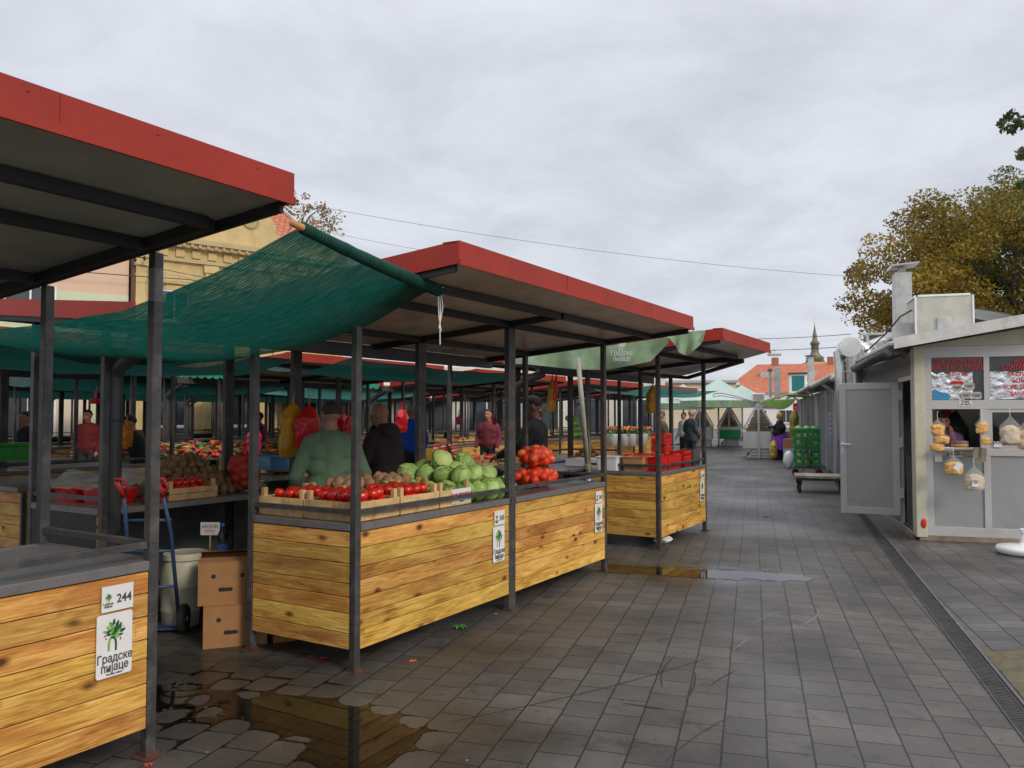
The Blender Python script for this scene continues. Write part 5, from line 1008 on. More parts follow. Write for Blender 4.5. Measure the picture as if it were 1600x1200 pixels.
def seenp(label, px, py0, d, rz, h=1.72, **k):
    p = PX(px, py0, d); return person(label, (p.x, p.y, 0), rz, h, vox=.020, **k)
seenp('woman with orange headscarf, black jacket and purple skirt beside the glass cart', 1219, 700, 28.6, R(60), 1.66, belly=.09, top=(.012,.012,.013), scarf=(.5,.25,.06), skirt=(.16,.03,.33), arms=[((-.25,.16,1.22),(-.2,.38,1.22)),((.25,.16,1.22),(.2,.38,1.2))])
seenp('grey haired man in a dark suit jacket walking right of the red crates', 1080, 690, 24, R(-60), 1.75, top=(.04,.05,.065), hair=(.35,.3,.25), coat=.75)
seenp('person in a white shirt half hidden behind the man in the suit', 1069, 690, 26, R(120), 1.68, top=(.6,.6,.6))
seenp('person in bright blue overalls at the far umbrella, left of the pair', 1181, 670, 42, 0, 1.75, top=(.03,.04,.35), legs=(.04,.05,.45))
seenp('person in bright blue overalls at the far umbrella, right of the pair', 1193, 670, 43, 0, 1.72, top=(.04,.08,.3), legs=(.03,.04,.5))
seenp('grey haired man in a vivid blue jacket deep between the steel posts', 643, 690, 14.5, R(20), 1.78, top=(.01,.10,.62), hair=(.3,.28,.26))
seenp('person in a red top standing in the dark market far left', 137, 690, 15.5, R(180), 1.70, top=(.15,.012,.015))
seenp('person with a red apron among the far vegetable tables left of the cabbage post', 763, 690, 17, R(160), 1.72, top=(.16,.02,.03))
seenp('man in an olive jacket beside the hanging yellow bag and flower pots', 1034, 690, 19, R(100), 1.70, top=(.07,.06,.035), hair=(.1,.07,.05))
seenp('shopper in dark clothes deep in the aisle at the far left', 40, 700, 13, R(150), 1.66, top=(.015,.015,.018))
seenp('bent dark figure behind the orange bag on the left', 222, 700, 11.5, R(130), 1.62, top=(.012,.014,.014), lean=.25)
seenp('dark haired shopper behind the brown coat man', 588, 690, 15, R(90), 1.66, top=(.012,.012,.012))
seenp('shopper in a dark pink jacket beyond the pepper display', 405, 690, 17, R(120), 1.66, top=(.22,.02,.09))

# ------------------------------------------------------------------ produce and things on the counters
def lumpy(r, seed, amp=.18, f=2.2, n=14, k=10):
    return MB().ell((0,0,0), r, n, k, fn=lambda p, q: q*(1+amp*noise.noise(p*f+Vector((seed,0,0)))))
tomm = mat('tomato_skin', (.62,.022,.010), .22, var=.15, scale=12, coat=.3); calm = flat('calyx', (.05,.13,.02))
def tomato(seed):
    b = MB().ell((0,0,0), (.043,.043,.036), 16, 10, fn=lambda p, q: q*(1-.18*max(0, p.z-.8)*5*.6)*(1+.03*math.cos(5*math.atan2(p.y,p.x))*abs(p.z)))
    for i in range(5): a = 2*PI*i/5+seed; b.add([(0,0,.032),(.009*math.cos(a-.5),.009*math.sin(a-.5),.035),(.022*math.cos(a),.022*math.sin(a),.036),(.009*math.cos(a+.5),.009*math.sin(a+.5),.035)], [(0,1,2,3)], 1)
    me = b.mesh('tomato', [tomm, calm], True); return me
TOM = [tomato(i) for i in range(3)]
potm = mat('potato_skin', (.27,.155,.075), .8, var=.25, scale=25, dirt=(.17,.10,.055), dsc=14, bump=.25, bscale=60)
POT = [lumpy((.052,.036,.032), i*3.3).mesh('potato', [potm], True) for i in range(4)]
potl = mat('pale_potato_skin', (.36,.21,.11), .8, var=.25, scale=25, dirt=(.2,.12,.06), dsc=14)
POTB = [lumpy((.062,.048,.042), i*5.1, .28).mesh('potato', [potl], True) for i in range(3)]
LIME = lumpy((.027,.027,.026), 2, .05).mesh('green_tomato', [mat('green_tomato', (.13,.30,.03), .25, coat=.3)], True)
def rr3(): return (rnd.uniform(0,6.28), rnd.uniform(0,6.28), rnd.uniform(0,6.28))
def item(nm, meshes, loc, label, cat, group, rot=None, sc=None):
    o = put(nm, rnd.choice(meshes) if isinstance(meshes, list) else meshes, None, loc, rot or rr3(), sc); return tag(o, label, cat, group)
def crate(label, u, v, Lx=.44, Ly=.45, H=.13, z=TOP, rz=0., sign=None):
    t = thing('wooden_crate', label, 'crate', W(u, v, z), MR+rz)
    for y in (0, Ly-.009):
        b = MB(); b.bbox(.0,Lx,y,y+.008,.006,H*.52,.002,0,rnd.random()).bbox(.0,Lx,y,y+.008,H*.56,H*.98,.002,0,rnd.random()); b.build('side_board', M['crate'], t)
    for x in (0, Lx-.009):
        b = MB(); b.bbox(x,x+.008,.010,Ly-.010,.006,H*.98,.002,0,rnd.random()); b.build('end_board', M['crate'], t)
    for x in (.01, Lx-.045):
        for y in (.0105, Ly-.0455): MB().bbox(x,x+.034,y,y+.034,.0,H+.055,.003,0,rnd.random()).build('corner_post', M['crate'], t)
    b = MB()
    for i in range(4): b.box(.01,Lx-.01,.012+i*(Ly-.02)/4,.012+(i+.85)*(Ly-.02)/4,.0,.005,0,rnd.random())
    b.build('base', M['crate'], t)
    if sign:
        o = MB().box(Lx-.26,Lx-.01,-.004,-.001,.02,H*.98).build('paper_label', M['white'], t); put('lettering', text_mesh(sign, .045, M['redtext'], bold=.0015), o, (Lx-.135,-.006,H*.5), FRONT); put('lettering', text_mesh('Beograd', .018, M['ink']), o, (Lx-.135,-.006,H*.22), FRONT)
    return t
def fill(nm, meshes, u, v, Lx, Ly, z, r, layers, label, cat, group, flatrot=False, jit=.3, skip=0.):
    for k in range(layers):
        nx, ny = max(1,int((Lx-k*r)/(2*r))), max(1,int((Ly-k*r)/(2*r)))
        for i in range(nx):
            for j in range(ny):
                if rnd.random() < skip: continue
                x = u+Lx/2+(i-(nx-1)/2)*2*r*1.02+rnd.uniform(-1,1)*r*jit; y = v+Ly/2+(j-(ny-1)/2)*2*r*1.02+rnd.uniform(-1,1)*r*jit
                item(nm, meshes, W(x, y, z+r*.9+k*r*1.45), label, cat, group, (rnd.uniform(-.6,.6),rnd.uniform(-.6,.6),rnd.uniform(0,6.3)) if flatrot else None, rnd.uniform(.85,1.12))
GT = 'ripe tomatoes in the corner crates of stall 243'
LT = 'round ripe red tomato among those filling the crates at the near corner of stall 243'
crate('wooden crate of tomatoes at the near outer corner of the stall 243 counter', .03, .03, sign=None)
crate('wooden crate of tomatoes second from the corner along the front of stall 243', .485, .03)
crate('wooden crate of small green fruit and potatoes carrying the red printed paper label', .94, .03, .40, .45, sign='KAR POMERC')
crate('wooden crate of tomatoes at the inner left corner of the stall 243 counter', .03, .49, .44, .42)
crate('wooden crate of pale potatoes behind the second tomato crate', .485, .49, .44, .42)
crate('wooden crate of pale potatoes next to the cabbages', .94, .49, .40, .42)
for (u, v) in ((.05,.06),(.505,.06)): fill('tomato', TOM, u, v, .38, .38, TOP+.06, .042, 2, LT, 'tomato', GT, True)
fill('tomato', TOM, .05, .52, .38, .35, TOP+.05, .042, 2, LT, 'tomato', GT, True)
fill('tomato', TOM, .96, .07, .12, .30, TOP+.06, .036, 1, LT, 'tomato', GT, True)
GP = 'pale potatoes in the crates of stall 243'; LP_ = 'pale brown potato heaped in the rear crates between the tomatoes and the cabbages'
fill('potato', POTB, .505, .52, .38, .36, TOP+.05, .050, 2, LP_, 'potato', GP); fill('potato', POTB, .96, .50, .36, .38, TOP+.05, .050, 2, LP_, 'potato', GP)
fill('potato', POTB, 1.20, .10, .14, .34, TOP+.06, .045, 1, LP_, 'potato', GP)
fill('green_tomato', LIME, 1.07, .08, .15, .34, TOP+.09, .028, 1, 'small green fruit lying in the crate with the red printed paper label', 'fruit', 'small green fruit in the labelled crate')
# cabbages
cbm = bpy.data.materials.new('cabbage_leaf'); cbm.use_nodes = True; nt = cbm.node_tree; p = nt.nodes['Principled BSDF']; tc = N(nt, 'ShaderNodeTexCoord'); oi = N(nt, 'ShaderNodeObjectInfo')
vo = N(nt, 'ShaderNodeTexVoronoi', feature='DISTANCE_TO_EDGE'); mp = N(nt, 'ShaderNodeMapping'); mp.inputs['Scale'].default_value = (1,1,.45); L(nt, tc.outputs['Object'], mp.inputs[0]); L(nt, mp.outputs[0], vo.inputs['Vector']); vo.inputs['Scale'].default_value = 32
mr = N(nt, 'ShaderNodeMapRange'); L(nt, vo.outputs['Distance'], mr.inputs[0]); mr.inputs[1].default_value = 0; mr.inputs[2].default_value = .07; mr.inputs[3].default_value = .75; mr.inputs[4].default_value = 0
no = N(nt, 'ShaderNodeTexNoise'); L(nt, tc.outputs['Object'], no.inputs['Vector']); no.inputs['Scale'].default_value = 9; at = N(nt, 'ShaderNodeAttribute', attribute_name='tone')
ad = N(nt, 'ShaderNodeMath', operation='MULTIPLY_ADD'); L(nt, no.outputs[0], ad.inputs[0]); ad.inputs[1].default_value = .8; L(nt, at.outputs['Fac'], ad.inputs[2]); ad2 = N(nt, 'ShaderNodeMath', operation='MULTIPLY_ADD'); L(nt, oi.outputs['Random'], ad2.inputs[0]); ad2.inputs[1].default_value = .35; L(nt, ad.outputs[0], ad2.inputs[2])
cr = N(nt, 'ShaderNodeValToRGB'); mq = N(nt, 'ShaderNodeMapRange'); L(nt, ad2.outputs[0], mq.inputs[0]); mq.inputs[1].default_value = .55; mq.inputs[2].default_value = 1.4; L(nt, mq.outputs[0], cr.inputs[0]); cr.color_ramp.elements[0].position = .0; cr.color_ramp.elements[0].color = (.12,.30,.025,1); cr.color_ramp.elements[1].position = 1.25; cr.color_ramp.elements[1].color = (.48,.64,.20,1)
cr.color_ramp.elements[1].position = 1.0
mi = N(nt, 'ShaderNodeMix', data_type='RGBA'); L(nt, mr.outputs[0], mi.inputs[0]); L(nt, cr.outputs[0], mi.inputs[6]); mi.inputs[7].default_value = (.60,.74,.36,1); L(nt, mi.outputs[2], p.inputs['Base Color']); p.inputs['Roughness'].default_value = .45
bu = N(nt, 'ShaderNodeBump'); bu.inputs['Strength'].default_value = .5; bu.inputs['Distance'].default_value = .006; L(nt, mr.outputs[0], bu.inputs['Height']); L(nt, bu.outputs[0], p.inputs['Normal'])
def cabbage(seed):
    rg = random.Random(seed); b = MB(); b.ell((0,0,0), (.092,.092,.078), 22, 14, fn=lambda p, q: q*(1+.05*noise.noise(p*2+Vector((seed,0,0)))), t=.35)
    for i in range(6):
        a0 = i*2*PI/6*1.7+rg.random(); tilt = rg.uniform(.2,1.1); Mx = Matrix.Rotation(a0,3,'Z') @ Matrix.Rotation(tilt,3,'X'); off = 1.03+.02*i; w_ = rg.uniform(.75,1.0); tn = rg.uniform(.1,.9)
        def lf(a, c, Mx=Mx, off=off, w_=w_, i=i):
            th_ = (c-.05)*1.75; ph = (a-.5)*2.2*w_*math.sin(PI*min(1,max(.06,c*.88+.10))); edge = max(0, abs(a-.5)*2-.82)*.14+max(0, c-.88)*.5
            r_ = off*(1+edge)+.012*math.sin(a*19+i)*(abs(a-.5)*2)**2
            d = Vector((math.sin(ph)*math.cos(th_-.85), math.sin(th_-.85), math.cos(ph)*math.cos(th_-.85))); d = Mx @ d; return (d.x*.092*r_, d.y*.092*r_, d.z*.080*r_)
        b.grid(lf, 12, 10, 0, tn)
    return b.mesh('cabbage', [cbm], True)
CAB = [cabbage(i+1) for i in range(4)]
LC = 'round green cabbage in the big heap on the counter of stall 243'; GC = 'cabbages heaped on stall 243'
def cab(u, v, z, s=1., l=LC, g=GC): item('cabbage', CAB, W(u, v, z), l, 'cabbage', g, (rnd.uniform(-1.2,1.2),rnd.uniform(-1.2,1.2),rnd.uniform(0,6.3)), s)
for i in range(4):
    for j in range(5): cab(1.36+i*.172+rnd.uniform(-.018,.018), .10+j*.175+rnd.uniform(-.012,.012), TOP+.075, rnd.uniform(.86,1.02))
for i in range(3):
    for j in range(4): cab(1.45+i*.178+rnd.uniform(-.02,.02), .20+j*.178+rnd.uniform(-.01,.01), TOP+.195+rnd.uniform(-.01,.01), rnd.uniform(.84,1.06))
cab(1.60,.50,TOP+.295,1.03); cab(1.78,.40,TOP+.285,.9)
for v in (.16,.36,.6): cab(2.04, v, TOP+.075, rnd.uniform(.88,1))
# red net sacks of onions
onm = mat('onion_skin', (.72,.17,.03), .35, var=.25, scale=16, coat=.2); rnet = bpy.data.materials.new('red_sack_net'); rnet.use_nodes = True; nt = rnet.node_tree; p = nt.nodes['Principled BSDF']; p.inputs['Base Color'].default_value = (.85,.03,.02,1); p.inputs['Roughness'].default_value = .5
tc = N(nt, 'ShaderNodeTexCoord'); mp = N(nt, 'ShaderNodeMapping'); mp.inputs['Rotation'].default_value = (.78,.6,.78); L(nt, tc.outputs['Object'], mp.inputs[0]); ck = N(nt, 'ShaderNodeTexNoise'); L(nt, mp.outputs[0], ck.inputs['Vector']); ck.inputs['Scale'].default_value = 160
mr = N(nt, 'ShaderNodeMapRange'); L(nt, ck.outputs[0], mr.inputs[0]); mr.inputs[1].default_value = .42; mr.inputs[2].default_value = .52; mr.inputs[3].default_value = .12; mr.inputs[4].default_value = .72; tp = N(nt, 'ShaderNodeBsdfTransparent'); mx = N(nt, 'ShaderNodeMixShader'); L(nt, mr.outputs[0], mx.inputs[0]); L(nt, tp.outputs[0], mx.inputs[1]); L(nt, p.outputs[0], mx.inputs[2]); L(nt, mx.outputs[0], nt.nodes['Material Output'].inputs[0])
def sack(label, u, v, z, dims, r, m, cat='sack', n=60, seed=0, rz=0, upright=False, content='onion'):
    rg = random.Random(seed); t = thing('net_sack', label, cat, W(u, v, z), MR+rz); a, b_, c = dims; P = []; S = MB(); tries = 0
    while len(P) < n and tries < 4000:
        tries += 1; q = Vector((rg.uniform(-1,1), rg.uniform(-1,1), rg.uniform(-1,1)))
        l = (abs(q.x)**2.6+abs(q.y)**2.6+abs(q.z)**2.6)
        if l > 1 or l < .35: continue
        p = Vector((q.x*(a-r), q.y*(b_-r), c+q.z*(c-r)))
        if all((p-o).length > r*1.45 for o in P): P.append(p)
    base = lumpy((r,r,r*.92), seed, .06).mesh(content, [m], True)
    for p in P: put(content, base, t, p, (rg.uniform(-1,1),rg.uniform(-1,1),rg.uniform(0,6)), rg.uniform(.92,1.1))
    net = MB()
    for p in P: net.ell(p, (r*1.12,r*1.12,r*1.06), 10, 8)
    nm_ = rem(net, r*.30, 1); nm_.materials.append(rnet); put('netting', nm_, t); net = MB()
    # a neck knot
    if upright: net.tube([(0,0,2*c-.02),(.01,0,2*c+.03),(.03,0,2*c+.08)], [.05,.018,.03], 8)
    else: net.tube([(a-.02,0,c),(a+.03,0,c+.01),(a+.07,0,c-.01)], [.04,.015,.03], 8)
    net.build('knot', rnet, t, smooth=True); return t
sack('bright red net sack of onions, the lower of two at the number 242 counter', 2.84, .30, TOP-.005, (.29,.20,.105), .043, onm, n=55, seed=3)
sack('bright red net sack of onions lying on top of another at the number 242 counter', 2.86, .30, TOP+.185, (.265,.18,.11), .043, onm, n=55, seed=8, rz=.2)
# potato heap and goods on the backing stall
GH = 'brown potatoes heaped on the backing stall'; LH = 'earthy brown potato in the tall heap left of the red mesh sack'
for k in range(6):
    ax, ay = .46-k*.062, .34-k*.055; st_ = .088
    nx, ny = int(2*ax/st_)+1, int(2*ay/.068)+1
    for i in range(nx):
        for j in range(ny):
            x = -ax+2*ax*(i+.5)/nx; y = -ay+2*ay*(j+.5)/ny
            if (x/ax)**2*.8+(y/ay)**2*.7 > 1.05: continue
            if k < 4 and abs(x) < ax-.17 and abs(y) < ay-.15: continue
            item('potato', POT, W(.72+x+rnd.uniform(-.015,.015), 2.63+y+rnd.uniform(-.012,.012), TOP+.035+k*.054), LH, 'potato', GH, None, rnd.uniform(.85,1.15))
sack('faded red mesh sack of potatoes standing between the potato heap and the blue basket', 1.10, 2.32, TOP, (.16,.13,.175), .045, mat('sack_potato', (.36,.16,.09), .7), n=50, seed=5, upright=True, content='potato')
crate('small wooden crate of tomatoes in front of the potato heap', .22, 2.14, .46, .30, .10)
fill('tomato', TOM, .24, 2.16, .40, .25, TOP+.05, .036, 2, 'red tomato in the small crate in front of the potato heap', 'tomato', 'tomatoes in the small crate by the potato heap', True)
bw = thing('red_bowl', 'red bowl with a black rim left of the small tomato crate', 'bowl', W(.12,2.18,TOP), MR)
MB().lathe([(.085,0),(.10,.05),(.102,.055)], 24).build('bowl', flat('red_plastic', (.55,.015,.012), .3), bw, smooth=True); MB().lathe([(.106,.055),(.108,.075),(.09,.078),(.085,.066)], 24).build('rim', M['black'], bw)
M['rplast'] = mat('bright_red_plastic', (.66,.014,.010), .28, var=.08, coat=.2)
def tub(label, u, v, z, a, b_, h, m, rz=0, lid=None, name='plastic_tub', hollow=True):
    t = thing(name, label, 'tub', W(u, v, z), MR+rz); b = MB(); tp_ = 1.06
    O = [(-a/2,-b_/2),(a/2,-b_/2),(a/2,b_/2),(-a/2,b_/2)]
    def ring(s, z_, r_=.03):
        P = []
        for (x, y), a0 in zip(((a/2*s-r_,b_/2*s-r_),(-a/2*s+r_,b_/2*s-r_),(-a/2*s+r_,-b_/2*s+r_),(a/2*s-r_,-b_/2*s+r_)), (0,90,180,270)):
            for k in range(4): g_ = R(a0+k*30); P.append((x+r_*math.cos(g_), y+r_*math.sin(g_), z_))
        return P
    rs = [ring(.92,0), ring(1,h), ring(1.05,h), ring(1.05,h+.008), ring(.97,h+.008), ring(.89,.012)]; V = sum(rs, []); n = 16
    F = [(i*n+j,i*n+(j+1)%n,(i+1)*n+(j+1)%n,(i+1)*n+j) for i in range(5) for j in range(n)]+[tuple(range(n-1,-1,-1)), tuple(5*n+j for j in range(n))]
    b.add(V, F); b.build('shell', m, t); return t
tub('red plastic bin under clear film, the left one on the backing stall', -.06, 2.86, TOP, .30, .30, .10, M['rplast']); tub('red plastic bin under clear film, the right one on the backing stall', -.03, 2.52, TOP, .30, .30, .10, M['rplast'])
flm = bpy.data.materials.new('clear_film'); flm.use_nodes = True; nt = flm.node_tree; p = nt.nodes['Principled BSDF']; p.inputs['Base Color'].default_value = (.55,.55,.5,1); p.inputs['Roughness'].default_value = .15; p.inputs['Alpha'].default_value = .35
fm = MB().grid(lambda a, b: (-.26+.55*a, 2.14+.95*b, TOP+.115+.11*math.sin(PI*a)*(.4+.6*b)+.035*noise.noise(Vector((a*6,b*7,2)))+.10*math.exp(-((a-.6)**2+(b-.25)**2)*18)), 40, 50)
tag(fm.build('plastic_film', flm, loc=W(0,0), rz=MR), 'crumpled clear plastic film spread over the red bins', 'plastic film')
# scale, basket, green bags
sc_ = thing('market_scale', 'beige electronic market scale under the blue basket', 'scale', W(1.55,2.36,TOP+.075), MR-R(8))
MB().bbox(-.17,.17,-.12,.14,.0,.05,.015).prism([(-.165,-.12,.05),(.165,-.12,.05),(.165,-.03,.085),(-.165,-.03,.085)], (0,.012,0)).build('case', mat('beige_plastic', (.42,.40,.28), .5, var=.08), sc_)
for i in range(3): MB().add([(-.12+i*.085,-.121,.056),(-.05+i*.085,-.121,.056),(-.05+i*.085,-.075,.0745),(-.12+i*.085,-.075,.0745)], [(0,1,2,3)]).build('display', M['black'], sc_)
MB().bbox(-.15,.15,-.02,.13,.088,.098,.004).build('tray', M['zinc'], sc_)
bs = thing('blue_basket', 'blue slatted plastic basket standing on the market scale', 'basket', W(1.56,2.42,TOP+.175), MR)
bl = MB(); a, b_, h = .19, .14, .12
for z, hh in ((0,.012),(.085,.03)):
    for y in (-b_, b_-.008): bl.bbox(-a,a,y,y+.008,z,z+hh,.002)
    for x in (-a, a-.008): bl.bbox(x,x+.008,-b_+.009,b_-.009,z,z+hh,.002)
for i in range(20):
    x = -a+.01+i*(2*a-.03)/19
    for y in (-b_+.001, b_-.007): bl.box(x,x+.008,y,y+.005,.012,.085)
for i in range(14):
    y = -b_+.014+i*(2*b_-.036)/13
    for x in (-a+.001, a-.007): bl.box(x,x+.005,y,y+.008,.012,.085)
bl.box(-a+.01,a-.01,-b_+.01,b_-.01,.0,.004); bl.build('slats', mat('blue_plastic', (.15,.42,.75), .4, var=.1), bs); MB().bbox(-a-.008,a+.008,-b_-.008,-b_-.001,.105,.12,.002).bbox(-a-.008,a+.008,b_+.001,b_+.008,.105,.12,.002).bbox(-a-.008,-a-.001,-b_,b_,.105,.12,.002).bbox(a+.001,a+.008,-b_,b_,.105,.12,.002).build('rim', mat('blue_plastic_rim', (.10,.32,.60), .4), bs)
gb = MB()
for i in range(5): gb.grid(lambda a, b: (1.40+.27*a+.01*math.sin(i*2), 2.22+.24*b, TOP+.006+i*.014+.006*noise.noise(Vector((a*6,b*6,i*5)))), 14, 10)
tag(gb.build('folded_bags', flat('pale_green_bag', (.13,.33,.24), .6), loc=W(0,0), rz=MR), 'stack of folded pale green bags under the scale', 'bags')
rn = MB().grid(lambda a, b: (.25+.22*a, 1.0+.1*0-.12*b+.02, TOP+.04+.05*math.sin(PI*a)*math.sin(PI*b)+.02*noise.noise(Vector((a*8,b*8,1)))), 16, 12)
# things between the two near stalls
br_ = thing('plastic_barrel', 'dirty cream plastic barrel with screw lid between the two nearest stalls', 'barrel', (-2.50,6.18,0))
MB().lathe([(.13,0),(.165,.03),(.172,.12),(.178,.13),(.172,.14),(.178,.30),(.184,.31),(.178,.32),(.175,.42),(.155,.47),(.152,.50)], 28).build('drum', mat('cream_plastic', (.50,.49,.38), .4, var=.12, scale=4, dirt=(.36,.34,.24), dsc=5), br_, smooth=True)
MB().lathe([(.158,.50),(.165,.505),(.165,.545),(.155,.552),(.145,.545),(.02,.545)], 28).build('lid', mat('cream_lid', (.55,.54,.44), .45, var=.1), br_); autosmooth(br_.children[-1])
sp_ = thing('price_sign', 'handwritten cardboard sign on a thin stick behind the cream barrel', 'sign', (-2.36,6.30,0))
MB().bar((0,0,.0),(0,0,.72),.01).build('stick', M['crate'], sp_); o = MB().box(-.075,.075,-.008,-.005,.66,.76).build('board', M['white'], sp_); put('lettering', text_mesh('КИСЕЛИ', .034, M['ink'], sx=.85), o, (0,-.0095,.715), FRONT); put('lettering', text_mesh('КУПУС', .03, M['redtext'], sx=.85), o, (0,-.0095,.68), FRONT)
# hand truck
HT = thing('hand_truck', 'blue hand truck with two red grips leaning beside the cream barrel', 'hand truck', (-2.62,5.92,0), R(8))
blue = mat('blue_paint', (.035,.075,.18), .45, var=.2, dirt=(.05,.05,.06), dsc=8); fr2 = MB()
for sx in (-1,1): fr2.tube([(sx*.17,0,.12),(sx*.15,-.16,.75),(sx*.13,-.30,1.04)], .014, 8)
for z, y in ((.35,-.06),(.62,-.13),(.85,-.2)): fr2.tube([(-.165,y,z),(.165,y,z)], .011, 8)
fr2.build('frame', blue, HT, smooth=True); MB().bbox(-.2,.2,-.0,.2,.02,.03,.003).build('toe_plate', blue, HT)
for sx in (-1,1):
    g2 = MB(); c0 = Vector((sx*.13,-.30,1.04)); g2.tube([c0+Vector(v) for v in ((0,0,0),(-.02,-.07,.09),(-.025,-.10,.12),(.03,-.11,.12),(.045,-.05,.05),(.01,.0,-.01))], .009, 8); g2.tube([c0+Vector((0,0,-.01)), c0+Vector((-.02,-.08,.10))], .02, 8); g2.build('grip', mat('red_grip', (.55,.04,.05), .5), HT, smooth=True)
    wl = MB(); wl.lathe([(.06,-.025),(.09,-.028),(.105,-.012),(.105,.012),(.09,.028),(.06,.025)], 24); w_ = wl.build('wheel', M['rubber'], HT); autosmooth(w_); w_.location = (sx*.21,-.02,.107); w_.rotation_euler = (0,R(90),0)
    MB().lathe([(.062,-.018),(.05,-.02),(.045,-.005),(.02,-.01),(.018,-.03),(.001,-.03),(.001,.03),(.018,.03),(.02,.01),(.045,.005),(.05,.02),(.062,.018)], 20).build('rim', M['zinc'], w_)
# cardboard boxes
M['card'] = mat('cardboard', (.36,.185,.075), .85, var=.15, scale=5, dirt=(.27,.13,.05), dsc=4); 
def carton(label, loc, rz, a, b_, h, red=False, open_=True):
    t = thing('cardboard_box', label, 'box', loc, rz); m = MB(); th_ = .005
    m.box(-a/2,a/2,-b_/2,-b_/2+th_,0,h).box(-a/2,a/2,b_/2-th_,b_/2,0,h).box(-a/2,-a/2+th_,-b_/2+th_,b_/2-th_,0,h).box(a/2-th_,a/2,-b_/2+th_,b_/2-th_,0,h).box(-a/2+th_,a/2-th_,-b_/2+th_,b_/2-th_,0,.005)
    m.build('walls', M['card'], t); f = MB(); f.prism([(-a/2,b_/2,h),(a/2,b_/2,h),(a/2,b_/2-.12,h+.035),(-a/2,b_/2-.12,h+.035)], (0,0,.003)); f.prism([(-a/2,-b_/2,h+.001),(a/2,-b_/2,h+.001),(a/2,-b_/2+.14,h+.012),(-a/2,-b_/2+.14,h+.012)], (0,0,.003)); f.build('flap', M['card'], t)
    for x in (-.11, .08): MB().prism([(x+.016*math.cos(R(g_)), -b_/2-.0015, h*.68+.016*math.sin(R(g_))) for g_ in range(0,360,30)], (0,.001,0)).build('air_hole', M['black'], t)
    ho = MB(); ho.prism([(-.03+.035*(1 if abs(g_-180) > 90 else -1)+.012*math.cos(R(g_)), -b_/2-.0015, h*.36+.014*math.sin(R(g_))) for g_ in range(0,360,30)], (0,.001,0)); ho.build('hand_hole', M['black'], t)
    if red: MB().box(a/2-.035,a/2+.001,-b_/2-.002,-b_/2-.0005,.02,h-.01).build('red_stripe', flat('orange_red_print', (.6,.07,.02)), t)
    return t
carton('upper cardboard banana box with a red stripe, stacked beside the barrel', (-2.02,5.80,.285), R(18), .42, .40, .29, True)
carton('lower crumpled cardboard box standing on the ground beside the barrel', (-1.98,5.78,0), R(20), .42, .40, .28)
carton('cardboard box on the ground under the side panel of stall 243', (-1.52,5.92,0), R(28), .5, .3, .11)
o = MB(); 
for i in range(9): o.bbox(0,.008,.0,.36,.02+i*.05,.05+i*.05,.002)
for y in (0,.17,.34): o.bbox(.009,.02,y,y+.02,.02,.47,.002)
o = o.build('black_crate', M['black'], loc=(-1.73,5.50,.16), rz=R(14)); tag(o, 'black plastic crate standing on edge against the stall 243 corner post', 'crate')
bt = thing('water_bottle', 'clear plastic water bottle with a blue label behind the cardboard boxes', 'bottle', (-2.20,6.12,.52), 0)
MB().lathe([(.03,0),(.036,.01),(.036,.10),(.033,.11),(.036,.12),(.036,.17),(.015,.215),(.013,.235)], 16).build('bottle', M['glass'], bt, smooth=True); MB().lathe([(.0365,.02),(.0365,.09)], 16).build('label', flat('blue_label', (.03,.13,.45)), bt); MB().lathe([(.015,.235),(.015,.255),(.001,.256)], 12).build('cap', flat('blue_cap', (.02,.1,.5)), bt)
o = MB().bbox(-.3,.3,-.18,.18,0,.515,.01).build('dark_box', M['black'], loc=(-2.12,6.3,0), rz=MR); tag(o, 'dark covered box under the water bottle', 'box')
o = lumpy((.13,.09,.03), 4, .3).build('rag', flat('grey_rag', (.2,.2,.16)), loc=(-2.0,6.22,.54), smooth=True); tag(o, 'crumpled grey rag on the dark box beside the bottle', 'rag')
# hanging carrier bags
def bag(label, loc, h, w_, m, seed=0, rz=None, m2=None):
    t = thing('carrier_bag', label, 'bag', loc, MR if rz is None else rz)
    def f(a, b):
        g_ = 2*PI*a; z = -h*b; ww = w_*(.16+.84*min(1,(b*3.2))**.7)*(1-.12*max(0,b-.85)*6); rr = 1+.22*noise.noise(Vector((math.cos(g_)*2, math.sin(g_)*2, b*5+seed)))
        return (ww*.5*math.cos(g_)*rr, ww*.28*math.sin(g_)*rr+.02*b, z)
    MB().grid(f, 28, 20).build('bag_body', m, t, smooth=True)
    MB().tube([(0,0,-.02),(0,0,.06),(.01,0,.10)], [.014,.006,.006], 6).build('handle', m, t); return t
by = mat('yellow_bag', (.62,.33,.015), .35, var=.15, scale=5, bump=.5, bscale=14); brd = mat('red_bag', (.66,.012,.015), .3, var=.15, scale=5, bump=.5, bscale=14); bo = mat('orange_bag', (.75,.25,.01), .35, bump=.4, bscale=14); bpk = mat('pink_bag', (.55,.03,.12), .35)
bag('yellow carrier bag hanging left of the red one behind the man in green', W(1.40,2.02,1.70), .48, .27, by, 1); bag('red carrier bag tied over the yellow one behind the man in green', W(1.46,1.88,1.68), .38, .27, brd, 4)
bag('red carrier bag hanging between the two men', W(3.0,2.9,1.60), .42, .28, brd, 7); bag('pinkish red bag hanging right of the bald man', PX(628,640,10), .28, .2, brd, 9)
bag('large mustard carrier bag hanging on a post of the last front stall', PX(1020,604,12.6), .42, .30, by, 11); bag('ochre bag hanging on the post beside the leaning pole', PX(863,592,10.8), .44, .16, by, 13); bag('small red bag hanging with the ochre one near the leaning pole', PX(869,590,10.6), .3, .09, brd, 15)
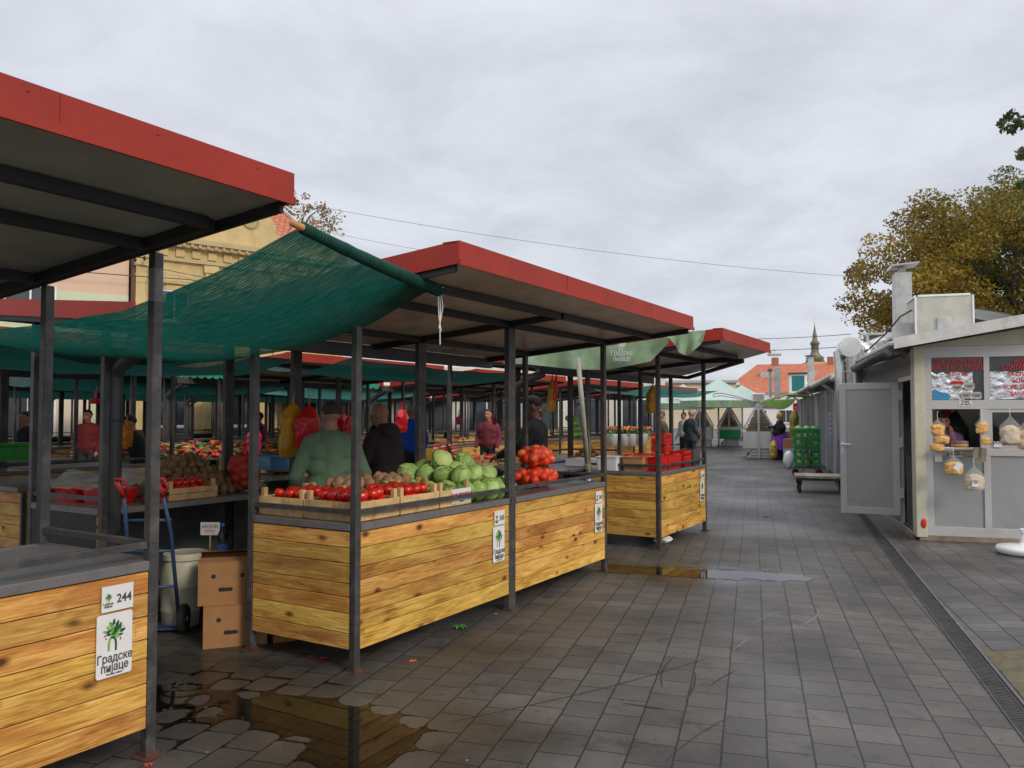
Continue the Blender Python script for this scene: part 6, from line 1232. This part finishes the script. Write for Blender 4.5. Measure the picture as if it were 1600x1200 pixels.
bag('orange carrier bag lying against a post at the left', PX(198,664,8.0), .22, .14, bo, 17); bag('dark red rag tied to a steel post at the far left', PX(150,622,7), .05, .1, brd, 19); bag('red bag hanging deep in the market left of the cabbages', PX(545,650,9), .3, .14, brd, 21)
bag('pink bag hanging above the pepper display', PX(398,668,12), .4, .26, bpk, 23)
bag('small pink bag on a post left of the dark vendor', PX(717,650,13), .14, .12, bpk, 25); bag('small red bag on a post right of the cabbage heap', PX(774,650,13), .14, .1, brd, 27)
bag('small red bag hanging right of the dark vendor', PX(842,640,13), .14, .18, brd, 29)
# counter of the last front stall
tub('white plastic tub on the last front stall, left of the tan one', 5.42, .66, TOP, .32, .30, .16, M['white']); tub('tan plastic tub between the white and red ones on the last front stall', 5.46, .33, TOP, .32, .30, .165, mat('tan_plastic', (.50,.25,.12), .45))
tub('bright red plastic tub nearest the corner of the last front stall', 5.58, .10+.06, TOP, .36, .26, .165, M['rplast'], 0); tub('bright red plastic tub farther along the last front stall', 6.02, .17, TOP, .44, .28, .165, M['rplast'], 0)
tub('second red tub nested behind the front ones on the last front stall', 5.92, .52, TOP, .42, .3, .17, M['rplast'], 0)
def basket_stack(label, u, v, n, m, h=.11, sl=0):
    for i in range(n):
        t = thing('plastic_basket', label % ['bottom','second','third','fourth','fifth'][i], 'basket', W(u, v, TOP+i*h*1.02+.002), MR); b = MB(); a, b_ = .14, .10
        for y in (-b_, b_-.006): b.bbox(-a,a,y,y+.006,0,.03,.002).bbox(-a,a,y,y+.006,h-.035,h,.002)
        for x in (-a, a-.006): b.bbox(x,x+.006,-b_+.007,b_-.007,0,.03,.002).bbox(x,x+.006,-b_+.007,b_-.007,h-.035,h,.002)
        for k in range(9):
            x = -a+.004+k*(2*a-.018)/8
            for y in (-b_+.001,b_-.006): b.box(x,x+.01,y,y+.004,.03,h-.035)
        b.build('walls', m, t); MB().box(-a+.007,a-.007,-b_+.007,b_-.007,.001,.006).build('base', m, t)
basket_stack('red basket, %s of the tall red stack on the last front stall', 6.80, .52, 4, M['rplast'], .105)
M['gplast'] = mat('grey_plastic', (.10,.09,.085), .4); basket_stack('red basket, %s of the low stack nearest the tubs on the last front stall', 6.58, .17, 2, M['rplast'], .10); basket_stack('grey basket, %s of the low stack at the far post of the last front stall', 6.90, .15, 3, M['gplast'], .07)
o = MB().bbox(-.2,.2,-.14,.14,0,.14,.004).build('brown_box', mat('brown_carton', (.10,.035,.02), .7), loc=W(6.35,.78,TOP), rz=MR+.2); tag(o, 'dark brown box leaning behind the red tubs', 'box')
o = MB().bbox(-.22,.22,-.15,.15,0,.10,.004).build('white_box', M['white'], loc=W(6.3,1.5,TOP-.02), rz=MR); tag(o, 'white tray box behind the red tubs of the last front stall', 'box')
sc2 = dup(sc_, W(5.95,1.05,TOP-.02), MR+.5, 'silver market scale behind the tubs on the last front stall')
tbl = thing('trestle_table', 'dark trestle table behind the last front stall carrying onions and trays', 'table', W(5.2,1.25), MR)
MB().bbox(0,3.2,0,.9,.86,.89,.004).build('tabletop', M['ctop'], tbl)
for x in (.1,3.05):
    for y in (.06,.8): MB().bbox(x,x+.05,y,y+.05,0,.86,.003).build('leg', M['steel'], tbl)
oni = [lumpy((.032,.032,.028), i, .08).mesh('onion', [mat('brown_onion_%d' % i if False else 'brown_onion', (.42,.17,.04), .4, var=.25, scale=20)], True) for i in range(2)]
def heap(nm, meshes, u, v, z, ax, ay, h, st_, label, cat, group, sc=1.):
    n = int(h/st_)+1
    for k in range(n):
        f = 1-k/n*.85
        for x in np.arange(-ax*f, ax*f+.001, st_*1.05):
            for y in np.arange(-ay*f, ay*f+.001, st_*1.05):
                q = math.hypot(x/(ax*f+1e-6), y/(ay*f+1e-6))
                if q > 1.02 or (q < 1-2.2*st_/(min(ax,ay)*f+1e-6) and k < n-1): continue
                item(nm, meshes, W(u+x+rnd.uniform(-.3,.3)*st_, v+y+rnd.uniform(-.3,.3)*st_, z+st_*.5+k*st_*.75), label, cat, group, None, sc*rnd.uniform(.85,1.15))
heap('onion', oni, 6.9, 1.7, .89, .36, .32, .22, .062, 'brown onion in the heap behind the tubs of the last front stall', 'onion', 'onions heaped behind the last front stall')
# stuff on tables deeper inside: pepper display, far cabbages, apples
PEPC = [(.05,.14,.015),(.62,.04,.012),(.70,.16,.015),(.08,.20,.02),(.55,.30,.03),(.50,.015,.015)]
def pepper(c, s):
    b = MB(); b.tube([(0,0,0),(.02,0,.004),(.06,.004,.0),(.10,.014,-.006),(.125,.026,-.012)], [.010,.022,.020,.012,.002], 8); b.tube([(-.02,0,.006),(0,0,.0)], .004, 5); return b.mesh('pepper', [mat('pepper_skin', c, .3, coat=.3)], True)
PEP = [pepper(c, 1) for c in PEPC]
pd = thing('display_board', 'sloping wooden board under the mixed pepper display', 'display board', W(3.3,6.86,.90), MR)
MB().prism([(0,0,.0),(4.1,0,.0),(4.1,.9,.20),(0,.9,.20)], (0,0,.02)).build('board', mat('dark_board', (.06,.05,.03), .8), pd)
n_p = 0
for i in range(38):
    for j in range(7):
        u = 3.35+i*.105+rnd.uniform(-.03,.03); v = 6.9+j*.12+rnd.uniform(-.03,.03); reg = noise.noise(Vector((u*1.3, v*2, 0)))
        me = PEP[0 if reg < -.12 and rnd.random() < .75 else rnd.choice([0,0,1,1,2,3,4,5])]
        if i > 30: me = PEP[rnd.choice([1,5,5,1])]
        item('pepper', me, W(u, v, .95+(v-6.86)*.222+.02), 'small mixed coloured pepper in the wide display between the grey downpipe and the yellow bag', 'pepper', 'peppers in the wide display', (rnd.uniform(-.5,.5),rnd.uniform(-.5,.5),rnd.uniform(0,6.3)), rnd.uniform(1.0,1.5)); n_p += 1
LFC = 'pale cabbage on the far table right of the dark double post'
for x, y, z in ((0,0,0),(.2,0,0),(.4,.02,0),(.6,0,0),(.1,.18,0),(.32,.2,0),(.55,.18,0),(.1,.06,.15),(.3,.08,.15),(-.25,.05,0),(-.4,.1,0)): cab(8.6+x, 6.95+y, TOP+.09+z, 1, LFC, 'cabbages on the far table')
for x in range(3):
    for z in range(4): cab(17.0+x*.2, 7.0+.05*z, TOP+.09+z*.16, 1.05, 'green cabbage stacked on a far table behind the leaning pole', 'cabbages stacked far away')
def box_row(label, u, v, m, k=4, w_=.5):
    for i in range(k): crate(label % ordw[i], u+i*(w_+.04), v, w_, .36, .12, TOP)
crate('flat wooden tray of orange peppers behind the onions, left one', 4.9, 2.25, .4, .4, .10); crate('flat wooden tray of red peppers behind the onions, right one', 5.5, 2.25, .4, .4, .10)
for (u, m) in ((4.92,1),(5.52,5)):
    for i in range(5):
        for j in range(5): item('pepper', PEP[m] if (i+j) % 3 else PEP[2], W(u+.06+i*.07, 2.3+j*.07, TOP+.10+.02*((i+j)%2)), 'red or orange pepper in the flat trays behind the dark vendor', 'pepper', 'peppers in the flat trays', (0,0,rnd.uniform(0,6)), 1)
for i in range(3):
    o = MB()
    for k in range(6): o.bbox(0,.5,k*.045,k*.045+.03,0,.02,.002,k%2)
    o = o.build('stacked_box', [M['crate'], M['redtext']], loc=W(5.0+i*.12,3.0-.04*i,TOP+.05+i*.02)); o.rotation_euler = (R(62),0,MR+.35); tag(o, 'red printed fruit box leaning behind the vendor in black, %s of three' % ordw[i], 'box')
box_row('wooden fruit tray on the first deep counter, %s from the left', 8.0-2.6, 6.95+3*0+.0 if False else 9.0, None, 2)
apm = [lumpy((.035,.035,.032), i, .05).mesh('apple', [mat('apple_skin', c, .3, coat=.3)], True) for i, c in enumerate([(.5,.03,.02),(.45,.35,.04),(.2,.3,.04)])]
for k, (u0, v0) in enumerate([(5.6,7.7),(6.4,7.7),(10.7,6.9),(11.3,6.9),(12.0,6.9)]):
    crate('wooden fruit tray on the deep counters, %s in the row' % ordw[k], u0, v0, .5, .4, .11)
    for i in range(6):
        for j in range(5): item('apple', apm[(k+i//3) % 3], W(u0+.05+i*.078, v0+.05+j*.072, TOP+.11), 'small round apple in the fruit trays on the deep counters', 'apple', 'apples in the deep trays')
gc = thing('green_crate', 'bright green plastic crate on a counter at the far left edge', 'crate', PX(18,712,8.6)+Vector((0,0,-.05)), MR); MB().bbox(-.25,.25,-.18,.18,0,.16,.01).build('walls', mat('green_plastic', (.03,.32,.03), .4), gc); MB().bbox(-.26,.26,-.19,.19,.16,.185,.005).build('rim', mat('green_plastic_rim', (.03,.30,.03), .4), gc)
M['flw'] = flat('petal_orange', (.6,.12,.02)); M['flg'] = flat('plant_green', (.06,.14,.02))
for i, px in enumerate((957,975,986,1003)):
    p = PX(px, 690, 17.5); t = thing('flower_pot', 'white bucket of cut flowers on a far table, %s from the left' % ordw[i], 'flower pot', (p.x, p.y, .92)); MB().lathe([(.10,0),(.14,.25),(.145,.26)], 16).build('pot', M['white'], t, smooth=True)
    rg = random.Random(i); lf = MB()
    for k in range(120): a = rg.uniform(0,6.28); r_ = rg.uniform(0,.2); z = .26+rg.uniform(0,.16); c = Vector((r_*math.cos(a), r_*math.sin(a), z)); d = Vector((rg.gauss(0,1),rg.gauss(0,1),rg.gauss(0,1))).normalized()*.03; e_ = d.orthogonal(); lf.add([c-d,c+e_,c+d,c-e_], [(0,1,2,3)], 1 if z > .36 and rg.random() < .7 else 0)
    lf.build('flowers', [M['flg'], M['flw']], t)
# ------------------------------------------------------------------ street furniture and far carts
def cart(label, px, d, rz, s=1., sliced=True):
    p = PX(px, 700, d); t = thing('glass_cart', label, 'market cart', (p.x, p.y, 0), rz); t.scale = (.82,.9,.885); mg = M.setdefault('cartmetal', mat('grey_cart_metal', (.58,.58,.54), .5, var=.1, scale=2, dirt=(.45,.43,.38), dsc=3))
    MB().prism([(-.68,-.5,.42),(.66,-.5,.42),(.66,-.5,1.05),(.72,-.5,1.12),(-.74,-.5,1.12),(-.68,-.5,1.05)], (0,2.2,0)).build('body', mg, t)
    b = MB(); b.prism([(-.52,-.44,.02),(.58,-.44,.02),(.58,-.44,.40),(-.32,-.44,.40)], (0,2.0,0)).bbox(-.06,.04,-.54,-.50,.02,1.1,.005).bbox(-.35,.55,-.47,-.441,.14,.17,.003).bbox(-.35,.55,-.47,-.441,.27,.30,.003); b.build('chassis', M['alu'], t)
    f = MB(); A_ = (-.72,1.13); B_ = (.70,1.13); C_ = (-.01,2.28)
    for y in (-.48, 1.68):
        f.bar((A_[0],y,A_[1]),(C_[0]-.03,y,C_[1]),.075).bar((B_[0],y,B_[1]),(C_[0]+.03,y,C_[1]),.075).bar((-.01,y-.002,1.12),(-.01,y-.002,2.3),.085)
    f.bar((C_[0],-.48,C_[1]+.02),(C_[0],1.7,C_[1]+.02),.08); f.build('gable_frame', M['alu'], t)
    g_ = MB().prism([(-.66,-.46,1.14),(.64,-.46,1.14),(-.01,-.46,2.18)], (0,.01,0)); g_.build('glass', M['glass'], t)
    rg = random.Random(px); c = MB()
    for r_ in range(6):
        z = 1.13+r_*.15; hw = .58*(1-r_*.15/1.1)-.03; n = max(1, int(2*hw/.17))
        for i in range(n): c.bbox(-hw+i*2*hw/n+.004, -hw+(i+1)*2*hw/n-.004, -.36, .9, z, z+.142, .012, 0, rg.random())
    c.build('goods', mat('paper_packs', (.50,.34,.17), .7, tone=.25), t)
    b = MB().bbox(-.29,.29,-.55,-.2,2.36,2.70,.02); b.build('lamp_box', M['white'], t); l_ = MB()
    for i in range(6): l_.box(-.22,.22,-.565,-.552,2.40+i*.045,2.425+i*.045)
    l_.bar((0,-.3,2.2),(0,-.3,2.36),.05); l_.build('louvre', mat('louvre', (.35,.34,.28), .5), t)
    ar = MB(); ar.tube([(0,-.4,2.28),(-.9,-.4,2.58),(-1.6,-.4,2.72),(-1.95,-.4,2.70),(-1.95,-.4,2.6)], .03, 8).tube([(0,-.1,2.28),(-.9,-.1,2.5),(-1.6,-.1,2.62),(-2.0,-.1,2.58)], .025, 8); ar.build('awning_arm', M['alu'], t)
    aw = MB(); aw.prism([(.1,-.6,2.28),(1.25,-.6,2.62),(2.1,-.6,2.54),(2.1,-.6,2.60),(1.25,-.6,2.70),(.1,-.6,2.36)], (0,2.4,0)); aw.build('awning', mat('lime_awning', (.36,.42,.14), .6, var=.15), t)
    wl = MB()
    for x in (-.4,.45): wl.tube([(x,-.1,.13),(x,.0,.13)], .13, 14)
    wl.build('wheel', M['rubber'], t); return t
cart('grey triangular glass cart full of paper packs in the middle of the street', 1186, 29.6, R(-16.8))
c2 = cart('grey glass cart with a green base beyond the big umbrella', 1140, 41, R(-16.8)); cart('far glass cart left of the umbrella pole', 1095, 40, R(-16.8)); MB().bbox(-.7,.7,-.56,-.51,.45,.95,.01).build('green_panel', flat('green_sheet', (.01,.3,.07)), c2)
clo = MB().grid(lambda a, b: (1.05*a, .02*math.sin(a*9), -.02-.36*b*math.sin(PI*min(1,max(.03,a)))**.7+.06*a), 24, 8)
p = PX(1196, 625, 29); o = clo.build('green_cloth', mat('lime_cloth', (.19,.35,.07), .7, var=.2, scale=2), loc=p, rz=R(-16.8), smooth=True); tag(o, 'lime green cloth sagging under the awning of the glass cart', 'cloth')
p = PX(1228, 715, 28.9); o = MB().bbox(-.5,.35,-.3,.3,.05,1.0,.01).build('grey_cabinet', mat('grey_cabinet', (.22,.23,.23), .5), loc=(p.x,p.y,0), rz=R(-16.8)); tag(o, 'plain grey cabinet beside the glass cart', 'cabinet')
def umbrella(label, px, d, r, h, m):
    p = PX(px, 690, d); t = thing('market_umbrella', label, 'umbrella', (p.x, p.y, 0))
    MB().tube([(0,0,0),(0,0,h+.5)], .04, 10).build('pole', M['zinc'], t, smooth=True); MB().lathe([(.42,0),(.40,.05),(.1,.13),(.05,.2)], 20).build('base', M['steel'], t)
    def f(a, b): g_ = 2*PI*a; k = 1+.10*abs(math.cos(4*g_))**6; rr = r*b*k*(.93+.0); return (rr*math.cos(g_), rr*math.sin(g_), h+1.05*(1-b)**.9-.05*math.sin(PI*b))
    MB().grid(f, 64, 10).build('canopy', m, t, smooth=True)
    MB().grid(lambda a, b: ((r*.93*(1+.10*abs(math.cos(8*PI*a))**6)-.02*b)*math.cos(2*PI*a), (r*.93*(1+.10*abs(math.cos(8*PI*a))**6)-.02*b)*math.sin(2*PI*a), h-.32*b), 64, 2).build('valance', mat('umbrella_valance', (.24,.36,.22), .7, var=.2), t)
    rb = MB()
    for i in range(8): a = i*PI/4; rb.tube([(0,0,h+1.0),(r*.93*math.cos(a),r*.93*math.sin(a),h+.0)], .015, 5)
    rb.build('rib', M['steel'], t); return t
umc = mat('pale_green_umbrella', (.45,.56,.50), .7, var=.12, scale=.5, dirt=(.36,.48,.38), dsc=.5)
umbrella('big pale green market umbrella whose pole stands free in the street', 1123, 37.5, 1.75, 2.25, umc); umbrella('second pale green umbrella behind and left of the big one', 1068, 43, 1.7, 2.2, umc); umbrella('third pale umbrella far behind the glass cart', 1160, 50, 1.9, 2.4, umc)
# trolley with green crates of cabbage and flat cart
gp = mat('green_crate_plastic', (.012,.21,.06), .4, var=.12)
tr_ = thing('platform_cart', 'low rusty trolley with bent handle carrying the green crates', 'cart', KW(-.62,11.5,0), KR)
MB().bbox(-.33,.36,-.3,.35,.20,.25,.005).build('deck', M['steel'], tr_)
for x in (-.28,.3): MB().tube([(x,-.22,.09),(x,-.17,.09)], .09, 14).build('wheel', M['rubber'], tr_)
MB().tube([(.30,-.34,.08),(.06,-.34,.32),(.0,-.34,.62),(-.04,-.34,.98),(-.12,-.34,1.0)], .018, 6).tube([(-.2,-.34,.06),(.06,-.34,.32)], .018, 6).tube([(.06,-.34,.3),(.28,-.34,.12)], .018, 6).build('handle', mat('rusty_bar', (.13,.05,.03), .7), tr_)
for k in range(2):
    t = thing('green_crate', 'green plastic crate of cabbages on the trolley, the %s one' % ['lower','upper'][k], 'crate', KW(-.60,11.5,.255+k*.50), KR); b = MB(); a, b_, h = .33, .26, .49
    for z, hh in ((0,.06),(.21,.05),(h-.07,.07)):
        for y in (-b_, b_-.02): b.bbox(-a,a,y,y+.02,z,z+hh,.004)
        for x in (-a, a-.02): b.bbox(x,x+.02,-b_+.021,b_-.021,z,z+hh,.004)
    for x in (-a+.002,-a+.17,-.03,a-.22,a-.062):
        for y in (-b_+.003,b_-.017): b.box(x,x+.06,y,y+.014,.06,h-.07)
    b.box(-a+.02,a-.02,-b_+.02,b_-.02,.0,.01); b.build('walls', gp, t)
    for x in (-.2,0,.2):
        for z in (.09,.27,.44) if k else (.09,.27):
            for y in (-.13,.1): o = put('cabbage', rnd.choice(CAB), None, KW(-.60+x, 11.5+y, .255+k*.5+z+.02), rr3(), 1.0); tag(o, 'green cabbage packed in the green crates on the trolley', 'cabbage', 'cabbages in the green crates')
fc = thing('flat_cart', 'flat cart with pale wooden deck standing by the grey shutter', 'cart', KW(-.62,6.75,0), KR)
dk = MB()
for i in range(5): dk.bbox(-.5+i*.206,-.5+i*.206+.202,-.3,.55,.30,.35,.004,0,rnd.random())
dk.build('deck', mat('pale_boards', (.34,.29,.22), .8, tone=.2, dirt=(.2,.17,.13)), fc); MB().bbox(-.5,.53,-.28,.53,.25,.297,.004).build('frame', M['steel'], fc)
for x in (-.42,.42):
    for y in (-.2,.42): MB().tube([(x-.025,y,.075),(x+.025,y,.075)], .075, 14).bbox(x-.04,x+.04,y-.03,y+.03,.15,.25,.004).build('wheel', M['rubber'], fc)
o = lumpy((.16,.14,.26), 3, .25).build('white_sack', M['white'], loc=KW(-.95,14.2,.26), smooth=True); tag(o, 'bulging white sack left of the green crates', 'sack')
o = MB().bbox(-.25,.25,-.2,.2,0,.3,.004).build('orange_box', M['card'], loc=KW(-.8,15.5,.6-.05), rz=KR); tag(o, 'brown carton behind the white sack', 'box')
o = MB().bbox(-.25,.25,-.2,.2,0,.55,.004).build('grey_crate', M['alu'], loc=KW(-.8,15.5,0), rz=KR); tag(o, 'grey crate supporting the brown carton behind the white sack', 'crate')
bag('bag of fruit with yellow and pink print held low by the woman in purple', PX(1209,688,28.2), .6, .4, mat('print_bag', (.6,.45,.05), .4, dirt=(.5,.1,.15), dsc=9), 31); bag('green and orange bag hanging left of the third kiosk', PX(1241,640,27), .9, .5, mat('olive_bag', (.25,.2,.03), .4), 33)
# umbrella base
ub = thing('umbrella_base', 'white plastic umbrella foot standing empty on the raised pavement', 'umbrella base', KW(.93,-.80,.05), KR)
MB().lathe([(.24,0),(.275,.02),(.28,.06),(.265,.085),(.14,.10),(.05,.112),(.042,.13)], 30).build('foot', M['white'], ub, smooth=True)
MB().lathe([(.043,.11),(.032,.2),(.030,.235),(.045,.24),(.046,.275),(.03,.28),(.025,.27)], 18).build('tube', M['white'], ub); MB().lathe([(.02,0),(.02,.02)],10,c=(-.2,-.02,.05)).build('plug', M['white'], ub)
# snack bags hanging on the kiosk
clr = bpy.data.materials.new('clear_bag'); clr.use_nodes = True; nt = clr.node_tree; p = nt.nodes['Principled BSDF']; p.inputs['Base Color'].default_value = (.75,.75,.72,1); p.inputs['Roughness'].default_value = .12; p.inputs['Alpha'].default_value = .16
ysn = mat('yellow_snacks', (.85,.42,.01), .6, var=.3, scale=22, bump=.6, bscale=60); wsn = mat('rolled_wafers', (.62,.50,.33), .7, var=.2, scale=20, bump=.6, bscale=40)
def kbag(label, px, py, d, w_, h, m, seed, tie=.10):
    th = PX(px, py, d); t = thing('snack_bag', label, 'bag', th, KR); n = 24
    def body(s, fill_):
        def f(a, b):
            g_ = 2*PI*a; zz = -h*b*fill_ - h*(1-fill_); e = min(1, b*4+.25)*(1 if b < .92 else max(.1,(1-b)/.08)**.5); rr = 1+.34*noise.noise(Vector((math.cos(g_)*2.2,math.sin(g_)*2.2,b*5+seed))); zz += .03*noise.noise(Vector((math.cos(g_)*2,b*3,seed)))*min(1,b*3)
            return (w_*.5*s*e*math.cos(g_)*rr, -.03+min(.055,w_*.3)*s*e*math.sin(g_)*rr, zz)
        return f
    MB().grid(body(.95, .68), n, 14).build('snacks', m, t, smooth=True)
    def bf(a, b):
        g_ = 2*PI*a; e = (b*2.6+.06) if b < .36 else 1.0; e *= (1 if b < .95 else .8); rr = 1+.10*noise.noise(Vector((math.cos(g_)*3,math.sin(g_)*3,b*5+seed+9)))
        return (w_*.54*e*math.cos(g_)*rr, -.03+min(.06,w_*.33)*e*math.sin(g_)*rr, -h*1.02*b)
    MB().grid(bf, n, 16).build('film', clr, t, smooth=True); MB().tube([(0,-.03,0),(.0,-.01,tie*.6),(.01,.0,tie)], .0025, 5).build('string', M['white'], t); return t
kbag('clear bag of yellow snacks at the left edge of the kiosk hatch, upper one', 1464, 655, 9.72, .15, .19, ysn, 1); kbag('clear bag of yellow snacks at the left edge of the kiosk hatch, middle one', 1470, 676, 9.70, .17, .12, ysn, 5, .02); kbag('clear bag of yellow snacks at the left edge of the kiosk hatch, lowest one', 1463, 687, 9.72, .16, .13, ysn, 8, .02)
kbag('clear bag of yellow snacks at the right edge of the kiosk hatch, upper one', 1533, 652, 9.55, .13, .19, ysn, 11); kbag('clear bag of yellow snacks at the right edge of the kiosk hatch, lower one', 1539, 678, 9.53, .11, .12, ysn, 15, .02)
kbag('clear bag of yellow snacks with a white tag on the grey kiosk panel', 1489, 712, 9.68, .19, .22, ysn, 21); kbag('clear bag of rolled wafers with a white tag on the grey kiosk panel', 1521, 728, 9.60, .20, .29, wsn, 25)
kbag('large clear bag of wafers hanging in front of the side window of the kiosk', 1577, 650, 9.40, .21, .33, wsn, 31); kbag('large clear bag of wafers cut by the right edge of the photograph', 1603, 655, 9.36, .2, .36, mat('pale_snacks', (.65,.42,.2), .7), 35)
for px, py, d, lab, rot in ((1497,729,9.58,'small blank tag stuck on the yellow snack bag below the hatch',.6),(1524,754,9.50,'small printed tag stuck on the rolled wafer bag below the hatch',.05)):
    o = MB().box(-.035,.035,-.001,.001,-.05,.05).build('price_tag', M['white']); o.location = PX(px,py,d); o.rotation_euler = (0,rot,KR); tag(o, lab, 'tag')
    if rot < .2: put('lettering', text_mesh('КОРЕ\nкесица\n100', .02, M['ink']), o, (0,-.003,.02), FRONT)
for i in range(4):
    o = MB().bbox(-.085,.085,-.06,.05,0,.03,.012).build('pastry_pack', mat('pastry', [(.5,.25,.08),(.45,.2,.08),(.55,.3,.1),(.2,.15,.13)][i], .5)); o.location = KW(.47,-.06,.05+1.105+i*.032); o.rotation_euler = (0,0,KR+.1*i); tag(o, 'flat pastry pack stacked on the kiosk sill, %s from the bottom' % ordw[i], 'pastry')
o = MB().bbox(-.07,.07,-.06,.05,0,.05,.008).build('small_box', M['white']); o.location = KW(.33,-.07,1.155); o.rotation_euler = (0,0,KR); tag(o, 'small pale box on the kiosk sill left of the pastries', 'box')
gl_ = MB()
for x, s in ((0,1),(.05,.9)):
    gl_.bbox(x-.045,x+.045,-.02,-.005,-.10*s,.03,.006)
    for k in range(4): gl_.tube([(x-.036+k*.024,-.0125,-.10*s),(x-.036+k*.024,-.0125,-.145*s-.012*(k in (1,2)))], .0105, 6)
o = gl_.build('work_gloves', mat('glove', (.34,.31,.2), .9, var=.25, scale=20), smooth=False); o.location = KW(.64,-.165,1.175); o.rotation_euler = (R(-6),.1,KR); tag(o, 'pair of limp khaki gloves hanging over the kiosk sill', 'gloves')
for nm, lab, m, x, z in (('coat','black coat hanging inside the kiosk hatch',M['black'],.60,1.64),):
    t = bag(lab, KW(x,.7,z), .75, .30, m, 41, KR); t.name = nm; t['category'] = 'coat'
bag('yellow bag hanging inside the kiosk hatch behind the woman', KW(.30,.8,1.68), .22, .24, by, 43, KR); bag('red bag hanging inside the kiosk hatch right of the woman', KW(.50,.75,1.68), .16, .16, brd, 45, KR)
wp2 = MB().grid(lambda a, b: ((.036+.012*noise.noise(Vector((a*9,b*6,0)))+.01*math.sin(b*PI))*math.cos(2*PI*a), (.036+.012*noise.noise(Vector((a*9,b*6,7)))+.01*math.sin(b*PI))*math.sin(2*PI*a), -.16*b), 18, 14).build('plastic_wrap', clr, loc=W(-1.42,0,2.30), smooth=True); tag(wp2, 'crumpled clear plastic wrapped round the nearest tall steel post', 'plastic wrap')
# litter on the paving
lfm = MB(); rg = random.Random(2)
for k in range(7): a = k*.9; lfm.grid(lambda s, q, a=a: ((.02+.075*q)*math.cos(a)-(s-.5)*.06*math.sin(PI*q)*math.sin(a), (.02+.075*q)*math.sin(a)+(s-.5)*.06*math.sin(PI*q)*math.cos(a), .004+.03*math.sin(PI*q)*(.5+abs(s-.5))), 4, 6)
def lit(px, py, s, m, lab, nm='leaf'):
    p = PX(px, py, 10); d = Vector((0,0,1.6)); r = p-d; q = d+r*(-1.6/r.z); o = put(nm, lfm_me[m], None, (q.x, q.y, 0), (0,0,px), s); tag(o, lab, 'leaf')
lfm_me = {}
for k, c in (('g',(.05,.2,.03)),('r',(.55,.06,.02)),('o',(.55,.15,.03))): me = lfm.mesh('leaf', [flat('leaf_'+k, c)]); lfm_me[k] = me
lit(718,981,0.59,'g','green leafy scrap on the paving in front of stall 243'); lit(645,1034,0.29,'o','orange leaf on the paving right of the stall corner post'); lit(488,1027,0.26,'r','red leaf on the paving before the side panel, left one'); lit(505,1029,0.29,'r','red leaf on the paving before the side panel, right one'); lit(1197,808,0.59,'g','green leaf scrap lying in the middle of the street')
lit(775,960,0.20,'o','small orange scrap near the third steel post'); lit(232,1196,0.23,'r','red leaf at the foot of the nearest steel post')
o = lumpy((.12,.06,.05), 9, .4).build('paper_scrap', M['white'], loc=W(5.75,.12,.05), smooth=False); tag(o, 'crumpled white paper under the last front stall', 'paper')
bpy.data.scenes.remove(tmp)
for o in (S1,S2,S3): pass
